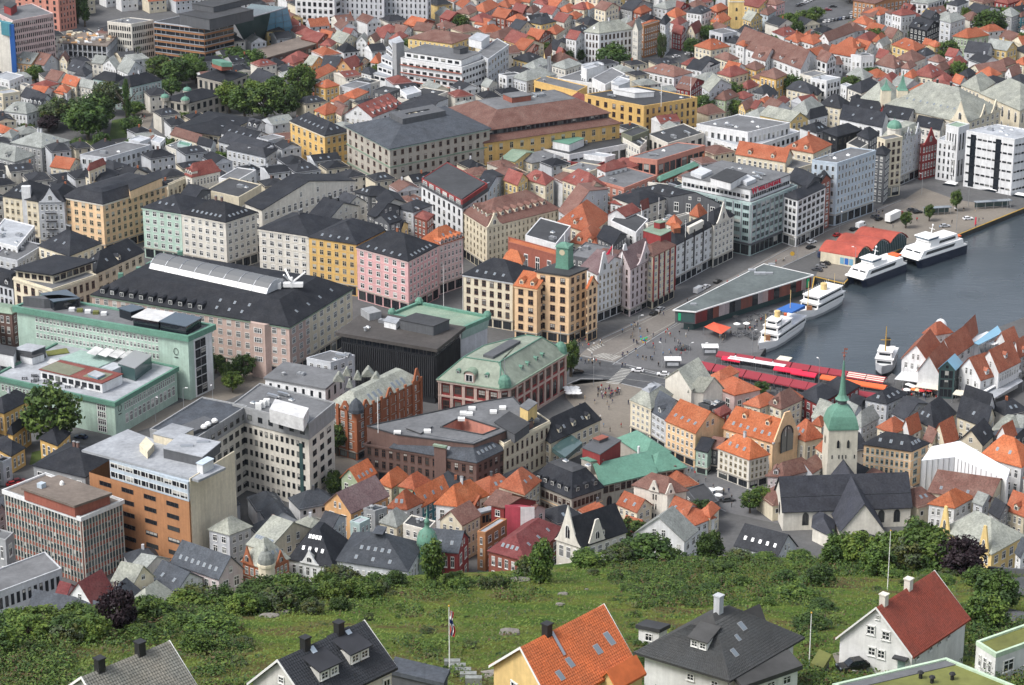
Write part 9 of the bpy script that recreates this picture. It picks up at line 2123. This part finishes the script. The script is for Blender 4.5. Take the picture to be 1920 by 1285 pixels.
P=G0(1829,422);r=empty('red_post',P,0,'slim red post at the quay edge near the white car','post');MB().tube(P,P+Vector((0,0,3.4)),.35,.25,8).build('post','bright red cloth',r)
P=G0(1206,655);r=empty('balloon_bunch',P,0,'bunch of green and blue balloons on the fish square','balloons')
for i in range(14):q=P+Vector((random.uniform(-1.4,1.4),random.uniform(-1,1),random.uniform(2.2,4.6)));MB().lathe(q,[(.05,0),(.3,.15),(.38,.4),(.25,.65),(.02,.75)],8).build('balloon',('sign green','yellow paint','blue cloth','sign green')[i%4],r)
# small houses that close the gaps
FOOT=[]
for k_ in('tw','tv','tu'):pass
for o in list(COL.objects):
 if o.parent is None and o.type=='EMPTY':
  for c in o.children:
   if c.name.split('.')[0]in('wall','body','upper_wall','tower','roof_deck'):
    xs=[v.co.x+o.location.x for v in c.data.vertices];ys=[v.co.y+o.location.y for v in c.data.vertices];FOOT.append((sum(xs)/len(xs),sum(ys)/len(ys),[(x,y)for x,y in zip(xs,ys)][:16]));break
def hullpts(p):
 p=sorted(set((round(x,2),round(y,2))for x,y in p));
 def half(p):
  h=[]
  for q in p:
   while len(h)>1 and(h[-1][0]-h[-2][0])*(q[1]-h[-2][1])-(h[-1][1]-h[-2][1])*(q[0]-h[-2][0])<=0:h.pop()
   h.append(q)
  return h
 return half(p)[:-1]+half(p[::-1])[:-1]
HULLS=[(cx,cy,hullpts(p))for cx,cy,p in FOOT]
def inside(x,y,h,m):
 n=len(h)
 if n<3:return False
 for i in range(n):
  (x0,y0),(x1,y1)=h[i],h[(i+1)%n];L=math.hypot(x1-x0,y1-y0)or 1
  if((x1-x0)*(y-y0)-(y1-y0)*(x-x0))/L<-m:return False
 return True
random.seed(11)
KEEP=[(238,185,295,265),(55,190,262,312),(400,180,580,262),(1165,85,1350,140),(1415,-8,1620,62),(1060,90,1165,150),(280,130,370,200),(700,120,870,175)]
MASS=MB();MMAT=[]
def mi_(c):
 if c not in MMAT:MMAT.append(c)
 return MMAT.index(c)
def massed(o,U,V,h,wall,roof,t,rh):
 m=MASS;a,b,c,d=[Vector((q.x,q.y,h))for q in(o,o+U,o+U+V,o+V)];wi,ri=mi_(wall),mi_(roof);dn=Vector((0,0,h))
 for e0,e1 in((a,b),(b,c),(c,d),(d,a)):m.poly([e0-dn,e1-dn,e1,e0],wi)
 if random.random()<.5:a,b,c,d=b,c,d,a
 r=Vector((0,0,rh));k=0 if t=='g' else.35;p,q=lerp((a+d)/2,(b+c)/2,k)+r,lerp((a+d)/2,(b+c)/2,1-k)+r;dp=Vector((0,0,.35));ex=(b-a).normalized()*.4;ey=(d-a).normalized()*.4
 A,Bq,C,E=a-ex-ey-dp,b+ex-ey-dp,c+ex+ey-dp,d-ex+ey-dp;x=ex if t=='g' else ex*0
 m.poly([A,Bq,q+x,p-x],ri);m.poly([C,E,p-x,q+x],ri);m.poly([Bq,C,q],wi if t=='g' else ri);m.poly([E,A,p],wi if t=='g' else ri)
 fi,gi=mi_('frame white'),mi_('dglass')
 for e0,e1 in((o,o+U),(o+U,o+U+V)):
  L=(e1-e0).length;u=(e1-e0)/L;n=Vector((u.y,-u.x,0));N=int(L/2.8);R_=max(1,int((h-.8)/2.9))
  for j in range(R_):
   for i in range(N):
    P=e0+u*(L*(i+.5)/N)+n*.03;P.z=.9+(h-.8)*(j+.5)/R_
    for s,g,mm in((1,0,fi),(.76,.03,gi)):hx,hz_=u*.6*s,Vector((0,0,.85*s));m.poly([P-hx-hz_+n*g,P+hx-hz_+n*g,P+hx+hz_+n*g,P-hx+hz_+n*g],mm)
 if random.random()<.7:P=lerp(p,q,random.random());m.box(P.x-.4,P.x+.4,P.y-.4,P.y+.4,P.z-1,P.z+1.2,mi_(random.choice(('br','dg','bc','lg'))))
 if random.random()<.5:
  for s in(.3,.6):P=lerp(lerp(A,Bq,s),lerp(p,q,s),.5);w=(Bq-A).normalized()*.45;g=(p-A+q-Bq).normalized()*.7;z=w.cross(g).normalized()*.08;m.poly([P-w-g+z,P+w-g+z,P+w+g+z,P-w+g+z],mi_('skylight'))
def fill(x0,y0,x1,y1,step,hr,walls,roofs,ang=(.35,.6),rr=(2.4,3.6)):
 y=y0
 while y<y1:
  x=x0+random.uniform(0,step)
  while x<x1:
   xx,yy=x+random.uniform(-3,3),y+random.uniform(-3,3);x+=step
   if any(a<xx<c and b<yy<d for a,b,c,d in KEEP):continue
   P=G0(xx,yy);w,d=random.uniform(8,12),random.uniform(9,13);t=random.uniform(*ang);u=Vector((math.cos(t),math.sin(t),0));v=Vector((-u.y,u.x,0));pts=[P+u*(w*a)+v*(d*b)for a in(-.5,0,.5)for b in(-.5,0,.5)]
   if any(inside(p.x,p.y,h,.5)for cx,cy,h in HULLS if(cx-P.x)**2+(cy-P.y)**2<3600 for p in pts):continue
   h=random.uniform(*hr);massed(P-u*w/2-v*d/2,u*w,v*d,h,random.choice(walls),random.choice(roofs),random.choice('ghh'),random.uniform(*rr))
   HULLS.append((P.x,P.y,hullpts([(P.x+s*u.x*w/2+t*v.x*d/2,P.y+s*u.y*w/2+t*v.y*d/2)for s in(-1,1)for t in(-1,1)])))
  y+=step*.48
fill(140,-30,480,20,26,(7,10),('wh','cr','lg'),('tR','tb','sd','tr'));fill(480,-22,1930,150,24,(6.5,9),('wh','wh','wh','cw','lg','cr','ye'),('tr','tr','tR','tb','tb','tb','sd','sd','sg','sk'));fill(1290,130,1930,235,24,(6,8),('wh','wh','cr','cw','lg'),('tr','tR','tb','tb','sd','sg','sk'))
fill(-20,90,480,320,27,(7,10),('cw','cr','lg','wh','gy'),('sk','sd','sg','sd','tb','fd'),rr=(1.2,2.4));fill(480,150,1290,300,27,(8,12),('cw','cr','lg','wh'),('sk','sd','tb','tR','sg'),rr=(1.2,2.4));fill(-20,320,700,440,28,(11,15),('cw','cr','lg'),('sk','sd','sk'),rr=(1.2,2.4));fill(700,300,1420,430,28,(11,15),('cw','cr','lg','wh'),('sk','tb','tR','sd'),rr=(1.2,2.4));fill(1380,235,1660,300,26,(10,13),('cw','wh','lg'),('sk','sd','tb'))
fill(1450,800,1930,985,26,(5,7),('wh','cr','cw'),('tr','sd','tb'));fill(620,930,1060,1050,25,(6,8),('wh','cr','cw'),('tr','tb','sd'));fill(1060,930,1330,1040,25,(5,7),('wh','cr'),('tr','tr','sd'));fill(0,980,620,1090,28,(6,9),('wh','lg'),('sG','sb'))
fill(1935,-20,2300,215,26,(7,10),('wh','cr','cw','lg'),('tr','tb','sd','sg'));fill(1950,690,2330,1010,27,(7,10),('wh','cr','cw'),('tr','tb','sk','tw'));fill(-400,-20,-25,1040,29,(9,15),('cw','cr','lg','wh'),('sk','sd','sb','tb'))
random.seed(31);k_=0
for i in range(900):
 x,y=random.uniform(500,1925),random.uniform(-5,215)
 if i%3==0:x,y=random.uniform(0,480),random.uniform(80,330)
 P=G0(x,y)
 if k_>=46 or any(inside(P.x,P.y,h,1.2)for cx,cy,h in HULLS if(cx-P.x)**2+(cy-P.y)**2<3600):continue
 k_+=1;ctree(x,y,random.uniform(7,12),random.uniform(7,12),random.choice(('mid','dark','mid','light')))
tag(MASS.build('small_houses',MMAT),'mass of small tiled town houses filling the blocks','houses',kind='stuff')
# labels for the rest, worked out from what stands around
LM_=[(r['label'],p)for r,p,au,de in THINGS if not au and r.get('label')]
short=lambda s:' '.join(s.split(' with ')[0].split(' in front')[0].split(' behind ')[0].split(' left of')[0].split(' right of')[0].split(' above ')[0].split(' beside ')[0].split(' under ')[0].split(' at the ')[0].split(' between ')[0].split(' by the')[0].split(' next ')[0].split(' on the')[0].split()[:6])
cnt={}
for s,p in LM_:cnt[short(s)]=cnt.get(short(s),0)+1
MARK=[(short(s),p)for s,p in LM_ if cnt[short(s)]==1 and len(short(s).split())>2 and not short(s).split()[-1]in('of','and','the','a','pale','large','from','facing','standing')]
seen=set(r['label']for r,p,a,d in THINGS if r.get('label'))
def rel(p,q):
 dx,dy=q[0]-p[0],q[1]-p[1]
 return('right of' if dx<0 else 'left of')if abs(dx)>abs(dy)*1.3 else('behind' if dy>0 else 'in front of')
def autolabel(r,phrase,p):
 ms=sorted(MARK,key=lambda m:(m[1][0]-p[0])**2+((m[1][1]-p[1])*1.4)**2)[:12];c=[]
 for m in ms[:5]:c.append(f'{phrase} {rel(p, m[1])} the {m[0]}')
 k=len(phrase.split())
 for i in range(5):
  for j in range(i+1,12):
   if j<len(ms):
    t=f'{phrase} {rel(p, ms[i][1])} the {ms[i][0]}, {rel(p, ms[j][1])} the {ms[j][0]}'
    if len(t.split())<=16:c.append(t)
 for o in('second','third','fourth','fifth','sixth','seventh','eighth','ninth','tenth','eleventh','twelfth'):
  for m in ms[:3]:c.append(f'{o} nearest {phrase} {rel(p, m[1])} the {m[0]}')
 for t in c:
  if t not in seen and len(t.split())<=16:break
 seen.add(t);r['label']=t
order=sorted([t for t in THINGS if t[2]],key=lambda t:t[1][0])
for r,p,au,de in order:
 wall,roof,t,h,area=de;wn=WALL[wall][1]if wall in WALL else 'glass';rn=ROOF[roof][1]if roof in ROOF else 'glass'
 sh={'gl':'gable','gr':'gable','hip':'hip','mans':'mansard'}.get(t,'');rn=rn.replace(' flat','')if sh else rn
 kind='house' if r['category']=='house' else 'building';size=('tall ' if h>11 else 'small ' if area<95 else '')if kind=='house' else ''
 autolabel(r,f'{size}{wn} {kind}, {rn} {sh} roof,'.replace('  ',' '),p);r['group']='houses of the old town' if kind=='house' else 'town buildings'
HM=[('black roofed hill house',(620,1230)),('orange tiled hill house',(1060,1210)),('grey hip roofed hill house',(1345,1200)),('red roofed hill house',(1710,1150)),('old slate roofed house',(280,1250)),('hanging flag',(843,1200)),('tall flagpole',(1665,1050)),('short flagpole',(1517,1200)),('lone birch',(812,1075)),('copper beech',(1800,1040)),('purple tree',(222,1160)),('stone church',(1590,960)),('copper onion dome',(800,1010)),('white finned office',(115,1000)),('Dutch gabled house',(1090,1010)),('scroll gabled house',(1220,1010)),('mossy flat roof',(1700,1265)),('pointed tree',(1015,1060)),('dark garage',(830,1270)),('grass roofed shed',(1540,1245)),('road bend',(1890,1095)),('big bright tree',(1728,1010)),('yellow gables',(1800,990)),('long rock slab',(505,1160)),('mauve gable',(430,1040))]
for r,ph,p in sorted(AT,key=lambda t:t[2][0]):
 MARK,SV=(HM,MARK)if 'hill' in ph else(MARK,MARK);autolabel(r,ph.replace('grassy hill','hill'),p);MARK=SV
for o in COL.objects:
 l=o.get('label')
 if l and len(l.split())>16:o['label']=' '.join(l.split()[:16])
 # thin air
hb=MB();hb.box(-3200,3200,-500,4400,-6,335);hz_o=hb.build('haze',[shader('haze')[0]],kind='stuff');nt=hz_o.data.materials[0].node_tree
for n in list(nt.nodes):
 if n.type=='BSDF_PRINCIPLED':nt.nodes.remove(n)
pv=nt.nodes.new('ShaderNodeVolumePrincipled');pv.inputs['Color'].default_value=(.78,.86,.95,1);pv.inputs['Density'].default_value=.000012;nt.links.new(pv.outputs[0],nt.nodes['Material Output'].inputs['Volume'])
